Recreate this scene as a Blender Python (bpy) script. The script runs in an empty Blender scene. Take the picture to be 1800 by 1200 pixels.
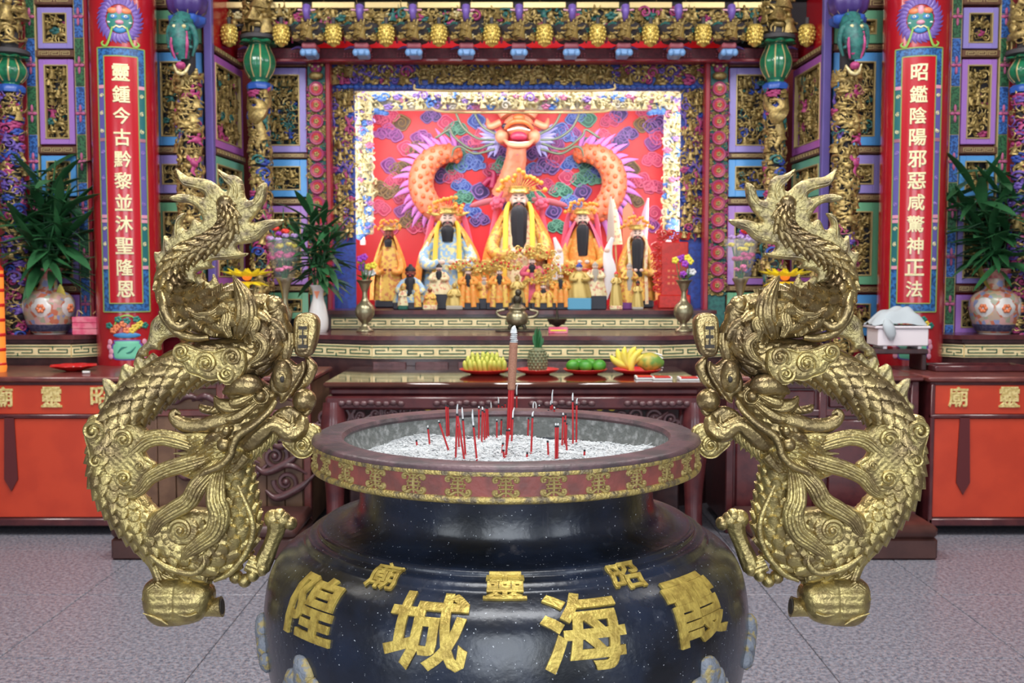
import bpy, math, random
import numpy as np
from mathutils import Vector, Matrix, geometry

SC = bpy.context.scene
COL = SC.collection
PI = math.pi
R = math.radians

# ------------------------------------------------------------------ camera
CAM_Z, PITCH, FPX = 1.48, R(3.6), 1800.0
cam_data = bpy.data.cameras.new('camera')
cam_data.sensor_width = 36.0
cam_data.lens = 36.0
cam_data.dof.use_dof = True
cam_data.dof.focus_distance = 2.12
cam_data.dof.aperture_fstop = 8.5
cam = bpy.data.objects.new('camera', cam_data)
cam.location = (0, 0, CAM_Z)
cam.rotation_euler = (PI / 2 - PITCH, 0, 0)
COL.objects.link(cam)
SC.camera = cam

# ------------------------------------------------------------------ world, lights, exposure
world = bpy.data.worlds.new('world')
SC.world = world
world.use_nodes = True
bg = world.node_tree.nodes['Background']
bg.inputs[0].default_value = (0.80, 0.88, 1.0, 1)
bg.inputs[1].default_value = 0.55
SC.view_settings.view_transform = 'Standard'
SC.view_settings.look = 'None'
SC.view_settings.gamma = 1.0
SC.view_settings.use_curve_mapping = False
SC.view_settings.exposure = 0.0
SC.cycles.max_bounces = 6
SC.cycles.diffuse_bounces = 3
SC.cycles.glossy_bounces = 3
SC.cycles.transmission_bounces = 4
SC.cycles.transparent_max_bounces = 8
SC.cycles.sample_clamp_indirect = 6.0
SC.cycles.use_denoising = True


def area_light(name, loc, target, sx, sy, power, color):
    l = bpy.data.lights.new(name, 'AREA')
    l.shape = 'RECTANGLE'
    l.size, l.size_y, l.energy, l.color = sx, sy, power, color
    o = bpy.data.objects.new(name, l)
    o.location = loc
    d = Vector(target) - Vector(loc)
    o.rotation_euler = d.to_track_quat('-Z', 'Y').to_euler()
    COL.objects.link(o)
    return o


# daylight that comes in through the open temple front behind the camera
for _x, _w, _p in ((0.0, 2.4, 120), (-4.2, 1.7, 62), (4.2, 1.7, 62)):
    area_light('daylight_bay', (_x, -2.6, 2.0), (_x * .35, 4.5, 1.3), _w, 3.2, _p, (0.86, 0.93, 1.0))
# fluorescent ceiling fittings of the hall
for _x in (-2.3, 0.0, 2.3):
    area_light('ceiling_fitting', (_x, 4.3, 4.25), (_x, 4.9, 0), 0.9, 1.8, 92, (1.0, 0.97, 0.93))
area_light('ceiling_fitting_front', (0.0, 1.2, 4.3), (0.0, 1.6, 0), 2.2, 1.0, 75, (0.96, 0.98, 1.0))

# ------------------------------------------------------------------ picture geometry: pixel of the 1800x1200 frame -> point at depth Y
def P(px, py, Y):
    c, s = math.cos(PITCH), math.sin(PITCH)
    a, b = px - 900.0, 600.0 - py
    dy = FPX * c + b * s
    dz = -FPX * s + b * c
    t = Y / dy
    return a * t, CAM_Z + dz * t


def PX(px, Y, py=600):
    return P(px, py, Y)[0]


def PZ(py, Y):
    return P(900, py, Y)[1]


def on_plane(px, py, z):
    c, s = math.cos(PITCH), math.sin(PITCH)
    a, b = px - 900.0, 600.0 - py
    dy = FPX * c + b * s
    dz = -FPX * s + b * c
    t = (z - CAM_Z) / dz
    return a * t, dy * t


# ------------------------------------------------------------------ materials
MATS = {}


def mat(name, col, rough=0.5, metal=0.0, col2=None, scale=20.0, bump=0.0, bscale=None, emis=None, spec=None,
        coat=0.0, thr=(0.42, 0.6), detail=4.0, alpha=None, trans=0.0):
    if name in MATS:
        return MATS[name]
    m = bpy.data.materials.new(name)
    m.use_nodes = True
    nt = m.node_tree
    b = nt.nodes['Principled BSDF']
    b.inputs['Base Color'].default_value = (*col, 1)
    b.inputs['Roughness'].default_value = rough
    b.inputs['Metallic'].default_value = metal
    if coat:
        b.inputs['Coat Weight'].default_value = coat
        b.inputs['Coat Roughness'].default_value = 0.08
    if spec is not None:
        b.inputs['Specular IOR Level'].default_value = spec
    if trans:
        b.inputs['Transmission Weight'].default_value = trans
    if alpha is not None:
        b.inputs['Alpha'].default_value = alpha
    if emis:
        b.inputs['Emission Color'].default_value = (*emis[0], 1)
        b.inputs['Emission Strength'].default_value = emis[1]
    if col2 is not None or bump:
        tc = nt.nodes.new('ShaderNodeTexCoord')
        nz = nt.nodes.new('ShaderNodeTexNoise')
        nz.inputs['Scale'].default_value = scale
        nz.inputs['Detail'].default_value = detail
        nt.links.new(tc.outputs['Object'], nz.inputs['Vector'])
        if col2 is not None:
            cr_ = nt.nodes.new('ShaderNodeValToRGB')
            cr_.color_ramp.elements[0].position = thr[0]
            cr_.color_ramp.elements[1].position = thr[1]
            cr_.color_ramp.elements[0].color = (*col, 1)
            cr_.color_ramp.elements[1].color = (*col2, 1)
            nt.links.new(nz.outputs['Fac'], cr_.inputs[0])
            nt.links.new(cr_.outputs[0], b.inputs['Base Color'])
        if bump:
            n2 = nz
            if bscale:
                n2 = nt.nodes.new('ShaderNodeTexNoise')
                n2.inputs['Scale'].default_value = bscale
                n2.inputs['Detail'].default_value = 3
                nt.links.new(tc.outputs['Object'], n2.inputs['Vector'])
            bp = nt.nodes.new('ShaderNodeBump')
            bp.inputs['Strength'].default_value = bump
            bp.inputs['Distance'].default_value = 0.01
            nt.links.new(n2.outputs['Fac'], bp.inputs['Height'])
            nt.links.new(bp.outputs[0], b.inputs['Normal'])
    MATS[name] = m
    return m


# ------------------------------------------------------------------ mesh collecting
class G:
    def __init__(s):
        s.v, s.f, s.m, s.n = [], [], [], 0

    def add(s, VF, m=0, M=None, off=None):
        V, F = VF
        V = np.asarray(V, dtype=np.float64)
        if M is not None:
            A = np.array(M)
            V = V @ A[:3, :3].T + A[:3, 3]
        if off is not None:
            V = V + np.asarray(off)
        for fa in (F if isinstance(F, list) else [F]):
            fa = np.asarray(fa, dtype=np.int64)
            if len(fa):
                s.f.append(fa + s.n)
                s.m.append(np.full(len(fa), m, dtype=np.int32))
        s.v.append(V)
        s.n += len(V)
        return s

    def merged(s):
        return np.concatenate(s.v), s.f, s.m

    def mesh(s, name, mats, smooth=40):
        V = np.concatenate(s.v)
        me = bpy.data.meshes.new(name)
        me.vertices.add(len(V))
        me.vertices.foreach_set('co', V.astype(np.float32).ravel())
        lens = np.concatenate([np.full(len(f), f.shape[1], dtype=np.int32) for f in s.f])
        loops = np.concatenate([f.ravel() for f in s.f]).astype(np.int32)
        me.loops.add(len(loops))
        me.loops.foreach_set('vertex_index', loops)
        me.polygons.add(len(lens))
        st = np.zeros(len(lens), dtype=np.int32)
        st[1:] = np.cumsum(lens)[:-1]
        me.polygons.foreach_set('loop_start', st)
        me.polygons.foreach_set('material_index', np.concatenate(s.m))
        me.polygons.foreach_set('use_smooth', np.ones(len(lens), dtype=bool) if smooth else np.zeros(len(lens), dtype=bool))
        me.update(calc_edges=True)
        me.validate()
        if smooth and smooth < 180:
            me.set_sharp_from_angle(angle=R(smooth))
        for x in (mats if isinstance(mats, (list, tuple)) else [mats]):
            me.materials.append(MATS[x] if isinstance(x, str) else x)
        return me

    def obj(s, name, mats, parent=None, smooth=40, loc=None):
        return link(name, s.mesh(name, mats, smooth), parent, loc)


def link(name, me, parent=None, loc=None, rot=None, scale=None):
    o = bpy.data.objects.new(name, me)
    COL.objects.link(o)
    if parent is not None:
        o.parent = parent
    if loc is not None:
        o.location = loc
    if rot is not None:
        o.rotation_euler = rot
    if scale is not None:
        o.scale = scale
    return o


def tag(o, label, cat, group=None):
    o['label'] = label
    o['category'] = cat
    if group:
        o['group'] = group
    return o


def struct(o):
    o['kind'] = 'structure'
    return o


def stuff(o):
    o['kind'] = 'stuff'
    return o


def thing(name, label, cat, loc=(0, 0, 0), group=None, rz=0):
    o = bpy.data.objects.new(name, None)
    COL.objects.link(o)
    o.location = loc
    o.rotation_euler = (0, 0, rz)
    o.empty_display_size = 0.1
    return tag(o, label, cat, group)


def dup(root, loc=None, rz=None, label=None, scale=None):
    r = root.copy()
    COL.objects.link(r)
    if loc is not None:
        r.location = loc
    if rz is not None:
        r.rotation_euler = (0, 0, rz)
    if scale is not None:
        r.scale = scale
    if label:
        r['label'] = label
    for ch in list(root.children):
        c = ch.copy()
        COL.objects.link(c)
        c.parent = r
        for g in ch.children:
            d = g.copy()
            COL.objects.link(d)
            d.parent = c
    return r


# ------------------------------------------------------------------ shapes: each returns (vertices, faces)
def cr(pts, n, closed=False):
    p = np.asarray(pts, dtype=np.float64)
    if closed:
        p = np.vstack([p[-1], p, p[0], p[1]])
    else:
        p = np.vstack([2 * p[0] - p[1], p, 2 * p[-1] - p[-2]])
    k = len(p) - 3
    t = np.linspace(0, k, n, endpoint=not closed)
    i = np.minimum(t.astype(int), k - 1)
    u = (t - i)[:, None]
    a, b, c, d = p[i], p[i + 1], p[i + 2], p[i + 3]
    return 0.5 * (2 * b + (c - a) * u + (2 * a - 5 * b + 4 * c - d) * u ** 2 + (3 * b - a - 3 * c + d) * u ** 3)


def even(p, n):
    d = np.r_[0, np.cumsum(np.linalg.norm(np.diff(p[:, :3], axis=0), axis=1))]
    t = np.linspace(0, d[-1], n)
    return np.stack([np.interp(t, d, p[:, k]) for k in range(p.shape[1])], 1)


def frames(p, up):
    T = np.gradient(p, axis=0)
    T /= np.linalg.norm(T, axis=1)[:, None] + 1e-12
    up = np.asarray(up, dtype=np.float64)
    N = np.cross(np.broadcast_to(up, T.shape), T)
    N /= np.linalg.norm(N, axis=1)[:, None] + 1e-12
    B = np.cross(T, N)
    return T, N, B


def tube_faces(m, n, caps=True):
    i = np.arange(m - 1)[:, None] * n
    j = np.arange(n)[None, :]
    k = (j + 1) % n
    F = [np.stack([i + j, i + k, i + n + k, i + n + j], -1).reshape(-1, 4)]
    if caps:
        a = np.arange(1, n - 1)
        F.append(np.stack([np.zeros_like(a), a + 1, a], 1))
        F.append(np.stack([np.zeros_like(a), a, a + 1], 1) + (m - 1) * n)
    return F


def sweep(pts, r, n=8, up=(0, 1, 0), disp=None, caps=True, flat=1.0, power=1.0):
    """tube along pts; r: radius per point; flat: thickness ratio along up; disp(phi, s, t)->radial scale offset"""
    p = np.asarray(pts, dtype=np.float64)
    m = len(p)
    r = np.broadcast_to(np.asarray(r, dtype=np.float64), (m,))
    T, N, B = frames(p, up)
    ph = np.linspace(0, 2 * PI, n, endpoint=False)
    s = np.r_[0, np.cumsum(np.linalg.norm(np.diff(p, axis=0), axis=1))]
    rr = np.repeat(r[:, None], n, 1)
    if disp is not None:
        rr = rr + disp(ph[None, :], s[:, None], r[:, None])
    c, q = np.cos(ph), np.sin(ph)
    if power != 1.0:
        c = np.sign(c) * np.abs(c) ** power
        q = np.sign(q) * np.abs(q) ** power
    V = p[:, None, :] + rr[..., None] * (c[None, :, None] * N[:, None, :] + flat * q[None, :, None] * B[:, None, :])
    return V.reshape(-1, 3), tube_faces(m, n, caps)


def tube(pts, r, n=8, k=None, up=(0, 1, 0), **kw):
    p = np.asarray(pts, dtype=np.float64)
    k = k or max(4, len(p) * 4)
    rr = np.broadcast_to(np.asarray(r, dtype=np.float64), (len(p),))
    q = cr(np.c_[p, rr], k)
    return sweep(q[:, :3], np.maximum(q[:, 3], 1e-5), n, up, **kw)


def lathe(prof, n=24, lobes=None, caps=True):
    p = np.asarray(prof, dtype=np.float64)
    a = np.linspace(0, 2 * PI, n, endpoint=False)
    rr = np.repeat(p[:, 0][:, None], n, 1)
    if lobes is not None:
        rr = rr * lobes(a[None, :], p[:, 1][:, None])
    V = np.stack([rr * np.cos(a), rr * np.sin(a), np.repeat(p[:, 1][:, None], n, 1)], -1).reshape(-1, 3)
    m = len(p)
    i = np.arange(m - 1)[:, None] * n
    j = np.arange(n)[None, :]
    k = (j + 1) % n
    F = [np.stack([i + j, i + k, i + n + k, i + n + j], -1).reshape(-1, 4)]
    for row, rev in ((0, True), (m - 1, False)):
        if caps and 1e-6 < p[row, 0]:
            q = np.arange(1, n - 1)
            t = np.stack([np.zeros_like(q), q, q + 1], 1)
            F.append((t[:, ::-1] if rev else t) + row * n)
    return V, F


def ell(c, r, nu=10, nv=7):
    r = np.broadcast_to(np.asarray(r, dtype=np.float64), (3,))
    th = np.linspace(0, PI, nv + 1)[1:-1]
    a = np.linspace(0, 2 * PI, nu, endpoint=False)
    ring = np.stack([np.sin(th)[:, None] * np.cos(a), np.sin(th)[:, None] * np.sin(a), np.repeat(np.cos(th)[:, None], nu, 1)], -1).reshape(-1, 3)
    V = np.vstack([ring, [0, 0, 1], [0, 0, -1]]) * r + np.asarray(c)
    m = nv - 1
    i = np.arange(m - 1)[:, None] * nu
    j = np.arange(nu)[None, :]
    k = (j + 1) % nu
    Q = np.stack([i + j, i + nu + j, i + nu + k, i + k], -1).reshape(-1, 4)
    jj = np.arange(nu)
    kk = (jj + 1) % nu
    t1 = np.stack([np.full(nu, m * nu), jj, kk], 1)
    t2 = np.stack([np.full(nu, m * nu + 1), (m - 1) * nu + kk, (m - 1) * nu + jj], 1)
    return V, [Q, np.vstack([t1, t2])]


_BF = np.array([[0, 3, 2, 1], [4, 5, 6, 7], [0, 1, 5, 4], [1, 2, 6, 5], [2, 3, 7, 6], [3, 0, 4, 7]])


def box(x0, x1, y0, y1, z0, z1):
    V = np.array([[x0, y0, z0], [x1, y0, z0], [x1, y1, z0], [x0, y1, z0], [x0, y0, z1], [x1, y0, z1], [x1, y1, z1], [x0, y1, z1]], dtype=float)
    return V, _BF


def cbox(x0, x1, y0, y1, z0, z1, b=0.006):
    """box with chamfered edges (24 vertices)"""
    b = min(b, (x1 - x0) * .45, (y1 - y0) * .45, (z1 - z0) * .45)
    V, F = [], []
    sg = [(-1, -1, -1), (1, -1, -1), (1, 1, -1), (-1, 1, -1), (-1, -1, 1), (1, -1, 1), (1, 1, 1), (-1, 1, 1)]
    c = ((x0 + x1) / 2, (y0 + y1) / 2, (z0 + z1) / 2)
    h = ((x1 - x0) / 2, (y1 - y0) / 2, (z1 - z0) / 2)
    idx = {}
    for q, s in enumerate(sg):
        for ax in range(3):
            p = [c[k] + s[k] * (h[k] - (0 if k == ax else b)) for k in range(3)]
            idx[q, ax] = len(V)
            V.append(p)
    quads, tris = [], []
    for f, ax in ((0, 2), (1, 2), (2, 1), (3, 0), (4, 1), (5, 0)):
        quads.append([idx[q, ax] for q in _BF[f]])
    adj = {}
    for f, ax in ((0, 2), (1, 2), (2, 1), (3, 0), (4, 1), (5, 0)):
        L = list(_BF[f])
        for k in range(4):
            e = (L[k], L[(k + 1) % 4])
            adj.setdefault(frozenset(e), []).append((e, ax))
    for e, lst in adj.items():
        (e1, a1), (e2, a2) = lst
        quads.append([idx[e1[1], a1], idx[e1[0], a1], idx[e1[0], a2], idx[e1[1], a2]])
    for q, s in enumerate(sg):
        t = [idx[q, 0], idx[q, 1], idx[q, 2]]
        if s[0] * s[1] * s[2] < 0:
            t = t[::-1]
        tris.append(t)
    return np.array(V), [np.array(quads), np.array(tris)]


def prism(poly, z0, z1, axis='z'):
    """extruded outline; axis z: poly in xy; axis y: poly in xz, extruded along y"""
    p = np.asarray(poly, dtype=np.float64)
    n = len(p)
    tri = np.array(geometry.tessellate_polygon([[Vector((a, b, 0)) for a, b in p]]))
    area = 0.5 * np.sum(p[:, 0] * np.roll(p[:, 1], -1) - np.roll(p[:, 0], -1) * p[:, 1])
    if axis == 'z':
        V = np.vstack([np.c_[p, np.full(n, z0)], np.c_[p, np.full(n, z1)]])
    else:
        V = np.vstack([np.c_[p[:, 0], np.full(n, z0), p[:, 1]], np.c_[p[:, 0], np.full(n, z1), p[:, 1]]])
    i = np.arange(n)
    j = (i + 1) % n
    side = np.stack([i, j, j + n, i + n], 1)
    return V, [side, tri, tri[:, ::-1] + n]


def seg_dist(q, poly):
    a = poly
    b = np.roll(poly, -1, axis=0)
    out = np.full(len(q), 1e9)
    for s in range(0, len(q), 4000):
        Q = q[s:s + 4000]
        ab = (b - a)[None]
        t = np.clip(np.sum((Q[:, None] - a[None]) * ab, -1) / (np.sum(ab * ab, -1) + 1e-12), 0, 1)
        d = np.linalg.norm(Q[:, None] - (a[None] + t[..., None] * ab), axis=-1)
        out[s:s + 4000] = d.min(1)
    return out


def inside(q, poly):
    x, y = q[:, 0], q[:, 1]
    r = np.zeros(len(q), dtype=bool)
    for (x1, y1), (x2, y2) in zip(poly, np.roll(poly, -1, axis=0)):
        c = (y1 > y) != (y2 > y)
        r ^= c & (x < (x2 - x1) * (y - y1) / (y2 - y1 + 1e-12) + x1)
    return r


def puff(outline, thick, w, step=4.0, edge=2.0, d0=0.0, back=0.8, rip=None, smooth=True):
    """pillow-shaped plate with real thickness: outline in (x, y), returns vertices (x, depth, y)"""
    o = np.asarray(outline, dtype=np.float64)
    per = np.sum(np.linalg.norm(np.diff(np.vstack([o, o[:1]]), axis=0), axis=1))
    if smooth:
        o = cr(o, max(len(o) * 2, int(per / step)), closed=True)
    lo, hi = o.min(0), o.max(0)
    gx, gy = np.meshgrid(np.arange(lo[0], hi[0], step), np.arange(lo[1], hi[1], step * .87))
    gx = gx + (np.arange(gx.shape[0]) % 2)[:, None] * step * .5
    q = np.stack([gx.ravel(), gy.ravel()], 1)
    q = q[inside(q, o)]
    if len(q):
        q = q[seg_dist(q, o) > step * .55]
    n = len(o)
    vv = [Vector(x) for x in o] + [Vector(x) for x in q]
    r = geometry.delaunay_2d_cdt(vv, [], [list(range(n))], 1, 1e-5)
    V2 = np.array([[v.x, v.y] for v in r[0]])
    tri = np.array(r[2])
    d = seg_dist(V2, o)
    isb = d < 1e-4
    h = edge + (thick - edge) * np.sqrt(np.maximum(0, 1 - (1 - np.minimum(d / w, 1)) ** 2))
    hf = h.copy()
    if rip is not None:
        hf = hf + rip(V2[:, 0], V2[:, 1]) * np.minimum(d / (w * .5), 1)
    k = len(V2)
    Vf = np.c_[V2[:, 0], d0 + hf, V2[:, 1]]
    Vb = np.c_[V2[:, 0], d0 - h * back, V2[:, 1]]
    a = V2[tri]
    ar = (a[:, 1, 0] - a[:, 0, 0]) * (a[:, 2, 1] - a[:, 0, 1]) - (a[:, 2, 0] - a[:, 0, 0]) * (a[:, 1, 1] - a[:, 0, 1])
    tri[ar < 0] = tri[ar < 0][:, ::-1]
    # rim between the boundary loops
    e = np.vstack([tri[:, [0, 1]], tri[:, [1, 2]], tri[:, [2, 0]]])
    es = {}
    for x, y in e.tolist():
        if (y, x) in es:
            del es[y, x]
        else:
            es[x, y] = 1
    be = np.array(list(es.keys()))
    rim = np.stack([be[:, 1], be[:, 0], be[:, 0] + k, be[:, 1] + k], 1)
    return np.vstack([Vf, Vb]), [tri[:, ::-1][:, ::-1], tri[:, ::-1] + k, rim]


def spiral(cx, cy, r, turns=1.6, w=0.28, d0=0.0, start=0.0, cw=1, n=7, bead=True, k=30):
    """carved curl in the (x, y) plane of a relief; returns list of (V, F) with vertices (x, depth, y)"""
    t = np.linspace(0, 1, k)
    rad = r * (1 - t * 0.78)
    a = start + cw * t * turns * 2 * PI
    p = np.c_[cx + rad * np.cos(a), np.full(k, d0) + t * r * .15, cy + rad * np.sin(a)]
    out = [sweep(p, r * w * (1 - .35 * t), n)]
    if bead:
        out.append(ell((cx, d0 + r * .1, cy), (r * .3, r * .34, r * .3), 9, 7))
    return out


def scale_disp(amp, count, spike=0.0, mask=None):
    """overlapping fish scales on a tube; returns disp(phi, s, r)"""
    def f(ph, s, r):
        size = 2 * PI * r / count
        sv = np.cumsum(np.r_[0, np.diff(s[:, 0]) / size[:-1, 0]])[:, None] / 0.72
        tv = ph / (2 * PI) * count
        h = np.zeros((s.shape[0], ph.shape[1]))
        j0 = np.floor(sv)
        done = np.zeros_like(h, dtype=bool)
        for dj in (-1, 0):
            j = j0 + dj
            o = (j % 2) * .5
            dt = tv - o
            dt = np.abs(dt - np.round(dt))
            b = sv - j
            L = 1.75 * np.sqrt(np.maximum(0, 1 - (dt / .62) ** 2)) if not spike else 1.9 * np.maximum(0, 1 - (dt / .62) ** 1.3)
            ok = (b <= L) & (b >= 0) & ~done
            hh = (b / 1.75) * (1 - (dt / .62) ** 2 * .85) * (1 + spike * (1 - dt / .5))
            h = np.where(ok, hh, h)
            done |= ok
        h = h * amp * size
        if mask is not None:
            h = h * mask(ph, s / s.max())
        return h
    return f


def char_mesh(ch, bold=0.02, depth=0.05, bevel=0.0):
    """(V, F) of a written character, centred, about 1 unit high, lying in xy and thick along z"""
    key = (ch, bold, depth, bevel)
    if key in CHARS:
        return CHARS[key]
    c = bpy.data.curves.new('glyph', 'FONT')
    c.body = ch
    c.size = 1.0
    c.extrude = depth
    c.resolution_u = 2
    c.offset = bold
    if bevel:
        c.bevel_depth = bevel
        c.bevel_resolution = 1
    o = bpy.data.objects.new('glyph', c)
    COL.objects.link(o)
    bpy.context.view_layer.update()
    me = bpy.data.meshes.new_from_object(o.evaluated_get(bpy.context.evaluated_depsgraph_get()))
    V = np.array([v.co[:] for v in me.vertices])
    t3 = [p.vertices[:] for p in me.polygons if len(p.vertices) == 3]
    t4 = [p.vertices[:] for p in me.polygons if len(p.vertices) == 4]
    bpy.data.objects.remove(o)
    bpy.data.curves.remove(c)
    bpy.data.meshes.remove(me)
    lo, hi = V.min(0), V.max(0)
    V = V - (lo + hi) / 2
    V[:, :2] /= (hi - lo)[1]
    F = [np.array(x) for x in (t3, t4) if x]
    CHARS[key] = (V, F)
    return V, F


CHARS = {}


def finer(VF, times=1):
    V, F = VF
    T = []
    for f in F if isinstance(F, list) else [F]:
        f = np.asarray(f)
        T.append(f if f.shape[1] == 3 else np.vstack([f[:, [0, 1, 2]], f[:, [0, 2, 3]]]))
    T = np.vstack(T)
    for _ in range(times):
        e = np.vstack([T[:, [0, 1]], T[:, [1, 2]], T[:, [2, 0]]])
        e.sort(axis=1)
        u, inv = np.unique(e, axis=0, return_inverse=True)
        inv = inv.ravel()
        n, k = len(V), len(T)
        V = np.vstack([V, (V[u[:, 0]] + V[u[:, 1]]) / 2])
        a, b, c = n + inv[:k], n + inv[k:2 * k], n + inv[2 * k:]
        T = np.vstack([np.c_[T[:, 0], a, c], np.c_[a, T[:, 1], b], np.c_[c, b, T[:, 2]], np.c_[a, b, c]])
    return V, [T]


def rot(a, axis):
    return np.array(Matrix.Rotation(a, 4, axis))


def trs(loc=(0, 0, 0), rz=0, s=1.0, rx=0, ry=0):
    M = Matrix.Translation(loc) @ Matrix.Rotation(rz, 4, 'Z') @ Matrix.Rotation(ry, 4, 'Y') @ Matrix.Rotation(rx, 4, 'X')
    if isinstance(s, (int, float)):
        s = (s, s, s)
    return np.array(M @ Matrix.Diagonal((*s, 1)))

# ================================================================== floor and shell
def granite():
    m = bpy.data.materials.new('granite')
    m.use_nodes = True
    nt = m.node_tree
    b = nt.nodes['Principled BSDF']
    b.inputs['Roughness'].default_value = 0.33
    tc = nt.nodes.new('ShaderNodeTexCoord')
    geo = nt.nodes.new('ShaderNodeNewGeometry')
    vals = []
    for sc, p0, c0, p1, c1 in ((55, .36, (.105, .115, .15), .62, (.28, .285, .335)), (120, .56, (0, 0, 0), .63, (1, 1, 1)), (150, .60, (0, 0, 0), .66, (1, 1, 1))):
        n = nt.nodes.new('ShaderNodeTexNoise')
        n.inputs['Scale'].default_value = sc
        n.inputs['Detail'].default_value = 3
        mp = nt.nodes.new('ShaderNodeMapping')
        mp.inputs['Location'].default_value = (sc, sc * .3, 0)
        nt.links.new(geo.outputs['Position'], mp.inputs[0])
        nt.links.new(mp.outputs[0], n.inputs['Vector'])
        r = nt.nodes.new('ShaderNodeValToRGB')
        r.color_ramp.elements[0].position, r.color_ramp.elements[1].position = p0, p1
        r.color_ramp.elements[0].color, r.color_ramp.elements[1].color = (*c0, 1), (*c1, 1)
        nt.links.new(n.outputs['Fac'], r.inputs[0])
        vals.append(r.outputs[0])
    last = vals[0]
    for f, c in ((vals[1], (.36, .265, .26)), (vals[2], (.05, .055, .075))):
        x = nt.nodes.new('ShaderNodeMix')
        x.data_type = 'RGBA'
        nt.links.new(f, x.inputs[0])
        nt.links.new(last, x.inputs[6])
        x.inputs[7].default_value = (*c, 1)
        last = x.outputs[2]
    nt.links.new(last, b.inputs['Base Color'])
    MATS['granite'] = m


granite()
mat('grout', (.05, .05, .055), .9)
mat('plaster', (.42, .36, .32), .9)
mat('ceiling_paint', (.55, .5, .46), .9)
mat('wall_red', (.33, .035, .035), .6)
floor = struct(G().add(box(-7, 7, -4, 10, -.12, -.012)).obj('floor', 'grout'))
_t = G().add(cbox(-.398, .398, -.398, .398, -.012, 0, .0025)).mesh('floor_tile', 'granite', 30)
for ix in range(-5, 6):
    for iy in range(-1, 9):
        link('floor_tile', _t, floor, (ix * .8, iy * .8 + .3, 0))
for nm, b in (('wall_left', (-7.1, -7, -4, 10, 0, 4.9)), ('wall_right', (7, 7.1, -4, 10, 0, 4.9)), ('wall_back', (-7, 7, 9.2, 9.3, 0, 4.9))):
    struct(G().add(box(*b)).obj(nm, 'wall_red' if nm == 'wall_back' else 'plaster'))
struct(G().add(box(-7, 7, -4, 10, 4.9, 5.0)).obj('ceiling', 'ceiling_paint'))

# ================================================================== the bronze incense burner in front
mat('dragon_gold', (0.53, 0.42, 0.165), 0.32, 0.76, (0.29, 0.21, 0.095), 22, 0.26, 120, thr=(0.42, 0.66), detail=7)
mat('dragon_bronze', (0.41, 0.305, 0.13), 0.28, 0.8, (0.22, 0.155, 0.078), 16, 0.24, 110, thr=(0.40, 0.64), detail=6)
mat('flame_gold', (0.55, 0.45, 0.20), 0.38, 0.68, (0.26, 0.20, 0.12), 40, 0.4, 150, thr=(0.45, 0.66), detail=8)
mat('bright_gold', (0.70, 0.52, 0.12), 0.4, 0.45, (0.46, 0.32, 0.07), 45, 0.3, 120)
mat('rim_gold', (0.60, 0.46, 0.16), 0.42, 0.6, (0.24, 0.19, 0.12), 60, 0.5, 200, thr=(0.45, 0.62))
mat('mouth_dark', (0.05, 0.04, 0.03), 0.7)
mat('rim_brown', (0.135, 0.075, 0.085), 0.42, 0.2, (0.07, 0.05, 0.055), 18, 0.15, 90)
mat('rim_red', (0.32, 0.085, 0.07), 0.5, 0.0, (0.20, 0.07, 0.06), 25, 0.15, 80)
mat('soot_wall', (0.16, 0.17, 0.16), 0.85, 0.0, (0.42, 0.43, 0.42), 55, 0.6, 90, thr=(0.48, 0.75))
mat('ash', (0.66, 0.68, 0.69), 0.95, 0.0, (0.42, 0.44, 0.46), 220, 0.8, 260)
mat('ash_white', (0.80, 0.82, 0.82), 0.95, 0.0, (0.55, 0.57, 0.58), 90)
mat('incense_red', (0.52, 0.015, 0.02), 0.55)
mat('incense_tan', (0.42, 0.20, 0.125), 0.8, 0.0, (0.34, 0.155, 0.10), 300)
mat('burnt', (0.03, 0.03, 0.035), 0.9)


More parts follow.
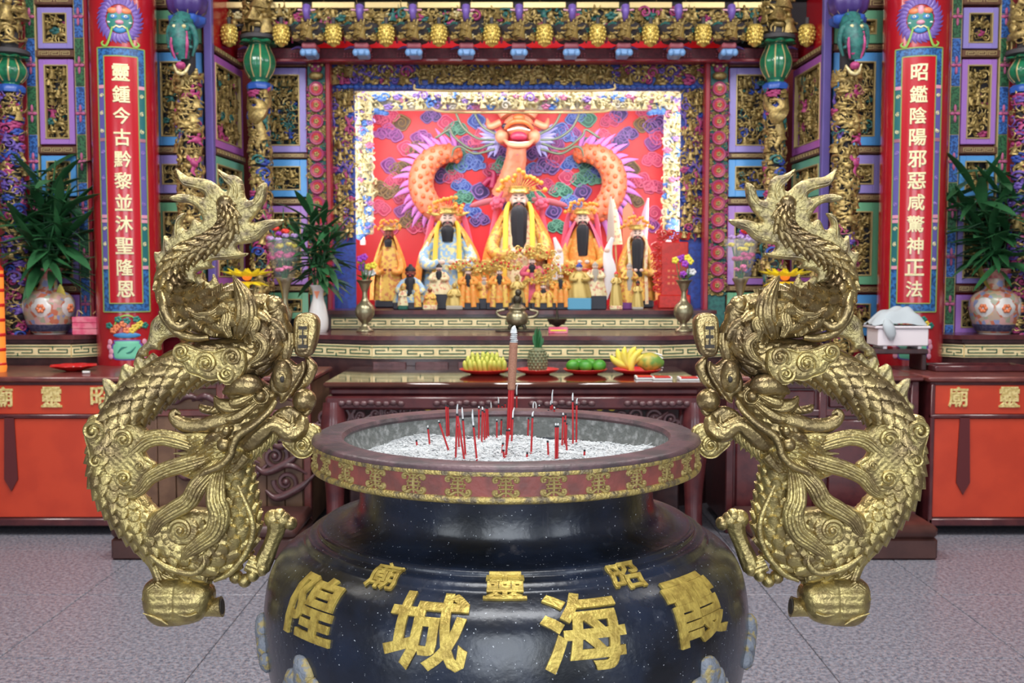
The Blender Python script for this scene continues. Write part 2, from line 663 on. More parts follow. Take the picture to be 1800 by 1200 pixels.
def lacquer():
    """black-blue lacquered bronze with dust specks and pale runs"""
    m = bpy.data.materials.new('burner_lacquer')
    m.use_nodes = True
    nt = m.node_tree
    b = nt.nodes['Principled BSDF']
    b.inputs['Roughness'].default_value = 0.27
    b.inputs['Metallic'].default_value = 0.0
    b.inputs['Coat Weight'].default_value = 0.35
    b.inputs['Coat Roughness'].default_value = 0.2
    tc = nt.nodes.new('ShaderNodeTexCoord')

    def noise(scale, detail=4, vec=None):
        n = nt.nodes.new('ShaderNodeTexNoise')
        n.inputs['Scale'].default_value = scale
        n.inputs['Detail'].default_value = detail
        nt.links.new(vec or tc.outputs['Object'], n.inputs['Vector'])
        return n

    def ramp(src, p0, c0, p1, c1):
        r = nt.nodes.new('ShaderNodeValToRGB')
        r.color_ramp.elements[0].position = p0
        r.color_ramp.elements[1].position = p1
        r.color_ramp.elements[0].color = (*c0, 1)
        r.color_ramp.elements[1].color = (*c1, 1)
        nt.links.new(src, r.inputs[0])
        return r

    def mix(f, a, c):
        x = nt.nodes.new('ShaderNodeMix')
        x.data_type = 'RGBA'
        nt.links.new(f, x.inputs[0])
        for s, k in ((a, 6), (c, 7)):
            if isinstance(s, tuple):
                x.inputs[k].default_value = (*s, 1)
            else:
                nt.links.new(s, x.inputs[k])
        return x.outputs[2]

    base = ramp(noise(7, 5).outputs['Fac'], 0.38, (0.006, 0.0075, 0.011), 0.68, (0.016, 0.025, 0.052))
    dust = ramp(noise(26, 8).outputs['Fac'], 0.62, (0, 0, 0), 0.82, (0.4, 0.4, 0.4))
    c1 = mix(dust.outputs[0], base.outputs[0], (0.13, 0.14, 0.17))
    speck = ramp(noise(230, 1).outputs['Fac'], 0.745, (0, 0, 0), 0.76, (1, 1, 1))
    c2 = mix(speck.outputs[0], c1, (0.55, 0.58, 0.62))
    mp = nt.nodes.new('ShaderNodeMapping')
    mp.inputs['Scale'].default_value = (28, 28, 2.2)
    nt.links.new(tc.outputs['Object'], mp.inputs['Vector'])
    run = ramp(noise(1.0, 3, mp.outputs[0]).outputs['Fac'], 0.66, (0, 0, 0), 0.78, (0.45, 0.45, 0.45))
    c3 = mix(run.outputs[0], c2, (0.16, 0.14, 0.14))
    nt.links.new(c3, b.inputs['Base Color'])
    bp = nt.nodes.new('ShaderNodeBump')
    bp.inputs['Strength'].default_value = 0.12
    bp.inputs['Distance'].default_value = 0.01
    nt.links.new(noise(60, 5).outputs['Fac'], bp.inputs['Height'])
    nt.links.new(bp.outputs[0], b.inputs['Normal'])
    MATS['burner_lacquer'] = m


lacquer()
XC, YC = -0.0122, 2.2
burner = thing('incense_burner', 'large dark bronze incense burner with two gilded dragon handles on the granite floor', 'incense burner', (XC, YC, 0))

PROF = np.array([(0.325, 1.085), (0.316, 1.05), (0.316, 1.01), (0.322, 0.988), (0.338, 0.972), (0.362, 0.962), (0.385, 0.958),
                 (0.395, 0.957), (0.402, 0.953), (0.404, 0.947), (0.410, 0.944), (0.421, 0.941), (0.429, 0.934), (0.434, 0.927),
                 (0.450, 0.918), (0.474, 0.902), (0.492, 0.882), (0.505, 0.853), (0.513, 0.815), (0.517, 0.770), (0.515, 0.720),
                 (0.505, 0.650), (0.480, 0.560), (0.435, 0.470), (0.37, 0.41), (0.28, 0.375), (0.0, 0.365)])
_pr = cr(PROF, 140)
G().add(lathe(_pr, 144, caps=False)).obj('bowl', 'burner_lacquer', burner, 60)
for k in range(3):                      # three stout feet under the bowl
    a = k * 2 * PI / 3 + PI / 2
    c, s = math.cos(a), math.sin(a)
    q = [(c * .30, s * .30, .50), (c * .36, s * .36, .38), (c * .35, s * .35, .2), (c * .37, s * .37, .07), (c * .40, s * .40, .0)]
    G().add(tube(q, [.06, .085, .055, .05, .07], 14, 24, up=(-s, c, 0))).obj('foot', 'burner_lacquer', burner)

RZ = 1.145                              # height of the flat rim
G().add(lathe([(0.352, RZ - .016), (0.347, RZ - .008), (0.352, RZ), (0.405, RZ + .001), (0.413, RZ - .003), (0.4145, RZ - .008), (0.40, RZ - .010), (0.352, RZ - .016)], 144, caps=False)).obj('rim_top', 'rim_brown', burner, 50)
G().add(lathe([(0.36, RZ - .009), (0.4150, RZ - .0085), (0.4165, RZ - .012), (0.4150, RZ - .016), (0.405, RZ - .017)], 144, caps=False)).obj('rim_upper_bead', 'rim_gold', burner, 60)
G().add(lathe([(0.36, RZ - .016), (0.4095, RZ - .0165), (0.4085, RZ - .054), (0.36, RZ - .056)], 144, caps=False)).obj('rim_band', 'rim_red', burner, 60)
G().add(lathe([(0.36, RZ - .053), (0.413, RZ - .0535), (0.4165, RZ - .058), (0.415, RZ - .064), (0.405, RZ - .068), (0.32, RZ - .066)], 144, caps=False)).obj('rim_lower_bead', 'rim_gold', burner, 60)
G().add(lathe([(0.352, RZ - .004), (0.349, RZ - .03), (0.342, 1.085), (0.312, 1.06), (0.30, 1.0), (0.27, .98), (0.0, .98)], 96, caps=False)).obj('inner_wall', 'soot_wall', burner, 70)


def medallion():
    g = G()
    u = 1.0
    for sx in (-1, 1):
        for sz in (-1, 1):
            p = [(sx * .12 * u, 0, sz * .30), (sx * .30, 0, sz * .42), (sx * .46, 0, sz * .34), (sx * .44, 0, sz * .20), (sx * .32, 0, sz * .22)]
            g.add(tube(p, [.075, .085, .085, .075, .055], 7, 14))
            g.add(ell((sx * .36, -.06, sz * .30), (.075, .09, .075), 7, 5))
    for z, w, rr in ((-.30, .17, .06), (-.12, .30, .055), (.06, .32, .055), (.22, .22, .055), (.38, .12, .06)):
        g.add(tube([(-w, -.01, z), (0, -.03, z + .02), (w, -.01, z)], [rr * .7, rr, rr * .7], 6, 7))
    for z, w in ((-.21, .20), (-.03, .24), (.14, .2), (.30, .14)):
        for sx in (-1, 1):
            g.add(ell((sx * w, -.03, z), (.05, .07, .05), 6, 5))
    g.add(tube([(0, 0, -.44), (0, -.05, 0), (0, 0, .46)], [.04, .06, .04], 6, 7))
    g.add(puff([(-.36, -.38), (0, -.34), (.36, -.38), (.32, 0), (.38, .36), (0, .40), (-.38, .36), (-.32, 0)], .012, .1, .16, .008), 0)
    return g


mat('medal_gold', (0.66, 0.52, 0.20), 0.38, 0.55, (0.40, 0.30, 0.12), 70, 0.4, 200)
_mm = medallion().mesh('medallion', 'medal_gold', 50)
for k in range(30):
    a = R(12 * k) + R(0.2)
    o = link('medallion', _mm, burner, (math.sin(a) * .408, -math.cos(a) * .408, RZ - .035), (0, 0, a), (.046, .052, .040))


def on_bowl(V, ang, s0, w, h, off):
    """lay a flat character (x right, y up, z thick) on the bowl, centred on profile arc position s0"""
    d = np.r_[0, np.cumsum(np.linalg.norm(np.diff(_pr, axis=0), axis=1))]
    s = s0 - V[:, 1] * h
    r = np.interp(s, d, _pr[:, 0])
    z = np.interp(s, d, _pr[:, 1])
    e = .012
    dr = np.interp(s + e, d, _pr[:, 0]) - np.interp(s - e, d, _pr[:, 0])
    dz = np.interp(s + e, d, _pr[:, 1]) - np.interp(s - e, d, _pr[:, 1])
    L = np.hypot(dr, dz)
    nr, nz = -dz / L, dr / L
    t = V[:, 2] * off
    rr = r + nr * t
    a = ang + V[:, 0] * w / np.interp(s0, d, _pr[:, 0])
    return np.c_[rr * np.sin(a), -rr * np.cos(a), z + nz * t]


def arc_at(z):
    d = np.r_[0, np.cumsum(np.linalg.norm(np.diff(_pr, axis=0), axis=1))]
    return float(np.interp(-z, -_pr[:, 1], d))


for ch, deg, z, w, h in (('隍', -46, .874, .150, .125), ('城', -15.8, .877, .150, .140), ('海', 15.8, .877, .150, .140), ('霞', 46, .874, .150, .125),
                         ('廟', -31, .937, .066, .062), ('靈', 0, .937, .070, .062), ('昭', 31, .937, .066, .062)):
    V, F = finer(char_mesh(ch, 0, .45, .024 if w > .1 else .02), 2)
    V = V * np.array([1, 1, 1.0])
    G().add((on_bowl(V, R(deg), arc_at(z), w, h, .011), F)).obj('raised_character', 'bright_gold', burner, 30)

mat('petal_worn', (0.22, 0.24, 0.28), 0.6, 0.1, (0.42, 0.33, 0.14), 50, 0.5, 120, thr=(0.5, 0.6))


def on_bowl_plate(out, ang, z, size, thick):
    V, F = puff(out, .12, .3, .12, .04)
    V = np.c_[V[:, 0], V[:, 2], V[:, 1] * 8]
    return on_bowl(V, R(ang), arc_at(z), size, size, thick), F


for deg in (-76, -46, -15.5, 15.5, 46, 76):   # worn flower scrolls round the belly
    g = G()
    for k, (cx, cy, sz, tw) in enumerate(((0, .5, .62, 0), (-.55, .1, .5, .8), (.55, .1, .5, -.8), (-.95, -.25, .45, 1.3), (.95, -.25, .45, -1.3), (0, -.3, .5, 0))):
        a = np.linspace(0, 2 * PI, 9, endpoint=False)
        lobe = np.c_[np.cos(a) * (.42 + .12 * np.cos(3 * a)), np.sin(a) * .62 + .08 * np.cos(2 * a)] * sz * 1.2
        c, s = math.cos(tw), math.sin(tw)
        lobe = lobe @ np.array([[c, s], [-s, c]]) + (cx * .62, cy * .7)
        g.add(on_bowl_plate(lobe, deg, .722 if abs(deg) > 20 else .712, .085, .018))
    g.obj('flower_relief', 'petal_worn', burner, 60)

# ------------------------------------------------------------------ ash bed
rng = np.random.default_rng(5)


def ash_z(x, y):
    rr = np.hypot(x, y)
    return 1.083 + .026 * np.exp(-((x - .01) ** 2 + (y + .02) ** 2) / .035) + .006 * np.sin(x * 23 + 1) * np.sin(y * 27) + .012 * np.clip((rr - .27) / .07, 0, 1) * np.sin(np.arctan2(y, x) * 3 + 1)


g = G()
nr_, na_ = 40, 96
rr = np.linspace(0.002, .345, nr_)
aa = np.linspace(0, 2 * PI, na_, endpoint=False)
xx = rr[:, None] * np.cos(aa)
yy = rr[:, None] * np.sin(aa)
zz = ash_z(xx, yy) + rng.normal(0, .0012, xx.shape)
i = np.arange(nr_ - 1)[:, None] * na_
j = np.arange(na_)[None]
g.add((np.stack([xx, yy, zz], -1).reshape(-1, 3), np.stack([i + j, i + na_ + j, i + na_ + (j + 1) % na_, i + (j + 1) % na_], -1).reshape(-1, 4)))
o = g.obj('ash_bed', 'ash', None, 180, (XC, YC, 0))
stuff(tag(o, 'pale grey ash filling the incense burner', 'ash'))
g = G()
n = 5200
ra = np.sqrt(rng.random(n)) * .335
ta = rng.random(n) * 2 * PI
hd = rng.random(n) * 2 * PI
ln = .006 + rng.random(n) ** 2 * .016
px_, py_ = ra * np.cos(ta), ra * np.sin(ta)
pz_ = ash_z(px_, py_) + .0012 + rng.random(n) * .003
tl = rng.normal(0, .22, n)
dx, dy, dz = np.cos(hd) * np.cos(tl) * ln, np.sin(hd) * np.cos(tl) * ln, np.sin(tl) * ln
wv = .0011
c3 = np.stack([px_, py_, pz_], 1)
d3 = np.stack([dx, dy, dz], 1)
s3 = np.stack([-np.sin(hd), np.cos(hd), np.zeros(n)], 1) * wv
u3 = np.array([0, 0, wv])
V = np.stack([c3 - d3 / 2 - s3, c3 - d3 / 2 + u3, c3 - d3 / 2 + s3, c3 + d3 / 2 - s3, c3 + d3 / 2 + u3, c3 + d3 / 2 + s3], 1).reshape(-1, 3)
b6 = np.arange(n)[:, None] * 6
Q = np.vstack([b6 + [0, 3, 4, 1], b6 + [1, 4, 5, 2]])
T3 = np.vstack([b6 + [0, 1, 2], b6 + [3, 5, 4]])
g.add((V, [Q, T3]))
o = g.obj('ash_flakes', 'ash_white', None, 0, (XC, YC, 0))
stuff(tag(o, 'short curls of burnt incense ash strewn over the ash bed', 'ash'))

# ------------------------------------------------------------------ incense sticks: base and tip read from the picture, set on the ash
A2 = lambda u, v: (500 + u / 4.286, 620 + v / 4.286)
A3 = lambda u, v: (880 + u / 4.286, 620 + v / 4.286)
STICKS = []
for b in ((1000, 705, 995, 668, 0), (1095, 697, 1082, 575, 20), (1240, 745, 1168, 530, 12), (1225, 640, 1217, 403, 0), (1239, 630, 1231, 408, 0),
          (1290, 790, 1300, 470, 75), (1315, 720, 1310, 560, 30), (1355, 795, 1305, 475, 0), (1364, 780, 1345, 510, 90), (1450, 800, 1425, 560, 125),
          (1465, 660, 1465, 425, 15), (1435, 560, 1430, 435, 0), (1486, 680, 1492, 440, 25), (1508, 670, 1505, 450, 0), (1522, 650, 1520, 420, 0),
          (1537, 640, 1530, 422, 0), (1560, 580, 1558, 455, 75), (1600, 650, 1600, 520, 10), (1615, 560, 1613, 390, 50), (1630, 630, 1635, 510, 0),
          (1642, 620, 1641, 400, 0), (1652, 590, 1652, 410, 0), (1670, 560, 1663, 385, 0), (1710, 700, 1720, 500, 80), (1750, 590, 1750, 325, 85),
          (1640, 750, 1645, 690, 50), (1664, 790, 1692, 590, 10), (1672, 770, 1676, 590, 0), (1655, 800, 1650, 742, 30)):
    STICKS.append((A2(*b[:2]), A2(*b[2:4]), b[4] / 4.286))
for b in ((196, 800, 200, 762, 0), (230, 750, 240, 490, 40), (242, 630, 245, 430, 55), (262, 620, 266, 430, 55), (280, 630, 290, 410, 10), (204, 635, 210, 500, 0),
          (350, 650, 350, 545, 0), (362, 650, 361, 440, 0), (374, 640, 378, 400, 40), (386, 650, 388, 390, 105), (395, 655, 405, 430, 15), (430, 570, 431, 415, 0),
          (360, 775, 355, 675, 0), (415, 795, 415, 560, 20), (428, 795, 432, 560, 20), (463, 700, 470, 480, 20), (480, 690, 490, 470, 0), (500, 750, 485, 520, 0),
          (492, 700, 497, 540, 0), (545, 690, 543, 370, 60), (570, 685, 573, 395, 45), (630, 780, 632, 742, 0)):
    STICKS.append((A3(*b[:2]), A3(*b[2:4]), b[4] / 4.286))
ONES = ' first second third fourth fifth sixth seventh eighth ninth tenth eleventh twelfth thirteenth fourteenth fifteenth sixteenth seventeenth eighteenth nineteenth'.split(' ')


def nth(n):
    if n < 20:
        return ONES[n]
    a, b = divmod(n, 10)
    return ('', '', 'twent', 'thirt', 'fort', 'fift')[a] + ('ieth' if b == 0 else 'y-' + ONES[b])


STICKS.sort(key=lambda q: q[1][0])
for stick_no, ((bx, by), (tx, ty), al) in enumerate(STICKS):
    z = 1.092
    for _ in range(4):
        X, Y = on_plane(bx, by, z)
        Y = max(Y, YC - .33)
        z = float(ash_z(X - XC, Y - YC))
    p0 = np.array([P(bx, by, Y)[0], 0, z])
    tX, tZ = P(tx, ty, Y)
    p1 = np.array([tX, 0, tZ])
    d = (p1 - p0) / np.linalg.norm(p1 - p0)
    look = ('with white ash column' if al > 8 else 'with burnt tip') + (', leaning left' if tx - bx < -4 else ', leaning right' if tx - bx > 4 else '')
    root = thing('incense_stick', f'{"tall" if by - ty > 38 else "short"} thin red incense stick {look}, {nth(stick_no + 1)} from the left', 'incense stick', (p0[0], Y, p0[2]), 'burning incense sticks in the ash')
    L = np.linalg.norm(p1 - p0)
    rs = .0021
    G().add(sweep(np.linspace(-d * .07, d * L, 3), rs, 6)).obj('stem', 'incense_red', root)
    G().add(sweep(np.linspace(d * L, d * (L + .004), 2), rs * 1.05, 6)).obj('burnt_tip', 'burnt', root)
    if al:
        a = al * Y / FPX
        e = d * L + d * .003
        q = np.array([e, e + d * a * .6, e + d * a + np.array([rng.normal(0, .0015), 0, 0])])
        G().add(tube(q, [rs * .9, rs * .9, rs * .5], 6, 6)).obj('ash_column', 'ash_white', root)
# the tall wrapped incense stick in the middle
X, Y = on_plane(895, 752, 1.105)
root = thing('giant_incense_stick', 'thick tan wrapped incense stick with grey ash tip and red foot, tallest in the burner', 'incense stick', (X, Y, 1.10))
pz = lambda py: PZ(py, Y) - 1.10
px = lambda p, py: P(p, py, Y)[0] - X
G().add(tube([(px(899, 680), 0, pz(683)), (px(901, 640), 0, pz(640)), (px(903, 600), 0, pz(602))], [.0098, .0105, .0102], 18, 40,
             disp=lambda ph, s, r: .00025 * np.sin(s * 1900) + 0 * ph)).obj('wrapped_body', 'incense_tan', root, 60)
G().add(ell((px(899, 682), 0, pz(683)), (.0098, .0098, .004), 16, 8)).obj('wrapped_end', 'incense_tan', root)
g = G()
for k in range(7):
    g.add(ell((px(903.3, 590) + .0008 * math.sin(k * 2), 0, pz(601 - k * 3.2)), (.0102 - .0004 * k, .0102 - .0004 * k, .0026), 14, 6))
g.add(tube([(px(903, 590), 0, pz(585)), (px(903.5, 580), 0, pz(577)), (px(905, 576), 0, pz(572))], [.009, .006, .0015], 8, 10))
g.obj('ash_tip', 'ash_white', root)
for k, (a, b) in enumerate(((-.0045, 0), (.0012, -.003), (.004, .003))):
    G().add(tube([(px(895, 752) + a * .8, b, -.02), (px(899, 684) + a, b, pz(684))], .0036, 8, 6)).obj('foot_stick', 'incense_red', root)

# ================================================================== gilded dragon handles
KD = YC / FPX                            # one picture pixel at the burner's depth, in metres


def dmap(VF):
    V, F = VF
    V = np.asarray(V)
    c, s = math.cos(PITCH), math.sin(PITCH)
    a, b = V[:, 0] - 900.0, 600.0 - V[:, 2]
    dy = FPX * c + b * s
    dz = -FPX * s + b * c
    t = YC / dy
    return np.c_[a * t - XC, -V[:, 1] * KD, CAM_Z + dz * t], F


class D(G):
    """collects dragon shapes given as (picture x, depth towards the viewer, picture y)"""
    def put(s, VF, m=0):
        for x in (VF if isinstance(VF, list) and isinstance(VF[0], tuple) else [VF]):
            s.add(dmap(x), m)
        return s


cA = lambda *u: [(150 + a / 4, 280 + b / 4) for a, b in u]
cB = lambda *u: [(160 + a / 4, 540 + b / 4) for a, b in u]
cC = lambda *u: [(a / 3, 600 + b / 3) for a, b in u]
cD = lambda *u: [(150 + a / 3, 800 + b / 3) for a, b in u]
cE = lambda *u: [(360 + a / 8.571, 600 + b / 8.571) for a, b in u]
d3 = lambda p, d: [(x, (d[i] if isinstance(d, (list, tuple)) else d), y) for i, (x, y) in enumerate(p)]


def lock(pts, r, d, n=16, k=60, grooves=5, amp=.10, flat=.8):
    g2 = max(grooves * 2, 6)
    return tube(d3(pts, d), r, max(n, g2 * 5), k, disp=lambda ph, s, rr: rr * (amp * 2.4) * (np.abs(np.sin(ph * g2 / 2 + .012 * s + .5 * np.sin(s * .06))) - .5), flat=flat)


BODY = [(396, 360, 15), (401, 384, 18.5), (394, 407, 20), (371, 424, 20), (345, 437, 21), (319, 451, 22), (303, 472, 24), (299, 497, 27), (309, 522, 32),
        (336, 541, 38), (376, 551, 41), (420, 556, 41), (456, 572, 38), (472, 598, 35), (452, 622, 34), (415, 630, 35), (370, 633, 36), (320, 648, 37), (275, 675, 38),
        (236, 707, 38), (207, 746, 37), (195, 790, 36), (199, 840, 37), (222, 886, 37), (258, 927, 37), (303, 960, 38), (350, 977, 40), (392, 964, 39),
        (414, 930, 38), (417, 885, 35), (412, 842, 32), (408, 805, 32), (420, 775, 30)]
_q = even(cr([(x, 0, y, r) for x, y, r in BODY], 400), 760)


def body_mask(ph, s):
    # smooth plated belly along one side of the tube, scales elsewhere
    side = np.where(s < .60, -1.0, 1.0)
    c = np.cos(ph) * side
    return np.clip((0.80 - c) / .12, 0, 1)


def body_disp(ph, s, r):
    t = s / s.max()
    h = scale_disp(.42, 9, .5, body_mask)(ph, s, r)
    h2 = scale_disp(.44, 10, 0.0, body_mask)(ph, s, r)
    w = np.clip((t - .30) / .05, 0, 1)
    plates = (1 - body_mask(ph, t)) * 1.2 * np.abs(np.sin(s / 9.0))
    return h * (1 - w) + h2 * w + plates


g = D()
_bs = dmap(sweep(_q[:, :3], _q[:, 3], 132, disp=body_disp, flat=.86))
_k = int(760 * .60) * 132                 # bronze above, brighter gold on the lower coil
g.add((_bs[0], [_bs[1][0][:_k], _bs[1][1]]), 0)
g.f.append(_bs[1][0][_k:])
g.m.append(np.full(len(_bs[1][0]) - _k, 1, dtype=np.int32))
g.put(ell((396, 0, 358), (16, 15, 16), 20, 12))
_h = np.array
coil = cD((330, 330), (420, 260), (540, 262), (660, 275), (750, 300), (800, 420), (760, 520), (640, 560), (520, 560), (420, 505), (350, 420))


def coil_rip(x, y):
    dx, dy = x - 335, y - 922
    rr = np.hypot(dx, dy)
    a = np.arctan2(dy, dx)
    j = rr / 13.0
    row = np.floor(j)
    k = a / (2 * PI) * (row + 1.5).round() * 4 + (row % 2) * .5
    f = np.abs(k - np.round(k))
    return np.where(rr > 24, 6.0 * (j - row) * (1 - f * 1.4) - 3, 2)


g.put(puff(coil, 30, 26, 2.6, 10, 12, rip=coil_rip), 1)
handle = g.obj('dragon_handle', ['dragon_bronze', 'dragon_gold'], burner, 50)
handle['label'] = 'left gilded dragon handle with flaming tail'


BRONZE = ('head', 'horn', 'whisker', 'crest_horn', 'chest_folds', 'raised_fist', 'tablet', 'pearl', 'ear', 'foreleg')
PALE = ('tail_flames', 'dorsal_fin', 'flank_flame')


def sub(name, g, smooth=50):
    mats = ('dragon_bronze' if name in BRONZE else 'flame_gold' if name in PALE else 'dragon_gold', 'mouth_dark')
    return g.obj(name, list(mats), handle, smooth)


# flaming tail
fan = cA((632, 62), (672, 92), (720, 120), (800, 130), (870, 146), (922, 180), (958, 214), (982, 224), (1000, 206), (988, 160), (950, 115), (924, 66), (965, 88), (1005, 106),
         (1060, 116), (1098, 150), (1110, 200), (1116, 250), (1136, 284), (1172, 282), (1195, 245), (1204, 205), (1230, 175), (1262, 162), (1274, 185), (1268, 260), (1238, 335),
         (1190, 400), (1158, 440), (1200, 442), (1270, 424), (1340, 420), (1392, 424), (1372, 455), (1320, 482), (1272, 502), (1240, 540), (1190, 576), (1120, 594), (1062, 602),
         (1075, 640), (1100, 656), (1142, 660), (1100, 690), (1020, 702), (960, 706), (892, 712), (880, 738), (904, 760), (850, 772), (792, 786), (770, 806), (784, 845), (800, 875),
         (700, 860), (640, 800), (560, 800), (518, 780), (495, 735), (480, 690), (482, 652), (504, 652), (530, 640), (540, 590), (545, 545), (562, 536), (580, 556), (604, 530), (618, 470), (634, 415),
         (664, 384), (706, 378), (682, 420), (672, 462), (692, 492), (720, 490), (738, 450), (762, 420), (802, 442), (822, 422), (802, 378), (770, 332), (720, 306), (660, 300), (606, 288),
         (588, 268), (640, 246), (700, 243), (780, 260), (828, 268), (836, 252), (810, 226), (760, 205), (700, 190), (664, 160), (640, 110))
FC = (395, 372)


def fan_rip(x, y):
    a = np.arctan2(y - FC[1], x - FC[0])
    rr = np.hypot(x - FC[0], y - FC[1])
    return .7 * np.sin(a * 26 + .05 * rr + 2 * np.sin(rr * .06)) + .3 * np.sin(x * .5) * np.sin(y * .45)


g = D().put(puff(fan, 11, 9, 2.6, 3.5, -6, rip=fan_rip))
for path in (cA((650, 90), (690, 150), (760, 170), (840, 190), (910, 250)), cA((660, 120), (700, 172), (770, 190), (850, 220), (890, 290)),
             cA((615, 268), (700, 272), (780, 300), (850, 370)), cA((945, 105), (1000, 160), (1040, 200), (1040, 270)), cA((975, 120), (1040, 150), (1070, 210), (1060, 290)),
             cA((1250, 190), (1230, 260), (1180, 320), (1100, 350)), cA((1365, 435), (1290, 450), (1230, 490), (1130, 510)), cA((1340, 455), (1260, 480), (1200, 530), (1110, 560)),
             cA((690, 395), (650, 430), (640, 500), (640, 560)), cA((560, 560), (560, 620), (570, 680)), cA((1110, 670), (1000, 680), (900, 690), (820, 730))):
    g.put(tube(d3(path, 5.5), [.6, 1.9, 2.0] + [1.2] * (len(path) - 3), 6, 26))
sub('tail_flames', g)

# fins along the back
g = D()
g.put(puff(cB((480, 390), (430, 322), (380, 362), (335, 326), (300, 380), (302, 424), (262, 408), (240, 398), (212, 420), (200, 470), (188, 520), (168, 545), (120, 508), (78, 503), (84, 560), (98, 610),
              (88, 660), (58, 682), (50, 706), (76, 745), (120, 790), (250, 660), (400, 500)), 9, 8, 2.6, 3, -4, rip=lambda x, y: 1.3 * np.sin((x * .8 - y * .5) * .55)))
sub('dorsal_fin', g)
g = D()
g.put(puff(cA((770, 900), (772, 840), (800, 818), (832, 850), (870, 868), (890, 840), (900, 806), (926, 850), (956, 905), (990, 905), (1006, 868), (1026, 930), (1062, 966), (1085, 1020), (900, 1010), (780, 950)), 9, 8, 2.6, 3, -2,
           rip=lambda x, y: 1.3 * np.sin((x * .8 - y * .5) * .6)))
sub('dorsal_fin', g)

# coin-marked flank flame on the left
g = D()
g.put(puff(cB((562, 15), (612, 60), (622, 120), (602, 170), (616, 206), (560, 212), (512, 232), (488, 268), (486, 300), (440, 296), (400, 310), (392, 345), (332, 352), (296, 410), (325, 310), (368, 264), (392, 240), (408, 180),
              (420, 110), (458, 62), (510, 30)), 11, 12, 2.6, 3, -4, rip=lambda x, y: .7 * np.sin(x * .9) * np.sin(y * .8)))
g.put(spiral(160 + 505 / 4, 540 + 132 / 4, 9, 1.4, .14, 8))
g.put(tube(d3(cB((455, 132), (505, 82), (555, 132), (505, 182), (455, 132)), 7), 1.3, 6, 30))
sub('flank_flame', g)

# thin foreleg over the flank, curved crest horn, folds of the chest
g = D()
g.put(tube(d3(cA((560, 930), (590, 1000), (600, 1040)) + cB((588, 70), (622, 112), (668, 132), (712, 104), (730, 60)), [22, 28, 32, 33, 32, 30, 28, 24]), [6, 9, 9, 8.5, 9, 9, 8, 5], 12, 50))
g.put(tube(d3(cA((565, 1060), (600, 1120)) + cB((650, 175), (760, 210), (860, 205)), 26), [5, 8, 8, 8, 5], 10, 40))
sub('foreleg', g)
g = D()
g.put(lock(cA((1060, 818), (1096, 872), (1140, 950), (1166, 1030), (1164, 1110), (1130, 1180), (1098, 1240)), [1.5, 7, 14, 18, 19, 17, 10], [20, 26, 32, 35, 34, 30, 24], 18, 60, 6, .07))
g.put(spiral(419, 543, 11, 1.5, .3, 36, 1.0))
g.put(lock(cA((1000, 1010), (1040, 1090), (1030, 1170), (1060, 1240)), [5, 9, 9, 4], 38, 10, 40))
g.put(lock(cA((760, 1050), (850, 1090), (940, 1080), (1000, 1020)), [4, 8, 8, 4], 36, 10, 40))
sub('crest_horn', g)
g = D()
chest = cB((1120, 440), (1130, 330), (1140, 200), (1200, 130), (1275, 105), (1340, 165), (1380, 260), (1345, 340), (1280, 402), (1190, 445))
g.put(puff(chest, 38, 34, 3, 8, 2, rip=lambda x, y: 2.6 * np.sin(np.hypot(x - 436, y - 560) * .62)))
g.put(lock(cB((1150, 160), (1220, 200), (1260, 250), (1230, 330), (1160, 380)), [3, 7, 8, 7, 3], 40, 12, 44, 4))
g.put(lock(cB((1160, 60), (1200, 100), (1180, 160), (1200, 230)), [4, 8, 8, 3], 40, 10, 40, 4))
sub('chest_folds', g)

# round knob and the tablet with its character
g = D()
g.put(tube(d3([(484, 527), (487, 540), (491, 556), (498, 575), (506, 592), (512, 606)], 6), [9, 17, 17, 13, 12, 10], 16, 40))
g.put(ell((484, 8, 536), (16, 17, 17), 18, 12))
g.put(tube(d3([(478, 548), (486, 546), (493, 542)], 23), [2, 3, 2], 7, 12))
g.put(tube(d3([(480, 556), (487, 555), (494, 551)], 23), [2, 3, 2], 7, 12))
g.put(lock([(512, 584), (511, 604), (507, 622), (505, 634)], [7, 9, 8, 5], 14, 12, 30, 3))
g.put(lock([(497, 585), (502, 604), (500, 625), (495, 640)], [7, 9, 9, 5], 8, 12, 30, 3))
sub('raised_fist', g)
g = D()
tb = cB((1436, 110), (1446, 70), (1478, 42), (1530, 38), (1580, 55), (1606, 100), (1602, 180), (1586, 255), (1560, 322), (1515, 352), (1460, 338), (1438, 290), (1432, 200))
g.put(puff(tb, 20, 7, 3, 12, 0))
g.put(puff(cB((1474, 110), (1510, 100), (1546, 112), (1545, 200), (1536, 290), (1500, 310), (1466, 300), (1466, 200)), 6, 3, 3, 4, 18, back=.2))
V, F = char_mesh('王', .03, .04)
g.put((np.c_[538 - 0.8 + V[:, 0] * 15, 24 + V[:, 2] * 40, 591 - V[:, 1] * 38], F), 1)
sub('tablet', g)

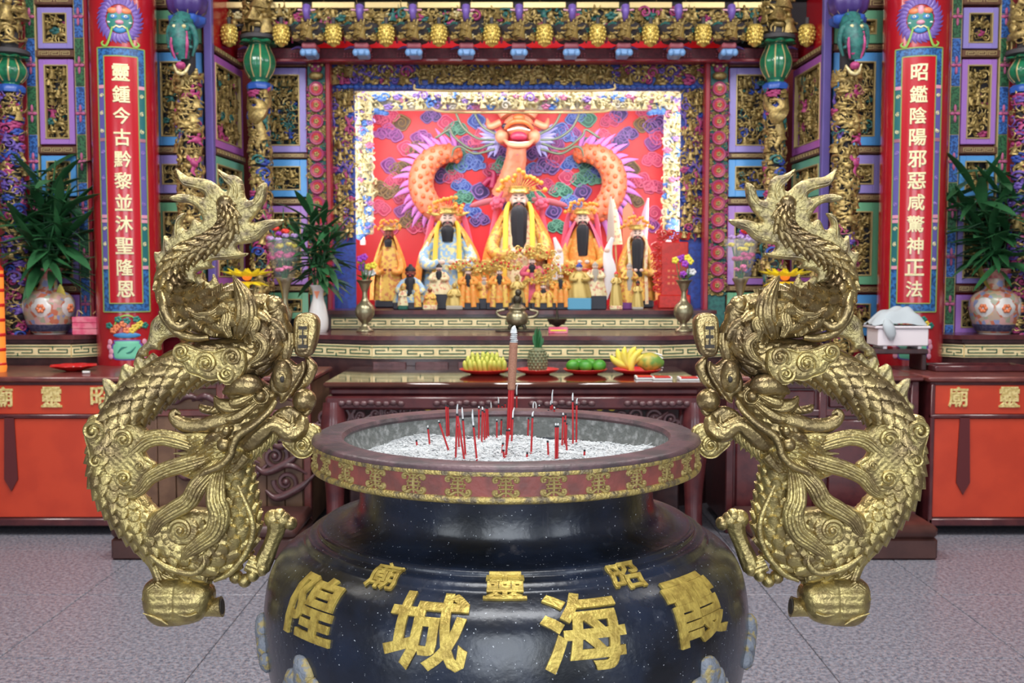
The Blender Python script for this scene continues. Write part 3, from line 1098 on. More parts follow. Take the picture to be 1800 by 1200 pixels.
# head
g = D()
g.put(puff(cB((955, 590), (1000, 540), (1090, 488), (1170, 484), (1230, 528), (1300, 560), (1335, 605), (1290, 690), (1210, 790), (1130, 880), (1070, 950), (1000, 985), (920, 960), (860, 880), (895, 800), (1000, 770), (1050, 705), (990, 650)), 30, 26, 3, 8, 0,
           rip=lambda x, y: 1.5 * np.sin((x + y) * .35) * np.sin((x - y) * .22)))
g.put(tube(d3(cB((955, 590), (1020, 560), (1100, 535), (1180, 540), (1225, 570)), [20, 26, 30, 28, 20]), [4, 13, 19, 17, 6], 16, 40))
g.put(ell((502.5, 26, 659), (18, 20, 29), 20, 14))
g.put(ell((506, 44, 662), (4.5, 5, 6), 10, 8), 1)
g.put(tube(d3([(500, 656), (503, 652), (509, 654), (511, 661), (508, 668)], 44), [1, 2.4, 2.6, 2.4, 1], 8, 26))
g.put(puff(cE((1100, 300), (1280, 240), (1420, 330), (1515, 285), (1525, 420), (1455, 565), (1350, 725), (1250, 865), (1175, 905), (1150, 800), (1050, 740), (1010, 600), (1060, 430)), 14, 8, 3, 5, 14))
g.put(puff(cE((1500, 230), (1600, 290), (1668, 390), (1640, 510), (1560, 650), (1430, 770), (1290, 870), (1250, 850), (1400, 600), (1480, 400)), 12, 9, 3, 5, -18))
g.put(tube(d3(cE((1515, 300), (1520, 420), (1450, 560), (1350, 720), (1250, 860), (1190, 900)), 22), [1.5, 2.4, 2.6, 2.6, 2.4, 1.5], 7, 40))
for c in ((465, 693),):
    g.put(ell((c[0], 30, c[1]), (9, 9, 10), 16, 10))
    g.put(tube(d3([(c[0] - 12, c[1] + 4), (c[0] - 8, c[1] - 9), (c[0] + 4, c[1] - 13), (c[0] + 13, c[1] - 3), (c[0] + 9, c[1] + 10), (c[0] - 4, c[1] + 12), (c[0] - 12, c[1] + 4)], 29), 2.6, 8, 40))
g.put(lock(cB((1200, 660), (1120, 720), (1050, 760), (980, 770)), [5, 8, 8, 4], 32, 12, 36, 3))
g.put(lock(cB((1180, 600), (1100, 640), (1040, 655), (1010, 640)), [3, 8, 8, 3], 34, 12, 30, 3))
g.put(puff(cB((1290, 740), (1400, 690), (1490, 750), (1470, 860), (1380, 870), (1290, 820)), 7, 8, 4, 3, 4), 0)
g.put(lock(cB((1060, 980), (1150, 930), (1220, 860), (1280, 815), (1340, 825), (1400, 872), (1465, 862), (1492, 800), (1470, 745)), [10, 15, 17, 15, 14, 15, 15, 12, 6], [16, 20, 22, 22, 20, 20, 16, 10, 4], 18, 70, 3, .04))
g.put(lock(cB((1290, 760), (1340, 790), (1410, 825), (1450, 800)), [4, 6, 6, 3], 24, 10, 30, 3))
for u, v, hgt in ((1436, 800, 16), (1340, 790, 8), (1375, 805, 8), (1315, 770, 8)):
    x, y = 160 + u / 4, 540 + v / 4
    g.put(tube(d3([(x - 1, y), (x, y - hgt * .6), (x + 1, y - hgt)], 22), [4, 3, .4], 8, 10))
sub('head', g)
g = D()
g.put(ell((535, 0, 703.5), (21, 21, 21), 28, 18))
g.put(tube(d3([(524, 722), (530, 728), (540, 726), (546, 718)], 4), 5, 8, 16))
sub('pearl', g)
g = D()
g.put(lock(cB((1100, 740), (1000, 775), (900, 800), (800, 828), (700, 826), (630, 796), (596, 756), (612, 726), (650, 745)), [12, 14, 15, 15, 14, 12, 9, 6, 2], 14, 18, 70, 3, .03))
g.put(lock(cB((1090, 700), (990, 700), (920, 672), (880, 628)), [12, 14, 10, 2], 12, 14, 40, 3))
sub('horn', g)
g = D()
g.put(puff(cB((1040, 705), (960, 680), (872, 620), (866, 690), (820, 690), (762, 682), (772, 735), (840, 755), (960, 765), (1050, 765)), 10, 9, 3, 3, 0, rip=lambda x, y: 1.2 * np.sin(x * .7 + y * .3)))
g.put(puff(cB((828, 965), (846, 880), (940, 852), (1020, 815), (1036, 850), (990, 905), (900, 935)), 8, 8, 3, 3, 26, rip=lambda x, y: 1.4 * np.sin((x * .5 + y * .9) * .9)))
g.put(ell((408, 36, 752), (8, 8, 9), 12, 8))
g.put(ell((403, 32, 776), (13, 12, 13), 16, 10))
sub('ear', g)

# mane, beard, whisker
g = D()
g.put(puff(cC((1000, 480), (1150, 480), (1250, 520), (1290, 570), (1340, 590), (1300, 650), (1250, 680), (1200, 735), (1120, 765), (1040, 725), (960, 690), (900, 650), (960, 600), (1000, 560)), 20, 16, 3, 5, 12,
           rip=lambda x, y: 2.0 * np.sin((x * .55 + y * .83) * .75)))
for path, r, d in ((((1150, 560), (1060, 545), (970, 515), (880, 496), (800, 508), (735, 560), (680, 612), (620, 622), (570, 600)), [4, 10, 13, 13, 14, 14, 12, 9, 3], [12, 20, 22, 22, 22, 22, 22, 22, 22]),
                   (((1190, 560), (1120, 595), (1000, 632), (900, 662), (820, 702), (770, 762), (720, 792), (665, 796)), [3, 11, 14, 13, 12, 10, 7, 2], [14, 22, 26, 26, 26, 26, 26, 26]),
                   (((1215, 560), (1165, 640), (1085, 730), (1035, 812), (955, 862), (885, 912), (845, 975), (795, 988)), [3, 11, 15, 15, 14, 12, 8, 2], [14, 30, 40, 40, 40, 40, 40, 40]),
                   (((1205, 570), (1178, 680), (1176, 790), (1196, 880), (1172, 968), (1095, 1030), (1030, 1078), (1000, 1112)), [3, 12, 16, 17, 16, 13, 9, 2], [14, 34, 46, 46, 46, 46, 46, 46])):
    g.put(lock(cC(*path), r, d, 22, 80, 7, .075))
for path in (cB((960, 960), (850, 930), (760, 890), (670, 878)), cB((960, 1000), (840, 1000), (720, 1010), (612, 1012)), cB((980, 1030), (860, 1050), (760, 1060), (690, 1040)),
             cB((950, 930), (850, 900), (760, 870)), cB((1040, 1040), (930, 1110), (830, 1140), (720, 1150)), cB((1120, 1020), (1040, 1110), (960, 1180), (880, 1190))):
    g.put(lock(path, np.linspace(12, 1, len(path)), 24, 12, 34, 4, .08))
sub('mane', g)
g = D()
for k in range(9):
    t = k / 8
    x, y = np.array(cC((1290, 640))[0]) * (1 - t) + np.array(cC((1490, 470))[0]) * t
    g.put(lock([(x + 3, y - 14), (x + 2, y - 2), (x - 4 + 3 * t, y + 9), (x - 2 + 4 * t, y + 19 - 5 * (k % 2))], [7, 7, 4, .6], 14 - 4 * t, 10, 22, 3, .1))
sub('beard', g)
g = D().put(tube(d3(cB((1330, 640), (1280, 720), (1180, 810), (1090, 870), (1050, 940), (1030, 1010), (960, 1080), (850, 1130), (800, 1190)), [34, 40, 44, 46, 46, 46, 46, 44, 42]), [4, 6, 7, 7, 7, 7, 7, 6, 3], 12, 80))
sub('whisker', g)


def scroll(name, plate, curls, thick, d):
    g = D()
    g.put(puff(plate, thick, thick * .9, 3, 4, d, rip=lambda x, y: .7 * np.sin(x * .5) * np.sin(y * .5)))
    loop = cr(plate, 120, closed=True)
    c = loop.mean(0)
    inn = c + (loop - c) * .93
    g.put(sweep(np.c_[inn[:, 0], np.full(120, d + thick * .7), inn[:, 1]], 1.9, 6, caps=False))
    for cx, cy, r, st, cw in curls:
        g.put(spiral(cx, cy, r, 1.5, .26, d + thick, st, cw))
    return sub(name, g)


s4 = lambda u, v: (160 + u / 4, 540 + v / 4)
s3 = lambda u, v: (u / 3, 600 + v / 3)
scroll('cloud_scroll', cB((618, 300), (640, 255), (700, 243), (790, 276), (900, 296), (980, 276), (1060, 272), (1122, 300), (1134, 400), (1102, 470), (1062, 522), (1000, 534), (950, 500), (870, 505), (800, 476), (720, 446), (690, 392), (640, 362)),
       ((*s4(690, 300), 15, .5, 1), (*s4(860, 380), 19, 2.6, 1), (*s4(1040, 338), 17, 2.4, 1), (*s4(1000, 452), 15, 3.4, -1)), 13, 30)
scroll('cloud_scroll', cC((476, 430), (500, 386), (560, 378), (620, 420), (700, 418), (770, 436), (806, 480), (780, 545), (800, 600), (846, 640), (800, 705), (740, 786), (680, 806), (640, 762), (560, 702), (508, 650), (492, 560), (470, 480)),
       ((*s3(530, 458), 20, 1.2, -1), (*s3(690, 500), 17, 2.8, 1), (*s3(548, 612), 15, 1.0, -1), (*s3(772, 636), 10, .4, 1), (*s3(692, 702), 16, .8, 1)), 17, 16)
scroll('cloud_scroll', cC((1490, 530), (1536, 470), (1620, 430), (1684, 450), (1694, 505), (1672, 565), (1630, 608), (1578, 612), (1536, 582)), ((*s3(1602, 540), 16, 2.5, 1),), 12, 0)

# lower curl, hind leg with ball, front paw
g = D()
g.put(spiral(150 + 545 / 3, 800 + 365 / 3, 22, 1.4, .22, 42, 2.2))
g.put(tube(d3(cD((380, 500), (480, 565), (600, 590), (660, 540), (650, 480)), 36), [3, 6, 7, 6, 2], 10, 40))
g.put(tube(d3(cD((820, 130), (900, 330), (880, 470), (790, 590), (700, 640)), 26), [4, 6, 6, 6, 3], 10, 50))
sub('belly_ridge', g)
g = D()
g.put(lock(cD((250, 400), (300, 470), (362, 555), (392, 630), (410, 690)), [14, 14, 10, 9, 11], 8, 14, 44, 4, .06))
g.put(ell((238, 10, 940), (13, 13, 14), 14, 10))
g.put(lock(cD((300, 500), (420, 620), (520, 650)), [8, 10, 8], 4, 12, 30))
g.put(lock(cD((392, 660), (460, 712), (560, 738), (650, 716)), [8, 9, 9, 6], 22, 12, 40, 4))
g.put(lock(cD((396, 680), (440, 740), (540, 768), (640, 752)), [7, 8, 8, 5], 24, 12, 40, 4))
g.put(lock(cD((400, 670), (360, 700), (330, 745)), [8, 8, 4], 22, 12, 30, 4))
sub('hind_leg', g)
g = D()
g.put(puff(cD((316, 690), (365, 648), (480, 640), (600, 655), (668, 690), (682, 755), (645, 830), (585, 874), (430, 894), (350, 862), (314, 785)), 36, 34, 3, 8, 0, back=.9,
           rip=lambda x, y: -3.0 * np.exp(-((x - 312) / 2.5) ** 2) + .6 * np.sin(y * .42)))
g.put(tube(d3(cD((590, 815), (650, 808), (690, 800), (722, 795)), 2), [12, 13, 16, 18], 18, 24))
g.put(tube(d3(cD((716, 796), (726, 795)), 2), [14, 13], 16, 4), 1)
g.put(tube(d3(cD((340, 800), (420, 830), (470, 860)), 34), [1, 3, 1.5], 8, 24))
g.put(tube(d3(cD((500, 800), (570, 815), (620, 800)), 34), [1, 3, 1.5], 8, 24))
sub('clasped_gourd', g)
g = D()
g.put(lock(cD((930, 590), (955, 530), (985, 460), (1008, 395), (1015, 345)), [16, 15, 13, 15, 18], 4, 16, 40, 4, .05))
for u, v, r in ((995, 332, 17), (1045, 338, 15), (1085, 356, 12), (1025, 315, 13)):
    g.put(ell((150 + u / 3, 4, 800 + v / 3), (r, 14, r), 14, 10))
g.put(lock(cD((860, 560), (920, 590), (960, 600)), [14, 14, 9], 4, 12, 24))
for u, v in ((800, 635), (846, 655), (888, 625), (940, 590)):
    g.put(ell((150 + u / 3, 6, 800 + v / 3), (12, 14, 12), 12, 8))
sub('paw', g)

h2 = dup(handle)
h2.scale = (-1, 1, 1)
h2['label'] = 'right gilded dragon handle with flaming tail'

# ================================================================== altar tables, offering tables, kneelers
mat('mahogany', (0.105, 0.022, 0.024), 0.28, 0.0, (0.07, 0.014, 0.018), 14, 0.05, 60, coat=.4)
mat('mahogany_light', (0.19, 0.05, 0.04), 0.35, 0.0, (0.13, 0.03, 0.028), 12, coat=.3)
mat('dark_wood', (0.055, 0.022, 0.022), 0.3, 0.0, (0.035, 0.014, 0.016), 18, coat=.3)
mat('carved_wood', (0.125, 0.055, 0.06), 0.36, 0.0, (0.08, 0.032, 0.035), 25, coat=.3)
mat('plank_wood', (0.20, 0.105, 0.06), 0.5, 0.0, (0.14, 0.07, 0.042), 9)
mat('orange_panel', (0.62, 0.055, 0.018), 0.42, 0.0, (0.55, 0.045, 0.015), 5, coat=.15)
mat('maroon_ribbon', (0.11, 0.012, 0.014), 0.6)
mat('fret_cream', (0.86, 0.72, 0.40), 0.45, 0.0, (0.78, 0.63, 0.33), 30)
mat('fret_green', (0.012, 0.10, 0.05), 0.55)
mat('black_green', (0.012, 0.02, 0.02), 0.4)
mat('brown_vinyl', (0.085, 0.032, 0.026), 0.38, 0.0, (0.065, 0.024, 0.02), 9, 0.15, 5)
mat('table_gold', (0.85, 0.68, 0.30), 0.45, 0.1, (0.6, 0.43, 0.14), 60)
mat('glass_top', (0.10, 0.035, 0.025), 0.06, 0.0, (0.08, 0.028, 0.02), 8, coat=1.0)


def fret_strip(L, h, n):
    """meander inlay lines for a band L long and h high (x along, z up, proud towards -y)"""
    g = G()
    t = h * .07
    p = L / n
    def bar(x0, x1, z0, z1):
        g.add(box(x0, x1, -.004, 0, z0, z1))
    bar(0, L, h * .10, h * .10 + t)
    bar(0, L, h * .84, h * .84 + t)
    for k in range(n):
        x = k * p
        if k % 2 == 0:
            bar(x + p * .08, x + p * .92, h * .34, h * .34 + t)
            bar(x + p * .08, x + p * .08 + t, h * .34, h * .62)
            bar(x + p * .92 - t, x + p * .92, h * .34, h * .62)
            bar(x + p * .08, x + p * .40, h * .60, h * .60 + t)
            bar(x + p * .60, x + p * .92, h * .60, h * .60 + t)
            bar(x + p * .48, x + p * .48 + t, h * .60, h * .84)
        else:
            bar(x + p * .08, x + p * .92, h * .60, h * .60 + t)
            bar(x + p * .08, x + p * .08 + t, h * .36, h * .62)
            bar(x + p * .92 - t, x + p * .92, h * .36, h * .62)
            bar(x + p * .08, x + p * .40, h * .34, h * .34 + t)
            bar(x + p * .60, x + p * .92, h * .34, h * .34 + t)
            bar(x + p * .48, x + p * .48 + t, h * .10, h * .36)
    return g


def altar_block(root, foot, z0, z1, pitch=.11, bands=True):
    """cabinet block with footprint polygon (front first); its last edges are the back. fret bands on the listed front edges"""
    foot = np.array(foot)
    c = foot.mean(0)
    g = G()
    g.add(prism(foot, z0, z1 - .05))
    g.obj('body', 'dark_wood', root, 30)
    def grow(f, d):
        e = f - c
        return c + e * (1 + d / np.linalg.norm(e, axis=1).max())
    G().add(prism(grow(foot, .05), z1 - .05, z1 - .028)).obj('moulding', 'dark_wood', root, 30)
    G().add(prism(grow(foot, .08), z1 - .028, z1)).obj('top_board', 'mahogany', root, 30)


def fret_on(root, a, b, z0, h):
    """cream fret band with green meander on the front edge from a to b"""
    a, b = np.array(a), np.array(b)
    L = np.linalg.norm(b - a)
    ang = math.atan2(b[1] - a[1], b[0] - a[0])
    n = max(2, int(round(L / (h * 2.5))))
    o = G().add(box(0, L, -.010, .006, 0, h)).obj('fret_band', 'fret_cream', root, 30, (a[0], a[1], z0))
    o.rotation_euler = (0, 0, ang)
    q = fret_strip(L, h, n).obj('fret_inlay', 'fret_green', o, 30, (0, -.010, 0))
    stuff(q)


# stepped altar behind the fruit table
Y_A, Y_B = 6.50, 7.30
ZA, ZB = 1.107, 1.244
tierA = thing('stepped_altar_table', 'long dark altar table with cream fret band, right behind the fruit table', 'altar table', (0, Y_A, 0))
xa = [PX(p, Y_A) for p in (520, 655, 1160, 1300)]
fa = [(xa[0], .22), (xa[1], 0), (xa[2], 0), (xa[3], .22), (PX(1444, 6.7), .22), (PX(1444, 6.7), 1.05), (PX(376, 6.7), 1.05), (PX(376, 6.7), .22)]
altar_block(tierA, fa, 0.0, ZA)
for a, b in ((fa[0], fa[1]), (fa[1], fa[2]), (fa[2], fa[3]), (fa[7], fa[0]), (fa[3], fa[4])):
    fret_on(tierA, a, b, ZA - .145, .085)
for k in range(-3, 4):
    G().add(cbox(k * .27 - .105 + .03, k * .27 + .105 + .03, -.012, .004, .80, .94, .004)).obj('front_panel', 'carved_wood', tierA, 30)
tierB = thing('upper_altar_step', 'raised dark altar step with fret band under the row of deity statues', 'altar step', (0, Y_B, ZA))
fb = [(PX(578, Y_B), 0), (PX(1240, Y_B), 0), (PX(1240, Y_B), 1.25), (PX(578, Y_B), 1.25)]
altar_block(tierB, fb, 0.0, ZB - ZA)
fret_on(tierB, (PX(583, Y_B), 0), (PX(1236, Y_B), 0), .008, .084)

# side shelves carrying the vases
shelves = []
for s, lab in ((-1, 'dark side altar shelf with fret band under the left flower vase'), (1, 'dark side altar shelf with fret band under the right flower vase')):
    q = lambda px, Y: PX(px if s < 0 else 1820 - px, Y)
    t = thing('side_altar_shelf', lab, 'altar table', (0, 6.6, 0), 'side altar shelves')
    f = [(q(-60, 6.6), 0), (q(125, 6.6), 0), (q(172, 6.6), .16), (q(172, 6.6), .29), (q(-60, 6.6), .29)]
    if s > 0:
        f = [f[1], f[0], f[4], f[3], f[2]]
    altar_block(t, f, 0, ZA)
    if s < 0:
        fret_on(t, f[0], f[1], ZA - .145, .082)
        fret_on(t, f[1], f[2], ZA - .145, .082)
    else:
        fret_on(t, f[0], f[1], ZA - .145, .082)
        fret_on(t, f[4], f[0], ZA - .145, .082)
    shelves.append(t)

# offering tables with orange fronts left and right
Y_T, Z_T = 5.81, 0.915
for s in (-1, 1):
    edge = PX(205, Y_T) if s < 0 else PX(1637, Y_T)
    far = -3.75 if s < 0 else 3.75
    lab = ('orange fronted offering table with gold characters, left of the burner' if s < 0 else 'orange fronted offering table with gold characters, right of the burner')
    t = thing('offering_table', lab, 'table', (0, Y_T, 0), 'orange offering tables')
    x0, x1 = min(edge, far), max(edge, far)
    G().add(cbox(x0 - .02, x1 + .02, -.03, .74, Z_T - .03, Z_T, .008)).obj('table_top', 'mahogany_light', t)
    G().add(cbox(x0, x1, 0, .70, .07, Z_T - .03, .005)).obj('carcass', 'mahogany', t)
    G().add(cbox(x0, x1, -.02, .02, .055, .10, .008)).obj('bottom_rail', 'mahogany', t)
    G().add(cbox(x0 + .02, x1 - .02, -.012, .01, .70, Z_T - .05, .004)).obj('upper_panel', 'orange_panel', t)
    G().add(cbox(x0 + .02, x1 - .02, -.012, .01, .105, .675, .004)).obj('lower_panel', 'orange_panel', t)
    G().add(cbox(x0, x1, -.022, .012, .675, .70, .006)).obj('middle_rail', 'mahogany', t)
    G().add(cbox(x0, x0 + .025, -.02, .012, .06, Z_T - .04, .005)).obj('end_post', 'mahogany', t)
    G().add(cbox(x1 - .025, x1, -.02, .012, .06, Z_T - .04, .005)).obj('end_post', 'mahogany', t)
    for k in range(4):
        lx = (x0 + .03, x1 - .03)[k % 2]
        G().add(cbox(lx - .03, lx + .03, (.05, .62)[k // 2], (.10, .67)[k // 2], 0, .075, .004)).obj('leg', 'dark_wood', t)
    chars = ((5, '廟'), (90, '靈'), (176, '昭')) if s < 0 else ((1685, '廟'), (1775, '靈'), (1862, '昭'))
    for px, ch in chars:
        V, F = char_mesh(ch, 0, .05, .022)
        G().add((np.c_[V[:, 0] * .115, -V[:, 2] * .06, V[:, 1] * .118], F)).obj('gold_character', 'table_gold', t, 30, (PX(px, Y_T), -.016, PZ(697, Y_T)))
    for px in ((15, 170, -140) if s < 0 else (1697, 1855, 1980)):
        c = PX(px, Y_T)
        z1, z0 = .685, PZ(862 if s < 0 else 868, Y_T)
        w = .034
        pl = [(-w * .8, z1), (w * .8, z1), (w * 1.15, z0 + .07), (0, z0), (-w * 1.15, z0 + .07)]
        G().add(prism(pl, -.022, -.014, 'y')).obj('pointed_ribbon', 'maroon_ribbon', t, 30, (c, 0, 0))

# inner mahogany cabinets between the orange tables and the middle
for s in (-1, 1):
    x0, x1 = (PX(225, 5.85), PX(545, 5.85)) if s < 0 else (PX(1278, 5.85), PX(1617, 5.85))
    lab = 'brown wooden side cabinet with carved panel behind the left dragon' if s < 0 else 'plain mahogany side cabinet behind the right dragon'
    t = thing('side_cabinet', lab, 'cabinet', (0, 5.85, 0))
    G().add(cbox(x0 - .02, x1 + .02, -.03, .62, .885, .915, .008)).obj('cabinet_top', 'mahogany_light', t)
    G().add(cbox(x0, x1, .02, .6, .05, .885, .004)).obj('carcass', 'mahogany' if s > 0 else 'plank_wood', t)
    for x in (x0, x1 - .045, (x0 + x1) / 2 - .02):
        G().add(cbox(x, x + .045, -.01, .03, 0, .885, .006)).obj('post', 'mahogany_light' if s < 0 else 'mahogany', t)
    for z in (.06, .68, .84):
        G().add(cbox(x0 + .02, x1 - .02, -.004, .03, z, z + .04, .006)).obj('rail', 'mahogany_light' if s < 0 else 'mahogany', t)
    if s < 0:
        for k in range(9):
            xx = x0 + .05 + k * (x1 - x0 - .1) / 9
            G().add(cbox(xx, xx + (x1 - x0 - .1) / 9 - .004, .005, .024, .1, .68, .003)).obj('plank', 'plank_wood', t)
        for k, (cx, cz, m) in enumerate(((.36, .42, 1), (.80, .45, -1), (.60, .36, 1), (.86, .30, 1), (.88, .60, -1))):
            g = G()
            for sp in spiral(0, 0, .075, 1.5, .22, 0, k, m, 6):
                g.add((np.c_[sp[0][:, 0], -sp[0][:, 1], sp[0][:, 2]], sp[1]))
            g.add(tube([(-.12, 0, -.05), (-.05, -.02, -.09), (.08, -.01, -.03), (.17, 0, .05)], [.008, .022, .022, .006], 8, 20))
            g.add(tube([(-.10, 0, .06), (.02, -.02, .10), (.12, -.01, .05)], [.006, .018, .006], 8, 16))
            g.obj('carved_cloud', 'carved_wood', t, 50, (x0 + (x1 - x0) * cx, 0, cz))
        for k, cx in enumerate((.25, .5, .75)):
            G().add(tube([(-.16, 0, 0), (-.08, -.02, .03), (0, -.01, -.01), (.08, -.02, .03), (.16, 0, 0)], [.006, .02, .014, .02, .006], 8, 30)).obj('carved_frieze', 'carved_wood', t, 50, (x0 + (x1 - x0) * cx, 0, .77))
    else:
        for k, (a, b) in enumerate(((x0 + .06, (x0 + x1) / 2 - .04), ((x0 + x1) / 2 + .04, x1 - .06))):
            G().add(cbox(a, b, .004, .024, .11, .66, .01)).obj('cabinet_door', 'mahogany', t)
            G().add(cbox(a, b, .004, .024, .73, .83, .008)).obj('drawer_front', 'mahogany', t)

# fruit table in the middle
tf = thing('fruit_table', 'polished dark red carved offering table in the middle holding the fruit plates', 'table', (0, 5.5, 0))
x0, x1 = PX(568, 5.5), PX(1240, 5.5)
G().add(cbox(x0, x1, -.02, .98, .885, .915, .01)).obj('table_top', 'glass_top', tf)
G().add(cbox(x0 + .03, x1 - .03, .0, .96, .84, .885, .014)).obj('waist', 'mahogany', tf)
G().add(cbox(x0 + .01, x1 - .01, -.012, .97, .765, .84, .012)).obj('apron', 'mahogany', tf)
G().add(cbox(x0 + .05, x1 - .05, .50, .94, .06, .765, .01)).obj('carcass', 'dark_wood', tf)
for sx in (x0 + .05, x1 - .05):
    for sy in (.03, .9):
        G().add(tube([(sx, sy, .80), (sx, sy - .02, .6), (sx, sy, .3), (sx, sy - .02, .08), (sx, sy - .03, 0)], [.06, .075, .05, .05, .07], 12, 30)).obj('leg', 'mahogany', tf)
for k in range(4):
    cx = x0 + (x1 - x0) * (k + .5) / 4
    g = G()
    for j in range(9):
        g.add(ell((-.16 + j * .04, 0, .004 * math.sin(j * 2)), (.022, .012, .016), 8, 5))
    g.obj('apron_carving', 'carved_wood', tf, 60, (cx, -.014, .80))
for k, (px, py) in enumerate(((600, 735), (660, 730), (710, 725), (985, 722), (1120, 733), (1180, 740), (1215, 750), (780, 740), (1050, 738))):
    g = G()
    for j in range(3):
        for sp in spiral(j * .09 - .09, .01 * (j % 2), .045, 1.4, .25, 0, j + k, (1, -1)[j % 2], 6):
            g.add((np.c_[sp[0][:, 0], -sp[0][:, 1], sp[0][:, 2]], sp[1]))
    g.add(tube([(-.16, 0, -.03), (-.05, -.02, -.05), (.08, -.02, -.03), (.17, 0, .03)], [.006, .02, .02, .006], 8, 20))
    g.obj('carved_scroll', 'carved_wood', tf, 50, (PX(px, 5.53), .03, PZ(py, 5.53)))
mat('gold_cloth', (.75, .6, .08), .5, .2)
for px in (762, 1066):
    g = G()
    for j in range(7):
        a = R(20 + j * 23)
        g.add(ell((math.cos(a) * .035, 0, math.sin(a) * .022), (.020, .012, .011), 7, 5))
    g.obj('gilded_flower', 'gold_cloth', tf, 60, (PX(px, 5.5), .02, PZ(722, 5.5)))

# low upholstered kneelers on the floor
for lab, a, b in (('long brown vinyl kneeling bench on the floor in front of the left cabinet', -2.10, -1.13), ('long brown vinyl kneeling bench on the floor in front of the right cabinet', 1.24, 2.23),
                  ('brown vinyl kneeling bench on the floor below the fruit table', -.88, .92)):
    t = thing('kneeling_bench', lab, 'bench', ((a + b) / 2, 5.53, 0), 'vinyl kneeling benches')
    w = (b - a) / 2
    G().add(cbox(-w, w, -.25, .22, .0, .115, .012)).obj('plinth', 'brown_vinyl', t)
    n = 24
    V, F = cbox(-w, w, -.26, .225, .112, .185, .022)
    G().add((V, F)).obj('cushion', 'brown_vinyl', t, 60)
mat('chalk', (.6, .62, .6), .7)

# ================================================================== carved relief work: small figures, horses, curls, leaves
mat('carve_gold', (0.50, 0.37, 0.13), 0.38, 0.55, (0.30, 0.21, 0.08), 60, 0.3, 140)
mat('carve_teal', (0.03, 0.17, 0.15), 0.5, 0.0, (0.02, 0.10, 0.10), 40)
mat('carve_pink', (0.45, 0.06, 0.20), 0.5, 0.0, (0.30, 0.03, 0.12), 40)
mat('carve_blue', (0.03, 0.08, 0.42), 0.5, 0.0, (0.03, 0.05, 0.25), 40)
mat('carve_dark', (0.035, 0.03, 0.035), 0.8)
mat('carve_cream', (0.70, 0.63, 0.36), 0.5, 0.1, (0.55, 0.46, 0.2), 50)
mat('carve_violet', (0.16, 0.10, 0.42), 0.5, 0.0, (0.10, 0.05, 0.26), 40)
CARVE = ['carve_gold', 'carve_teal', 'carve_pink', 'carve_blue', 'carve_dark', 'carve_cream', 'carve_violet']


def lib(*parts):
    g = G()
    for p in parts:
        g.add(p)
    V = np.concatenate(g.v)
    T = np.vstack([f if f.shape[1] == 3 else np.vstack([f[:, [0, 1, 2]], f[:, [0, 2, 3]]]) for f in g.f])
    return V, [T]


def robe_(k):
    lob = lambda a, z: 1 + .12 * np.cos(a * 5 + k)
    return lathe([(.30, 0), (.24, .18), (.15, .42), (.20, .60), (.09, .70)], 8, lob)


MAN = [lib(robe_(0), ell((0, -.02, .80), (.10, .10, .12), 7, 5), lathe([(.13, .88), (.10, .96), (.03, 1.05)], 6), tube([(-.16, 0, .62), (-.32, -.12, .45), (-.20, -.25, .40)], [.07, .08, .05], 5, 5),
           tube([(.16, 0, .62), (.36, -.08, .70), (.42, -.15, .92)], [.07, .07, .04], 5, 5), tube([(.42, -.16, .2), (.42, -.16, 1.3)], .022, 4, 2, up=(1, 0, 0))),
       lib(robe_(2), ell((.03, -.02, .80), (.10, .10, .12), 7, 5), ell((.03, 0, .93), (.12, .11, .05), 7, 4), tube([(-.16, 0, .62), (-.38, -.1, .66), (-.46, -.14, .82)], [.07, .07, .04], 5, 5),
           tube([(.16, 0, .62), (.30, -.16, .44), (.12, -.26, .42)], [.07, .08, .05], 5, 5), ell((.2, .1, .5), (.3, .06, .12), 7, 4)),
       lib(ell((0, 0, .32), (.24, .18, .3), 7, 5), tube([(-.1, 0, .2), (-.25, -.1, .05), (-.35, -.1, 0)], [.12, .09, .05], 5, 5), tube([(.1, 0, .2), (.28, -.1, .1), (.34, -.05, -.05)], [.12, .09, .05], 5, 5),
           ell((0, -.03, .72), (.1, .1, .12), 7, 5), lathe([(.12, .80), (.06, .9), (.02, .98)], 6), tube([(-.18, 0, .52), (-.40, -.1, .6), (-.5, -.1, .8)], [.07, .06, .04], 5, 5), tube([(.18, 0, .52), (.38, -.1, .4), (.5, -.1, .5)], [.07, .06, .04], 5, 5))]
HORSE = lib(ell((0, 0, .45), (.42, .16, .18), 8, 5), tube([(.32, 0, .5), (.48, 0, .75), (.60, 0, .85), (.74, 0, .74)], [.14, .11, .1, .05], 6, 7), tube([(-.38, 0, .5), (-.55, 0, .45), (-.6, 0, .2)], [.05, .06, .02], 5, 5),
            *[tube([(x, y, .4), (x + d, y, .2), (x + d * .3, y, 0)], [.08, .05, .04], 5, 4) for x, y, d in ((.3, -.08, .12), (.25, .08, .02), (-.3, -.08, -.1), (-.25, .08, .02))],
            ell((0, -.02, .78), (.13, .13, .24), 6, 5), ell((.02, -.03, 1.06), (.09, .09, .11), 6, 5))
CURL = lib(*spiral(0, 0, .45, 1.3, .24, 0, 0, 1, 5, True, 14))
LEAF = lib(ell((0, 0, .1), (.30, .10, .14), 7, 4), ell((-.22, -.03, .26), (.20, .09, .12), 6, 4), ell((.22, -.03, .28), (.2, .09, .12), 6, 4), ell((0, -.05, .38), (.17, .08, .12), 6, 4))
ROCK = lib(tube([(-.5, 0, 0), (-.2, -.08, .14), (.1, -.05, .04), (.5, 0, .12)], [.06, .13, .12, .05], 6, 10), ell((-.1, -.1, -.02), (.2, .1, .12), 6, 4))
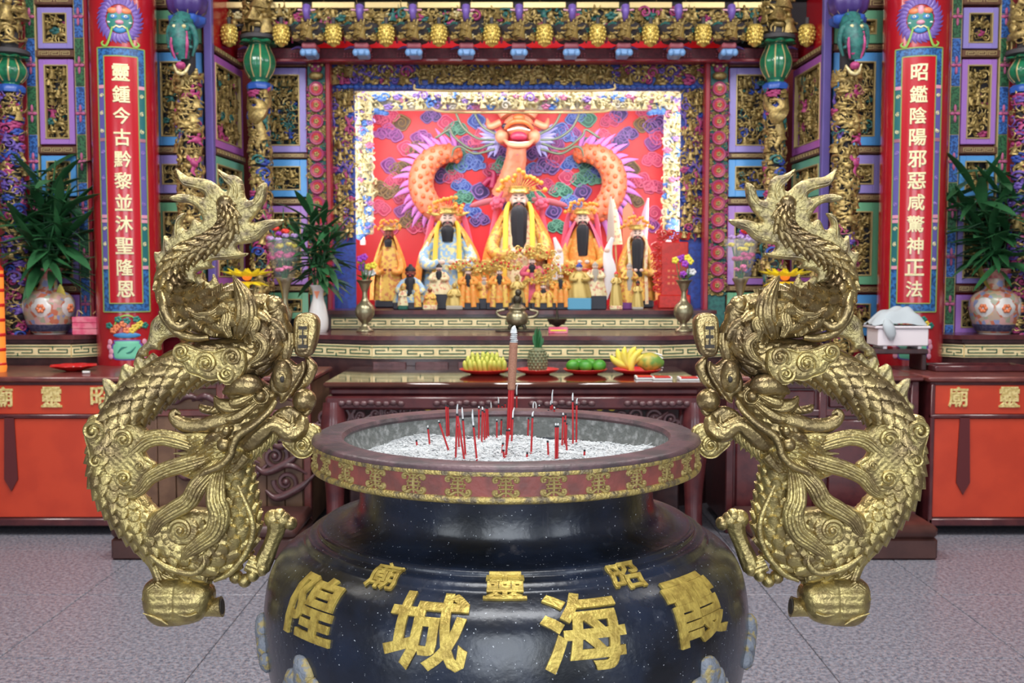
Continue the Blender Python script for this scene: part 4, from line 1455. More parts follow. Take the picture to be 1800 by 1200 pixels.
TWIG = lib(tube([(-.5, 0, .0), (-.2, -.06, .3), (.1, -.04, .25), (.3, -.08, .6), (.15, -.05, .9)], [.03, .05, .045, .04, .02], 5, 14), tube([(.1, -.04, .25), (.4, -.05, .2), (.5, -.04, .4)], [.04, .04, .015], 5, 7), ell((.5, -.05, .45), (.1, .06, .07), 6, 4), ell((.12, -.05, .95), (.12, .07, .08), 6, 4), ell((-.2, -.08, .36), (.1, .06, .07), 6, 4))
BIRD = lib(tube([(-.05, 0, -.3), (0, -.05, 0), (.1, -.08, .3), (.0, -.08, .5), (-.14, -.1, .52)], [.1, .2, .12, .07, .03], 7, 14), tube([(.05, -.05, .15), (.3, 0, .5), (.34, 0, .8)], [.1, .12, .03], 6, 9, flat=.4),
           tube([(-.05, -.05, .1), (-.34, 0, .42), (-.36, 0, .75)], [.1, .12, .03], 6, 9, flat=.4), tube([(0, 0, -.2), (.1, 0, -.7), (-.05, 0, -1.1)], [.1, .1, .03], 6, 9, flat=.5))


def carve(g, mapf, w, h, seed, size=.085, pal=(0, 0, 0, 0, 1, 2), dens=1.15, kinds='mmhlctt', depth=.03):
    """scatter carved figures over a w x h field (origin centre); mapf maps (x, d, z) -> world"""
    rg = random.Random(seed)
    rows = max(1, int(round(h / (size * .52))))
    cols = max(1, int(round(w / (size * .56) * dens)))
    for r in range(rows):
        for c in range(cols):
            k = rg.choice(kinds)
            s = size * rg.uniform(.8, 1.15)
            x = (c + .5 + rg.uniform(-.3, .3)) / cols * w - w / 2
            z = (r + rg.uniform(-.05, .25)) / rows * h - h / 2
            x = max(-w / 2 + s * .2, min(w / 2 - s * .2, x))
            z = max(-h / 2, min(h / 2 - s * .85, z)) if h > s else -h / 2
            m = rg.choice(pal)
            if k == 'm':
                V, F = MAN[rg.randrange(3)]
                m = 0 if rg.random() < .86 else m
            elif k == 'h':
                V, F = HORSE
                m = 0 if rg.random() < .86 else m
            elif k == 'c':
                V, F = CURL
                V = V + np.array([0, 0, .4])
            elif k == 'r':
                V, F = ROCK
            elif k == 't':
                V, F = TWIG
                m = 0 if rg.random() < .7 else m
            elif k == 'b':
                V, F = BIRD
                V = V * .8 + np.array([0, 0, .6])
            else:
                V, F = LEAF
            fl = rg.choice((-1, 1))
            a = rg.uniform(-.25, .25)
            q = V * np.array([fl, 1, 1]) * s
            ca, sa = math.cos(a), math.sin(a)
            q = np.c_[q[:, 0] * ca - q[:, 2] * sa + x, -q[:, 1] + depth * rg.uniform(.1, 1.0), q[:, 0] * sa + q[:, 2] * ca + z]
            g.add((mapf(q), F), m)
    return g


def flat_map(cx, Y, cz, ang=0.0):
    ca, sa = math.cos(ang), math.sin(ang)
    return lambda q: np.c_[cx + q[:, 0] * ca + q[:, 1] * sa, Y + q[:, 0] * sa - q[:, 1] * ca, cz + q[:, 2]]


def cyl_map(cx, cy, cz, rad, face=0.0):
    return lambda q: np.c_[cx + (rad + q[:, 1]) * np.sin(q[:, 0] / rad + face), cy - (rad + q[:, 1]) * np.cos(q[:, 0] / rad + face), cz + q[:, 2]]

# ================================================================== red pillars with couplets
mat('pillar_red', (0.40, 0.010, 0.018), 0.22, 0.0, (0.36, 0.008, 0.015), 4, coat=.5)
mat('panel_red', (0.46, 0.008, 0.018), 0.24, 0.0, coat=.5)
mat('border_blue', (0.035, 0.16, 0.42), 0.35, 0.0, (0.02, 0.06, 0.18), 55, thr=(.45, .55))
mat('border_teal', (0.02, 0.14, 0.15), 0.35)
mat('border_violet', (0.12, 0.10, 0.34), 0.35)
mat('line_lime', (0.24, 0.34, 0.10), 0.4)
mat('char_pale', (0.80, 0.72, 0.42), 0.4, 0.15)
mat('mane_violet', (0.15, 0.09, 0.36), 0.35)
mat('mane_light', (0.30, 0.19, 0.52), 0.35)
mat('lion_green', (0.02, 0.19, 0.15), 0.35)
mat('lion_blue', (0.05, 0.24, 0.52), 0.35)
mat('lion_orange', (0.75, 0.22, 0.09), 0.35)
mat('lion_pink', (0.68, 0.30, 0.40), 0.35)
mat('soft_white', (0.80, 0.80, 0.78), 0.4)
mat('ink', (0.015, 0.015, 0.03), 0.4)
mat('vase_green', (0.16, 0.55, 0.36), 0.35)
mat('leaf_lime', (0.25, 0.45, 0.08), 0.4)
mat('fruit_yellow', (0.75, 0.55, 0.06), 0.4)
PR, PY = 0.205, 6.70


def curved(poly_w, z0, z1, rad, t0, t1, n=10):
    """piece of a cylinder shell, width in metres along the arc, centred on arc 0"""
    a = np.linspace(poly_w[0], poly_w[1], n) / rad
    V, F = [], []
    for r_ in (rad + t0, rad + t1):
        for z in (z0, z1):
            V += [(r_ * math.sin(x), -r_ * math.cos(x), z) for x in a]
    q = lambda row, k: row * n + k
    for k in range(n - 1):
        F += [(q(2, k), q(2, k + 1), q(3, k + 1), q(3, k)), (q(0, k + 1), q(0, k), q(1, k), q(1, k + 1)), (q(0, k), q(0, k + 1), q(2, k + 1), q(2, k)), (q(1, k + 1), q(1, k), q(3, k), q(3, k + 1))]
    F += [(q(0, 0), q(2, 0), q(3, 0), q(1, 0)), (q(2, n - 1), q(0, n - 1), q(1, n - 1), q(3, n - 1))]
    return np.array(V), [np.array(F)]


def wrap(VF, cx, cz, off=.003, rad=PR, s=1.0):
    """flat shape (x, depth, z) onto the pillar skin"""
    V, F = VF
    a = (V[:, 0] * s + cx) / rad
    r_ = rad + off + V[:, 1] * s
    return np.c_[r_ * np.sin(a), -r_ * np.cos(a), cz + V[:, 2] * s], F


for s, text, lab in ((-1, '靈鍾今古黔黎並沐聖隆恩', 'round red pillar with painted lion and gold couplet, left of the altar'), (1, '昭鑑陰陽邪惡咸驚神正法', 'round red pillar with painted lion and gold couplet, right of the altar')):
    cxp = 222 if s < 0 else 1605
    X = PX(cxp, PY, 300)
    t = thing('red_pillar', lab, 'pillar', (X, PY, 0), 'red couplet pillars', R(15) * -s)
    G().add(lathe([(PR, .04), (PR, 4.85)], 64)).obj('shaft', 'pillar_red', t, 60)
    G().add(lathe([(PR + .07, 0), (PR + .08, .02), (PR + .06, .06), (PR, .07)], 48)).obj('base_ring', 'mahogany', t, 50)
    z = lambda py: PZ(py, PY - PR)
    u = (PY - PR) / FPX
    W0, W1 = 41 * u, 28 * u             # half widths of border and inner field
    G().add(curved((-W0, W0), z(548), z(83), PR, -.002, .003, 14)).obj('border', 'border_blue', t, 40)
    for py0, py1, m in ((245, 380, 'border_violet'), (152, 245, 'border_teal'), (388, 470, 'border_teal')):
        for sg in (-1, 1):
            a, b = sorted((sg * (W1 + .002), sg * (W0 - .006)))
            mm = m if not (m == 'border_teal' and sg * s > 0) else 'border_violet'
            G().add(curved((a, b), z(py1), z(py0), PR, .002, .0055, 5)).obj('border_field', mm, t, 40)
            g = G()
            for k in range(3):
                cz = z(py0 + (py1 - py0) * (k + .5) / 3)
                for sp in spiral(0, 0, .014, 1.4, .2, 0, k, 1, 5, True, 16):
                    g.add(wrap((np.c_[sp[0][:, 0], sp[0][:, 1], sp[0][:, 2]], sp[1]), (a + b) / 2, cz, .006))
            g.obj('border_flourish', 'char_pale' if m == 'border_teal' else 'mane_light', t, 60)
            for py in (py0, py1):
                G().add(curved((a, b), z(py + 3), z(py - 3), PR, .003, .008, 5)).obj('border_tie', 'lion_pink', t, 40)
    for w, p0, p1 in ((W0, 548, 83), (W1, 533, 98)):
        loop = [(-w, z(p0)), (w, z(p0)), (w, z(p1)), (-w, z(p1))]
        ins = .0035
        for a, b in (((-w - ins, -w + ins), (z(p0), z(p1))), ((w - ins, w + ins), (z(p0), z(p1))), ((-w, w), (z(p0) - ins, z(p0) + ins)), ((-w, w), (z(p1) - ins, z(p1) + ins))):
            G().add(curved(a, b[0], b[1], PR, .003, .0075, 10)).obj('border_line', 'line_lime', t, 40)
    G().add(curved((-W1, W1), z(533), z(98), PR, .001, .0062, 12)).obj('couplet_field', 'panel_red', t, 40)
    for k, ch in enumerate(text):
        V, F = finer(char_mesh(ch, 0, .05, .018), 1)
        cz = z(127 + 38.1 * k)
        G().add(wrap((np.c_[V[:, 0] * .098, V[:, 2] * .05, V[:, 1] * .105], F), 0, cz, .009)).obj('couplet_character', 'char_pale', t, 30)
    # painted lion above the couplet
    cz = z(33)
    o = G()
    for k in range(30):
        a = k * 2 * PI / 30
        o.add(wrap(tube([(math.cos(a) * .085, 0, math.sin(a) * .092), (math.cos(a) * .115, .004, math.sin(a) * .125), (math.cos(a + .18) * .15, 0, math.sin(a + .18) * .15)], [.012, .012, .002], 6, 8, flat=.3), 0, cz))
    o.obj('lion_mane_flames', 'mane_violet', t, 60)
    o = G()
    for k in range(20):
        a = k * 2 * PI / 20
        for sp in spiral(math.cos(a) * .094, math.sin(a) * .104, .0145, 1.2, .26, 0, a, 1, 5, True, 12):
            o.add(wrap(sp, 0, cz))
    o.obj('lion_mane_curls', 'mane_light', t, 60)
    disc = lambda x, zz, rx, rz, th=.006: wrap(ell((x, .002, zz), (rx, th, rz), 16, 8), 0, cz)
    G().add(disc(0, -.005, .078, .080)).obj('lion_face', 'lion_green', t, 60)
    g = G()
    for sx in (-1, 1):
        g.add(disc(sx * .034, .012, .026, .017, .012))
    g.add(disc(0, -.062, .040, .026, .010))
    g.obj('lion_cheeks', 'lion_blue', t, 60)
    g = G()
    for sx in (-1, 1):
        g.add(disc(sx * .036, .014, .014, .011, .016))
        g.add(disc(sx * .062, -.022, .010, .007, .014))
    g.obj('lion_eyes', 'soft_white', t, 60)
    g = G()
    for sx in (-1, 1):
        g.add(disc(sx * .036, .014, .006, .006, .020))
    g.obj('lion_pupils', 'ink', t, 60)
    g = G()
    for sx in (-1, 1):
        g.add(disc(sx * .040, .050, .032, .020, .012))
    g.obj('lion_brows', 'lion_orange', t, 60)
    g = G().add(disc(0, -.022, .026, .016, .018)).add(disc(0, .055, .020, .030, .012))
    g.obj('lion_nose', 'lion_pink', t, 60)
    g = G()
    g.add(wrap(tube([(-.036, .012, -.058), (-.016, .016, -.046), (0, .016, -.054), (.016, .016, -.046), (.036, .012, -.058)], .0045, 6, 20, flat=.5), 0, cz))
    g.obj('lion_mouth', 'char_pale', t, 60)
    g = G()
    for sx in (-1, 1):
        g.add(wrap(tube([(sx * .040, .01, -.05), (sx * .050, .01, -.09), (sx * .070, .008, -.15), (sx * .09, .006, -.168), (sx * .112, .006, -.15), (sx * .10, .004, -.135)], [.005, .006, .007, .007, .006, .003], 6, 24, flat=.4), 0, cz))
    g.obj('lion_ribbon', 'leaf_lime', t, 60)
    # flower basket and jar painted at the foot
    cz = z(575)
    g = G()
    a = np.linspace(0, PI, 12)
    g.add(wrap(sweep(np.c_[np.cos(a) * .075, np.zeros(12), np.sin(a) * .085 - .01], .006, 6), 0, cz))
    g.obj('basket_handle', 'leaf_lime', t, 60)
    rg = random.Random(3)
    for nm, m, pts in (('basket_flowers', 'lion_orange', ((-.06, 0), (-.02, .02), (-.08, -.02), (.0, -.02))), ('basket_fruit', 'fruit_yellow', ((.05, .0), (.08, .02), (.03, -.02))), ('basket_leaves', 'lion_green', ((-.11, .01), (.0, .04), (.11, .01), (.06, .05), (-.05, .05)))):
        g = G()
        for x, zz in pts:
            for k in range(5):
                b = k * 2 * PI / 5
                g.add(wrap(ell((x + math.cos(b) * .014, .003, zz + math.sin(b) * .012), (.012, .005, .010), 7, 5), 0, cz))
        g.obj(nm, m, t, 60)
    G().add(wrap(ell((0, 0, -.052), (.085, .006, .018), 16, 8), 0, cz)).obj('basket_bowl', 'lion_blue', t, 60)
    cz = z(615)
    o = np.array([(-.065, .055), (.065, .055), (.07, .042), (.085, .02), (.08, -.03), (.06, -.055), (-.06, -.055), (-.08, -.03), (-.085, .02), (-.07, .042)])
    v = puff(o, .006, .02, .012, .003)
    G().add(wrap((v[0] * np.array([1.14, .7, 1.14]), v[1]), 0, cz, .001)).obj('jar_outline', 'mane_violet', t, 60)
    G().add(wrap(v, 0, cz, .003)).obj('jar', 'vase_green', t, 60)
    g = G()
    for x, m in ((-.03, 1), (.02, -1)):
        g.add(wrap(tube([(x - .025, .008, -.02), (x, .009, .012 * m), (x + .03, .008, .02)], [.002, .006, .002], 6, 10, flat=.4), 0, cz))
    g.obj('jar_mark', 'lion_green', t, 60)
    g = G()
    for sx in (-1, 1):
        for k in range(4):
            g.add(wrap(ell((sx * (.105 + .008 * math.sin(k * 2)), .003, .05 - k * .03), (.016, .004, .02), 7, 5), 0, cz))
    g.obj('jar_ribbons', 'lion_pink', t, 60)

# ================================================================== carved screens between the pillars
mat('sf_lavender', (0.33, 0.27, 0.66), 0.32, coat=.3)
mat('sf_purple', (0.42, 0.20, 0.62), 0.32, coat=.3)
mat('sf_blue', (0.10, 0.36, 0.78), 0.32, coat=.3)
mat('sf_green', (0.17, 0.47, 0.27), 0.32, coat=.3)
mat('sf_magenta', (0.46, 0.13, 0.50), 0.32, coat=.3)
mat('sf_post', (0.17, 0.13, 0.42), 0.32, coat=.3)
mat('fret_brown', (0.17, 0.08, 0.045), 0.45, 0.0, (0.12, 0.05, 0.03), 30)
mat('bead_gold', (0.62, 0.48, 0.22), 0.4, 0.4)
mat('lattice_green', (0.04, 0.17, 0.07), 0.5, 0.0, (0.015, 0.06, 0.03), 70, thr=(.48, .54))
mat('lattice_blue', (0.05, 0.18, 0.55), 0.5, 0.0, (0.02, 0.06, 0.22), 70, thr=(.48, .54))
mat('flower_pink', (0.56, 0.13, 0.28), 0.45)
mat('stile_red', (0.32, 0.015, 0.03), 0.3, coat=.3)
mat('medal_ring', (0.40, 0.05, 0.15), 0.4)
SEED = [11]


def frame4(x0, x1, z0, z1, w, y0, y1):
    g = G()
    for b in ((x0, x0 + w, z0, z1), (x1 - w, x1, z0, z1), (x0 + w, x1 - w, z0, z0 + w), (x0 + w, x1 - w, z1 - w, z1)):
        g.add(cbox(b[0], b[1], y0, y1, b[2], b[3], .003))
    return g


def meander(L, h):
    g = G()
    n = max(2, int(L / (h * 1.5)))
    p = L / n
    t = h * .11
    for k in range(n):
        x = k * p - L / 2
        for a, b, c, d in ((.08, .92, .78, .78 + .11), (.08, .08, .2, .78), (.92, .92, .3, .78), (.25, .92, .22, .33), (.25, .25, .3, .6), (.25, .72, .55, .66)):
            g.add(box(x + a * p - t / 2, x + b * p + t / 2, -.003, 0, h * c - h / 2, h * d - h / 2 + (t if c == d else 0)))
    return g


def screen(root, cx, Y, ang, wpx, rows, fw, zf, k_in=.9, pal=(0, 0, 0, 0, 1, 2)):
    """stack of framed carved windows; local x along the screen. rows: (kind, py0, py1, colour)"""
    w = wpx
    for kind, z1, z0, m in rows:
        h = z1 - z0
        if kind == 'bar':
            o = G().add(cbox(-w / 2 - .012, w / 2 + .012, -.03, .02, z0, z1, .006)).obj('fret_bar', 'fret_brown', root, 30)
            stuff(meander(w * .92, h * .8).obj('fret_inlay', 'bead_gold', o, 30, (0, -.031, (z0 + z1) / 2)))
            continue
        o = frame4(-w / 2, w / 2, z0, z1, fw, -.016, .02).obj('window_frame', m, root, 30)
        frame4(-w / 2 + fw - .004, w / 2 - fw + .004, z0 + fw - .004, z1 - fw + .004, .010, -.022, .01).obj('gilt_bead', 'bead_gold', o, 30)
        SEED[0] += 1
        g = G()
        g.add(box(-w / 2 + .002, w / 2 - .002, .05, .058, z0 + .002, z1 - .002), 4)
        carve(g, flat_map(0, .048, (z0 + z1) / 2), w - 2 * fw - .01, h - 2 * fw - .01, SEED[0], pal=pal, depth=.05)
        stuff(g.obj('carved_relief', CARVE, o, 60))


def rows_at(Y, spec):
    return [(k, PZ(a, Y), PZ(b, Y), m) for k, a, b, m in spec]


def lattice_strip(root, x, w, Yl, z0, z1, name='patterned_strip'):
    """strip of alternating green and blue lattice with pink flowers, gilt edges"""
    o = G().add(cbox(x - w / 2 - .008, x + w / 2 + .008, -.02, .03, z0, z1, .004)).obj(name, 'bead_gold', root, 30)
    n = max(1, int(round((z1 - z0) / .31)))
    for k in range(n):
        a, b = z1 - (z1 - z0) * k / n, z1 - (z1 - z0) * (k + 1) / n
        for j, m in enumerate(('lattice_green', 'lattice_blue') if (k + (x > 0)) % 2 else ('lattice_blue', 'lattice_green')):
            h = (a - b) / 2
            G().add(cbox(x - w / 2, x + w / 2, -.026, 0, a - h * (j + 1) + .002, a - h * j - .002, .003)).obj('lattice_field', m, o, 30)
        g = G()
        for dx, dz, rx, rz in ((0, .034, .010, .026), (0, -.034, .010, .026), (.018, 0, .018, .012), (-.018, 0, .018, .012)):
            g.add(ell((dx, 0, dz), (rx, .008, rz), 8, 6))
        g.add(ell((0, -.006, 0), (.008, .007, .008), 8, 6))
        g.obj('strip_flower', 'flower_pink', o, 60, (x, -.028, a - .02))


for s in (-1, 1):
    side = 'left' if s < 0 else 'right'
    q = lambda p: p if s < 0 else 1820 - p
    # outer screen with two patterned strips
    Y = 6.95
    c = PX(q(113), Y)
    t = thing('carved_screen', f'tall carved screen with patterned blue and green strips, {side} of the {side} red pillar', 'screen', (c, Y, 0), 'carved temple screens')
    u = Y / FPX
    screen(t, c, Y, 0, 60 * u, rows_at(Y, (('bar', -8, 10, 0), ('win', 14, 86, 'sf_lavender'), ('bar', 89, 102, 0), ('win', 105, 254, 'sf_purple'), ('bar', 258, 271, 0), ('win', 274, 345, 'sf_blue'),
                                          ('bar', 349, 361, 0), ('win', 365, 498, 'sf_lavender'), ('bar', 501, 514, 0), ('win', 518, 585, 'sf_purple'), ('win', -80, -12, 'sf_blue'))), 10 * u, 0)
    for dx in (-42, 42):
        lattice_strip(t, dx * u, 15 * u, Y, 1.0, PZ(-60, Y))
    for dx in (-54, 54):
        G().add(cbox(dx * u - .012, dx * u + .012, -.025, .03, .9, PZ(-60, Y), .004)).obj('edge_moulding', 'stile_red', t, 30)
    G().add(box(-55 * u, 55 * u, .06, .09, 0, PZ(-60, Y))).obj('back_board', 'stile_red', t, 30)
    # inner screen beside the pillar
    Y = 7.0
    u = Y / FPX
    c = PX(q(321), Y)
    t = thing('carved_screen', f'carved screen in green, blue and lavender frames behind the {side} lotus column', 'screen', (c, Y, 0), 'carved temple screens')
    screen(t, c, Y, 0, 88 * u, rows_at(Y, (('bar', -2, 16, 0), ('win', 19, 77, 'sf_green'), ('bar', 79, 91, 0), ('win', 93, 256, 'sf_blue'), ('bar', 258, 271, 0), ('win', 273, 340, 'sf_lavender'), ('bar', 342, 354, 0),
                                          ('win', 356, 500, 'sf_green'), ('bar', 503, 515, 0), ('win', 518, 590, 'sf_blue'), ('win', -80, -5, 'sf_lavender'))), 16 * u, 0)
    G().add(box(-46 * u, 46 * u, .06, .09, 0, PZ(-60, Y))).obj('back_board', 'stile_red', t, 30)
    # corner post
    Y = 6.95
    o = G().add(cbox(-.027, .027, -.03, .03, .9, PZ(-60, Y), .006)).obj('corner_post', 'sf_post', None, 30, (PX(q(369), Y, 200), Y, 0))
    tag(o, f'slim violet corner post of the {side} altar bay', 'post', 'violet corner posts')
    # slanted screen
    xa_, ya_, xb_, yb_ = PX(q(378), 7.0), 7.0, PX(q(430), 7.62), 7.62
    L = math.hypot(xb_ - xa_, yb_ - ya_)
    ang = math.atan2(yb_ - ya_, xb_ - xa_)
    if s > 0:
        ang += PI
    Y = 7.3
    t = thing('carved_screen', f'slanted carved screen in magenta frames, {side} side of the altar bay', 'screen', ((xa_ + xb_) / 2, (ya_ + yb_) / 2, 0), 'carved temple screens', ang)
    screen(t, 0, Y, 0, L, rows_at(Y, (('bar', 95, 106, 0), ('win', 109, 266, 'sf_magenta'), ('bar', 268, 279, 0), ('win', 281, 348, 'sf_green'), ('bar', 351, 362, 0), ('win', 364, 500, 'sf_magenta'), ('win', 503, 560, 'sf_blue'))), .055, 0)
    G().add(box(-L / 2, L / 2, .06, .09, ZA, PZ(95, Y))).obj('back_board', 'stile_red', t, 30)
    G().add(box(-L / 2, L / 2, .0, .05, PZ(95, Y), PZ(-60, Y))).obj('head_board', 'panel_red', t, 30)
    # flat screen beside the niche
    Y = 7.66
    u = Y / FPX
    c = PX(q(497), Y)
    t = thing('carved_screen', f'carved screen in lavender and blue frames beside the {side} row of red medallions', 'screen', (c, Y, 0), 'carved temple screens')
    screen(t, c, Y, 0, 94 * u, rows_at(Y, (('bar', 108, 118, 0), ('win', 120, 268, 'sf_lavender'), ('bar', 270, 279, 0), ('win', 281, 346, 'sf_blue'), ('bar', 349, 360, 0), ('win', 362, 500, 'sf_purple'), ('bar', 502, 512, 0), ('win', 514, 560, 'sf_green'))), 12 * u, 0,
           pal=(0, 0, 0, 1, 3, 1))
    G().add(box(-48 * u, 48 * u, .06, .09, .9, PZ(60, Y))).obj('back_board', 'carve_dark', t, 30)
    # medallion pilaster
    Y = 7.62
    u = Y / FPX
    c = PX(q(562), Y)
    t = thing('medallion_pilaster', f'pilaster with a column of red medallions, {side} side of the lit niche', 'pilaster', (c, Y, 0), 'medallion pilasters')
    zt, zb = PZ(105, Y), 1.0
    w = 32 * u
    G().add(cbox(-w / 2, w / 2, 0, .06, zb, zt, .004)).obj('core', 'carve_teal', t, 30)
    g = carve(G(), flat_map(0, 0, (PZ(145, Y) + PZ(520, Y)) / 2), w, PZ(145, Y) - PZ(520, Y), 77, size=.05, kinds='lcl', depth=.012)
    stuff(g.obj('foliage_relief', CARVE, t, 60))
    g = G().add(ell((0, -.02, .02), (.045, .03, .035), 12, 8), 2).add(ell((0, -.03, -.035), (.055, .03, .030), 12, 8), 0)
    for sx in (-1, 1):
        g.add(ell((sx * .022, -.045, .03), (.010, .01, .010), 8, 6), 5)
        g.add(ell((sx * .045, -.02, .045), (.018, .014, .014), 8, 6), 0)
    g.add(ell((0, -.055, .008), (.014, .012, .010), 8, 6), 0)
    g.obj('lion_mask', CARVE, t, 60, (0, 0, PZ(126, Y)))
    for k in range(14):
        zz = PZ(157 + 28.7 * k, Y)
        if zz < 1.35:
            break
        o = G().add(lathe([(.0, -.006), (.052, -.006), (.052, .004), (.048, .008), (.040, .006), (.038, .002), (0, .002)], 20), 0, np.array(Matrix.Rotation(PI / 2, 4, 'X'))).obj('medallion', 'medal_ring', t, 40, (0, -.028, zz))
        G().add(lathe([(.0, 0), (.037, 0), (.037, .006), (0, .008)], 18), 0, np.array(Matrix.Rotation(PI / 2, 4, 'X'))).obj('medallion_field', 'panel_red', o, 40)
        g = G()
        for j in range(5):
            a = j * 2 * PI / 5
            g.add(ell((math.cos(a) * .011, -.010, math.sin(a) * .011), (.009, .004, .009), 6, 5))
        g.obj('medallion_flower', 'carve_gold', o, 60)
    o = G().add(cbox(-.018, .018, -.05, .05, zb, PZ(108, Y), .006)).obj('red_jamb', 'stile_red', None, 30, (PX(q(583), Y), Y, 0))
    tag(o, f'narrow red jamb on the {side} side of the lit niche', 'post', 'red niche jambs')
    # carved dragon scroll between jamb and lit frame
    Y = 7.72
    u = Y / FPX
    c = PX(q(606), Y)
    g = G().add(box(-20 * u, 20 * u, .02, .05, 1.15, PZ(112, Y)), 3)
    hh = PZ(155, Y) - PZ(420, Y)
    carve(g, flat_map(0, .02, (PZ(155, Y) + PZ(420, Y)) / 2), 36 * u, hh, 5, size=.085, pal=(0, 0, 6, 3, 2), kinds='mclbm', depth=.05)
    o = G().add(cbox(-20 * u, 20 * u, -.01, .05, 1.1, 1.2, .004)).obj('carved_scroll_strip', 'carve_violet', None, 30, (c, Y, 0))
    tag(o, f'tall strip of gold and blue carving between {side} red jamb and lit frame', 'carving', 'carved strips beside the niche')
    stuff(g.obj('strip_relief', CARVE, o, 60))

# ================================================================== columns wrapped in carving
mat('jar_green', (0.02, 0.20, 0.09), 0.22, 0.0, (0.015, 0.13, 0.065), 20, coat=.5)
mat('lotus_violet', (0.06, 0.035, 0.17), 0.35)
mat('lotus_blue', (0.03, 0.10, 0.42), 0.35)
mat('stone_dark', (0.06, 0.055, 0.06), 0.7)


def green_jar(t, z0, z1, rad):
    h = z1 - z0
    prof = [(.52, 0), (.50, .06), (.62, .12), (.88, .30), (.98, .48), (.92, .64), (.70, .84), (.62, .92), (.66, .96)]
    lob = lambda a, z: 1 + .05 * np.abs(np.cos(a * 5)) - .025
    o = G().add(lathe([(r_ * rad, z0 + zz * h) for r_, zz in cr(prof, 30)], 60, lob)).obj('green_jar', 'jar_green', t, 60)
    for k in range(10):
        a = k * PI / 5 + PI / 10 - PI / 2
        pts = [(math.cos(a) * r_ * rad * .985, math.sin(a) * r_ * rad * .985, z0 + zz * h) for r_, zz in prof[2:8]]
        G().add(tube(pts, .006, 6, 18, up=(-math.sin(a), math.cos(a), 0))).obj('jar_rib', 'bead_gold', o, 60)
    g = G()
    n = 60
    a = np.linspace(0, 2 * PI, n, endpoint=False)
    lob2 = lambda a, z: 1 + .14 * np.cos(a * 8)
    g.add(lathe([(.55 * rad, z1 - .02 * h), (.95 * rad, z1 - .05 * h), (1.12 * rad, z1 - .02 * h), (1.0 * rad, z1 + .04 * h), (.5 * rad, z1 + .06 * h)], n, lob2))
    g.obj('jar_leaf_rim', 'jar_green', o, 60)
    return o


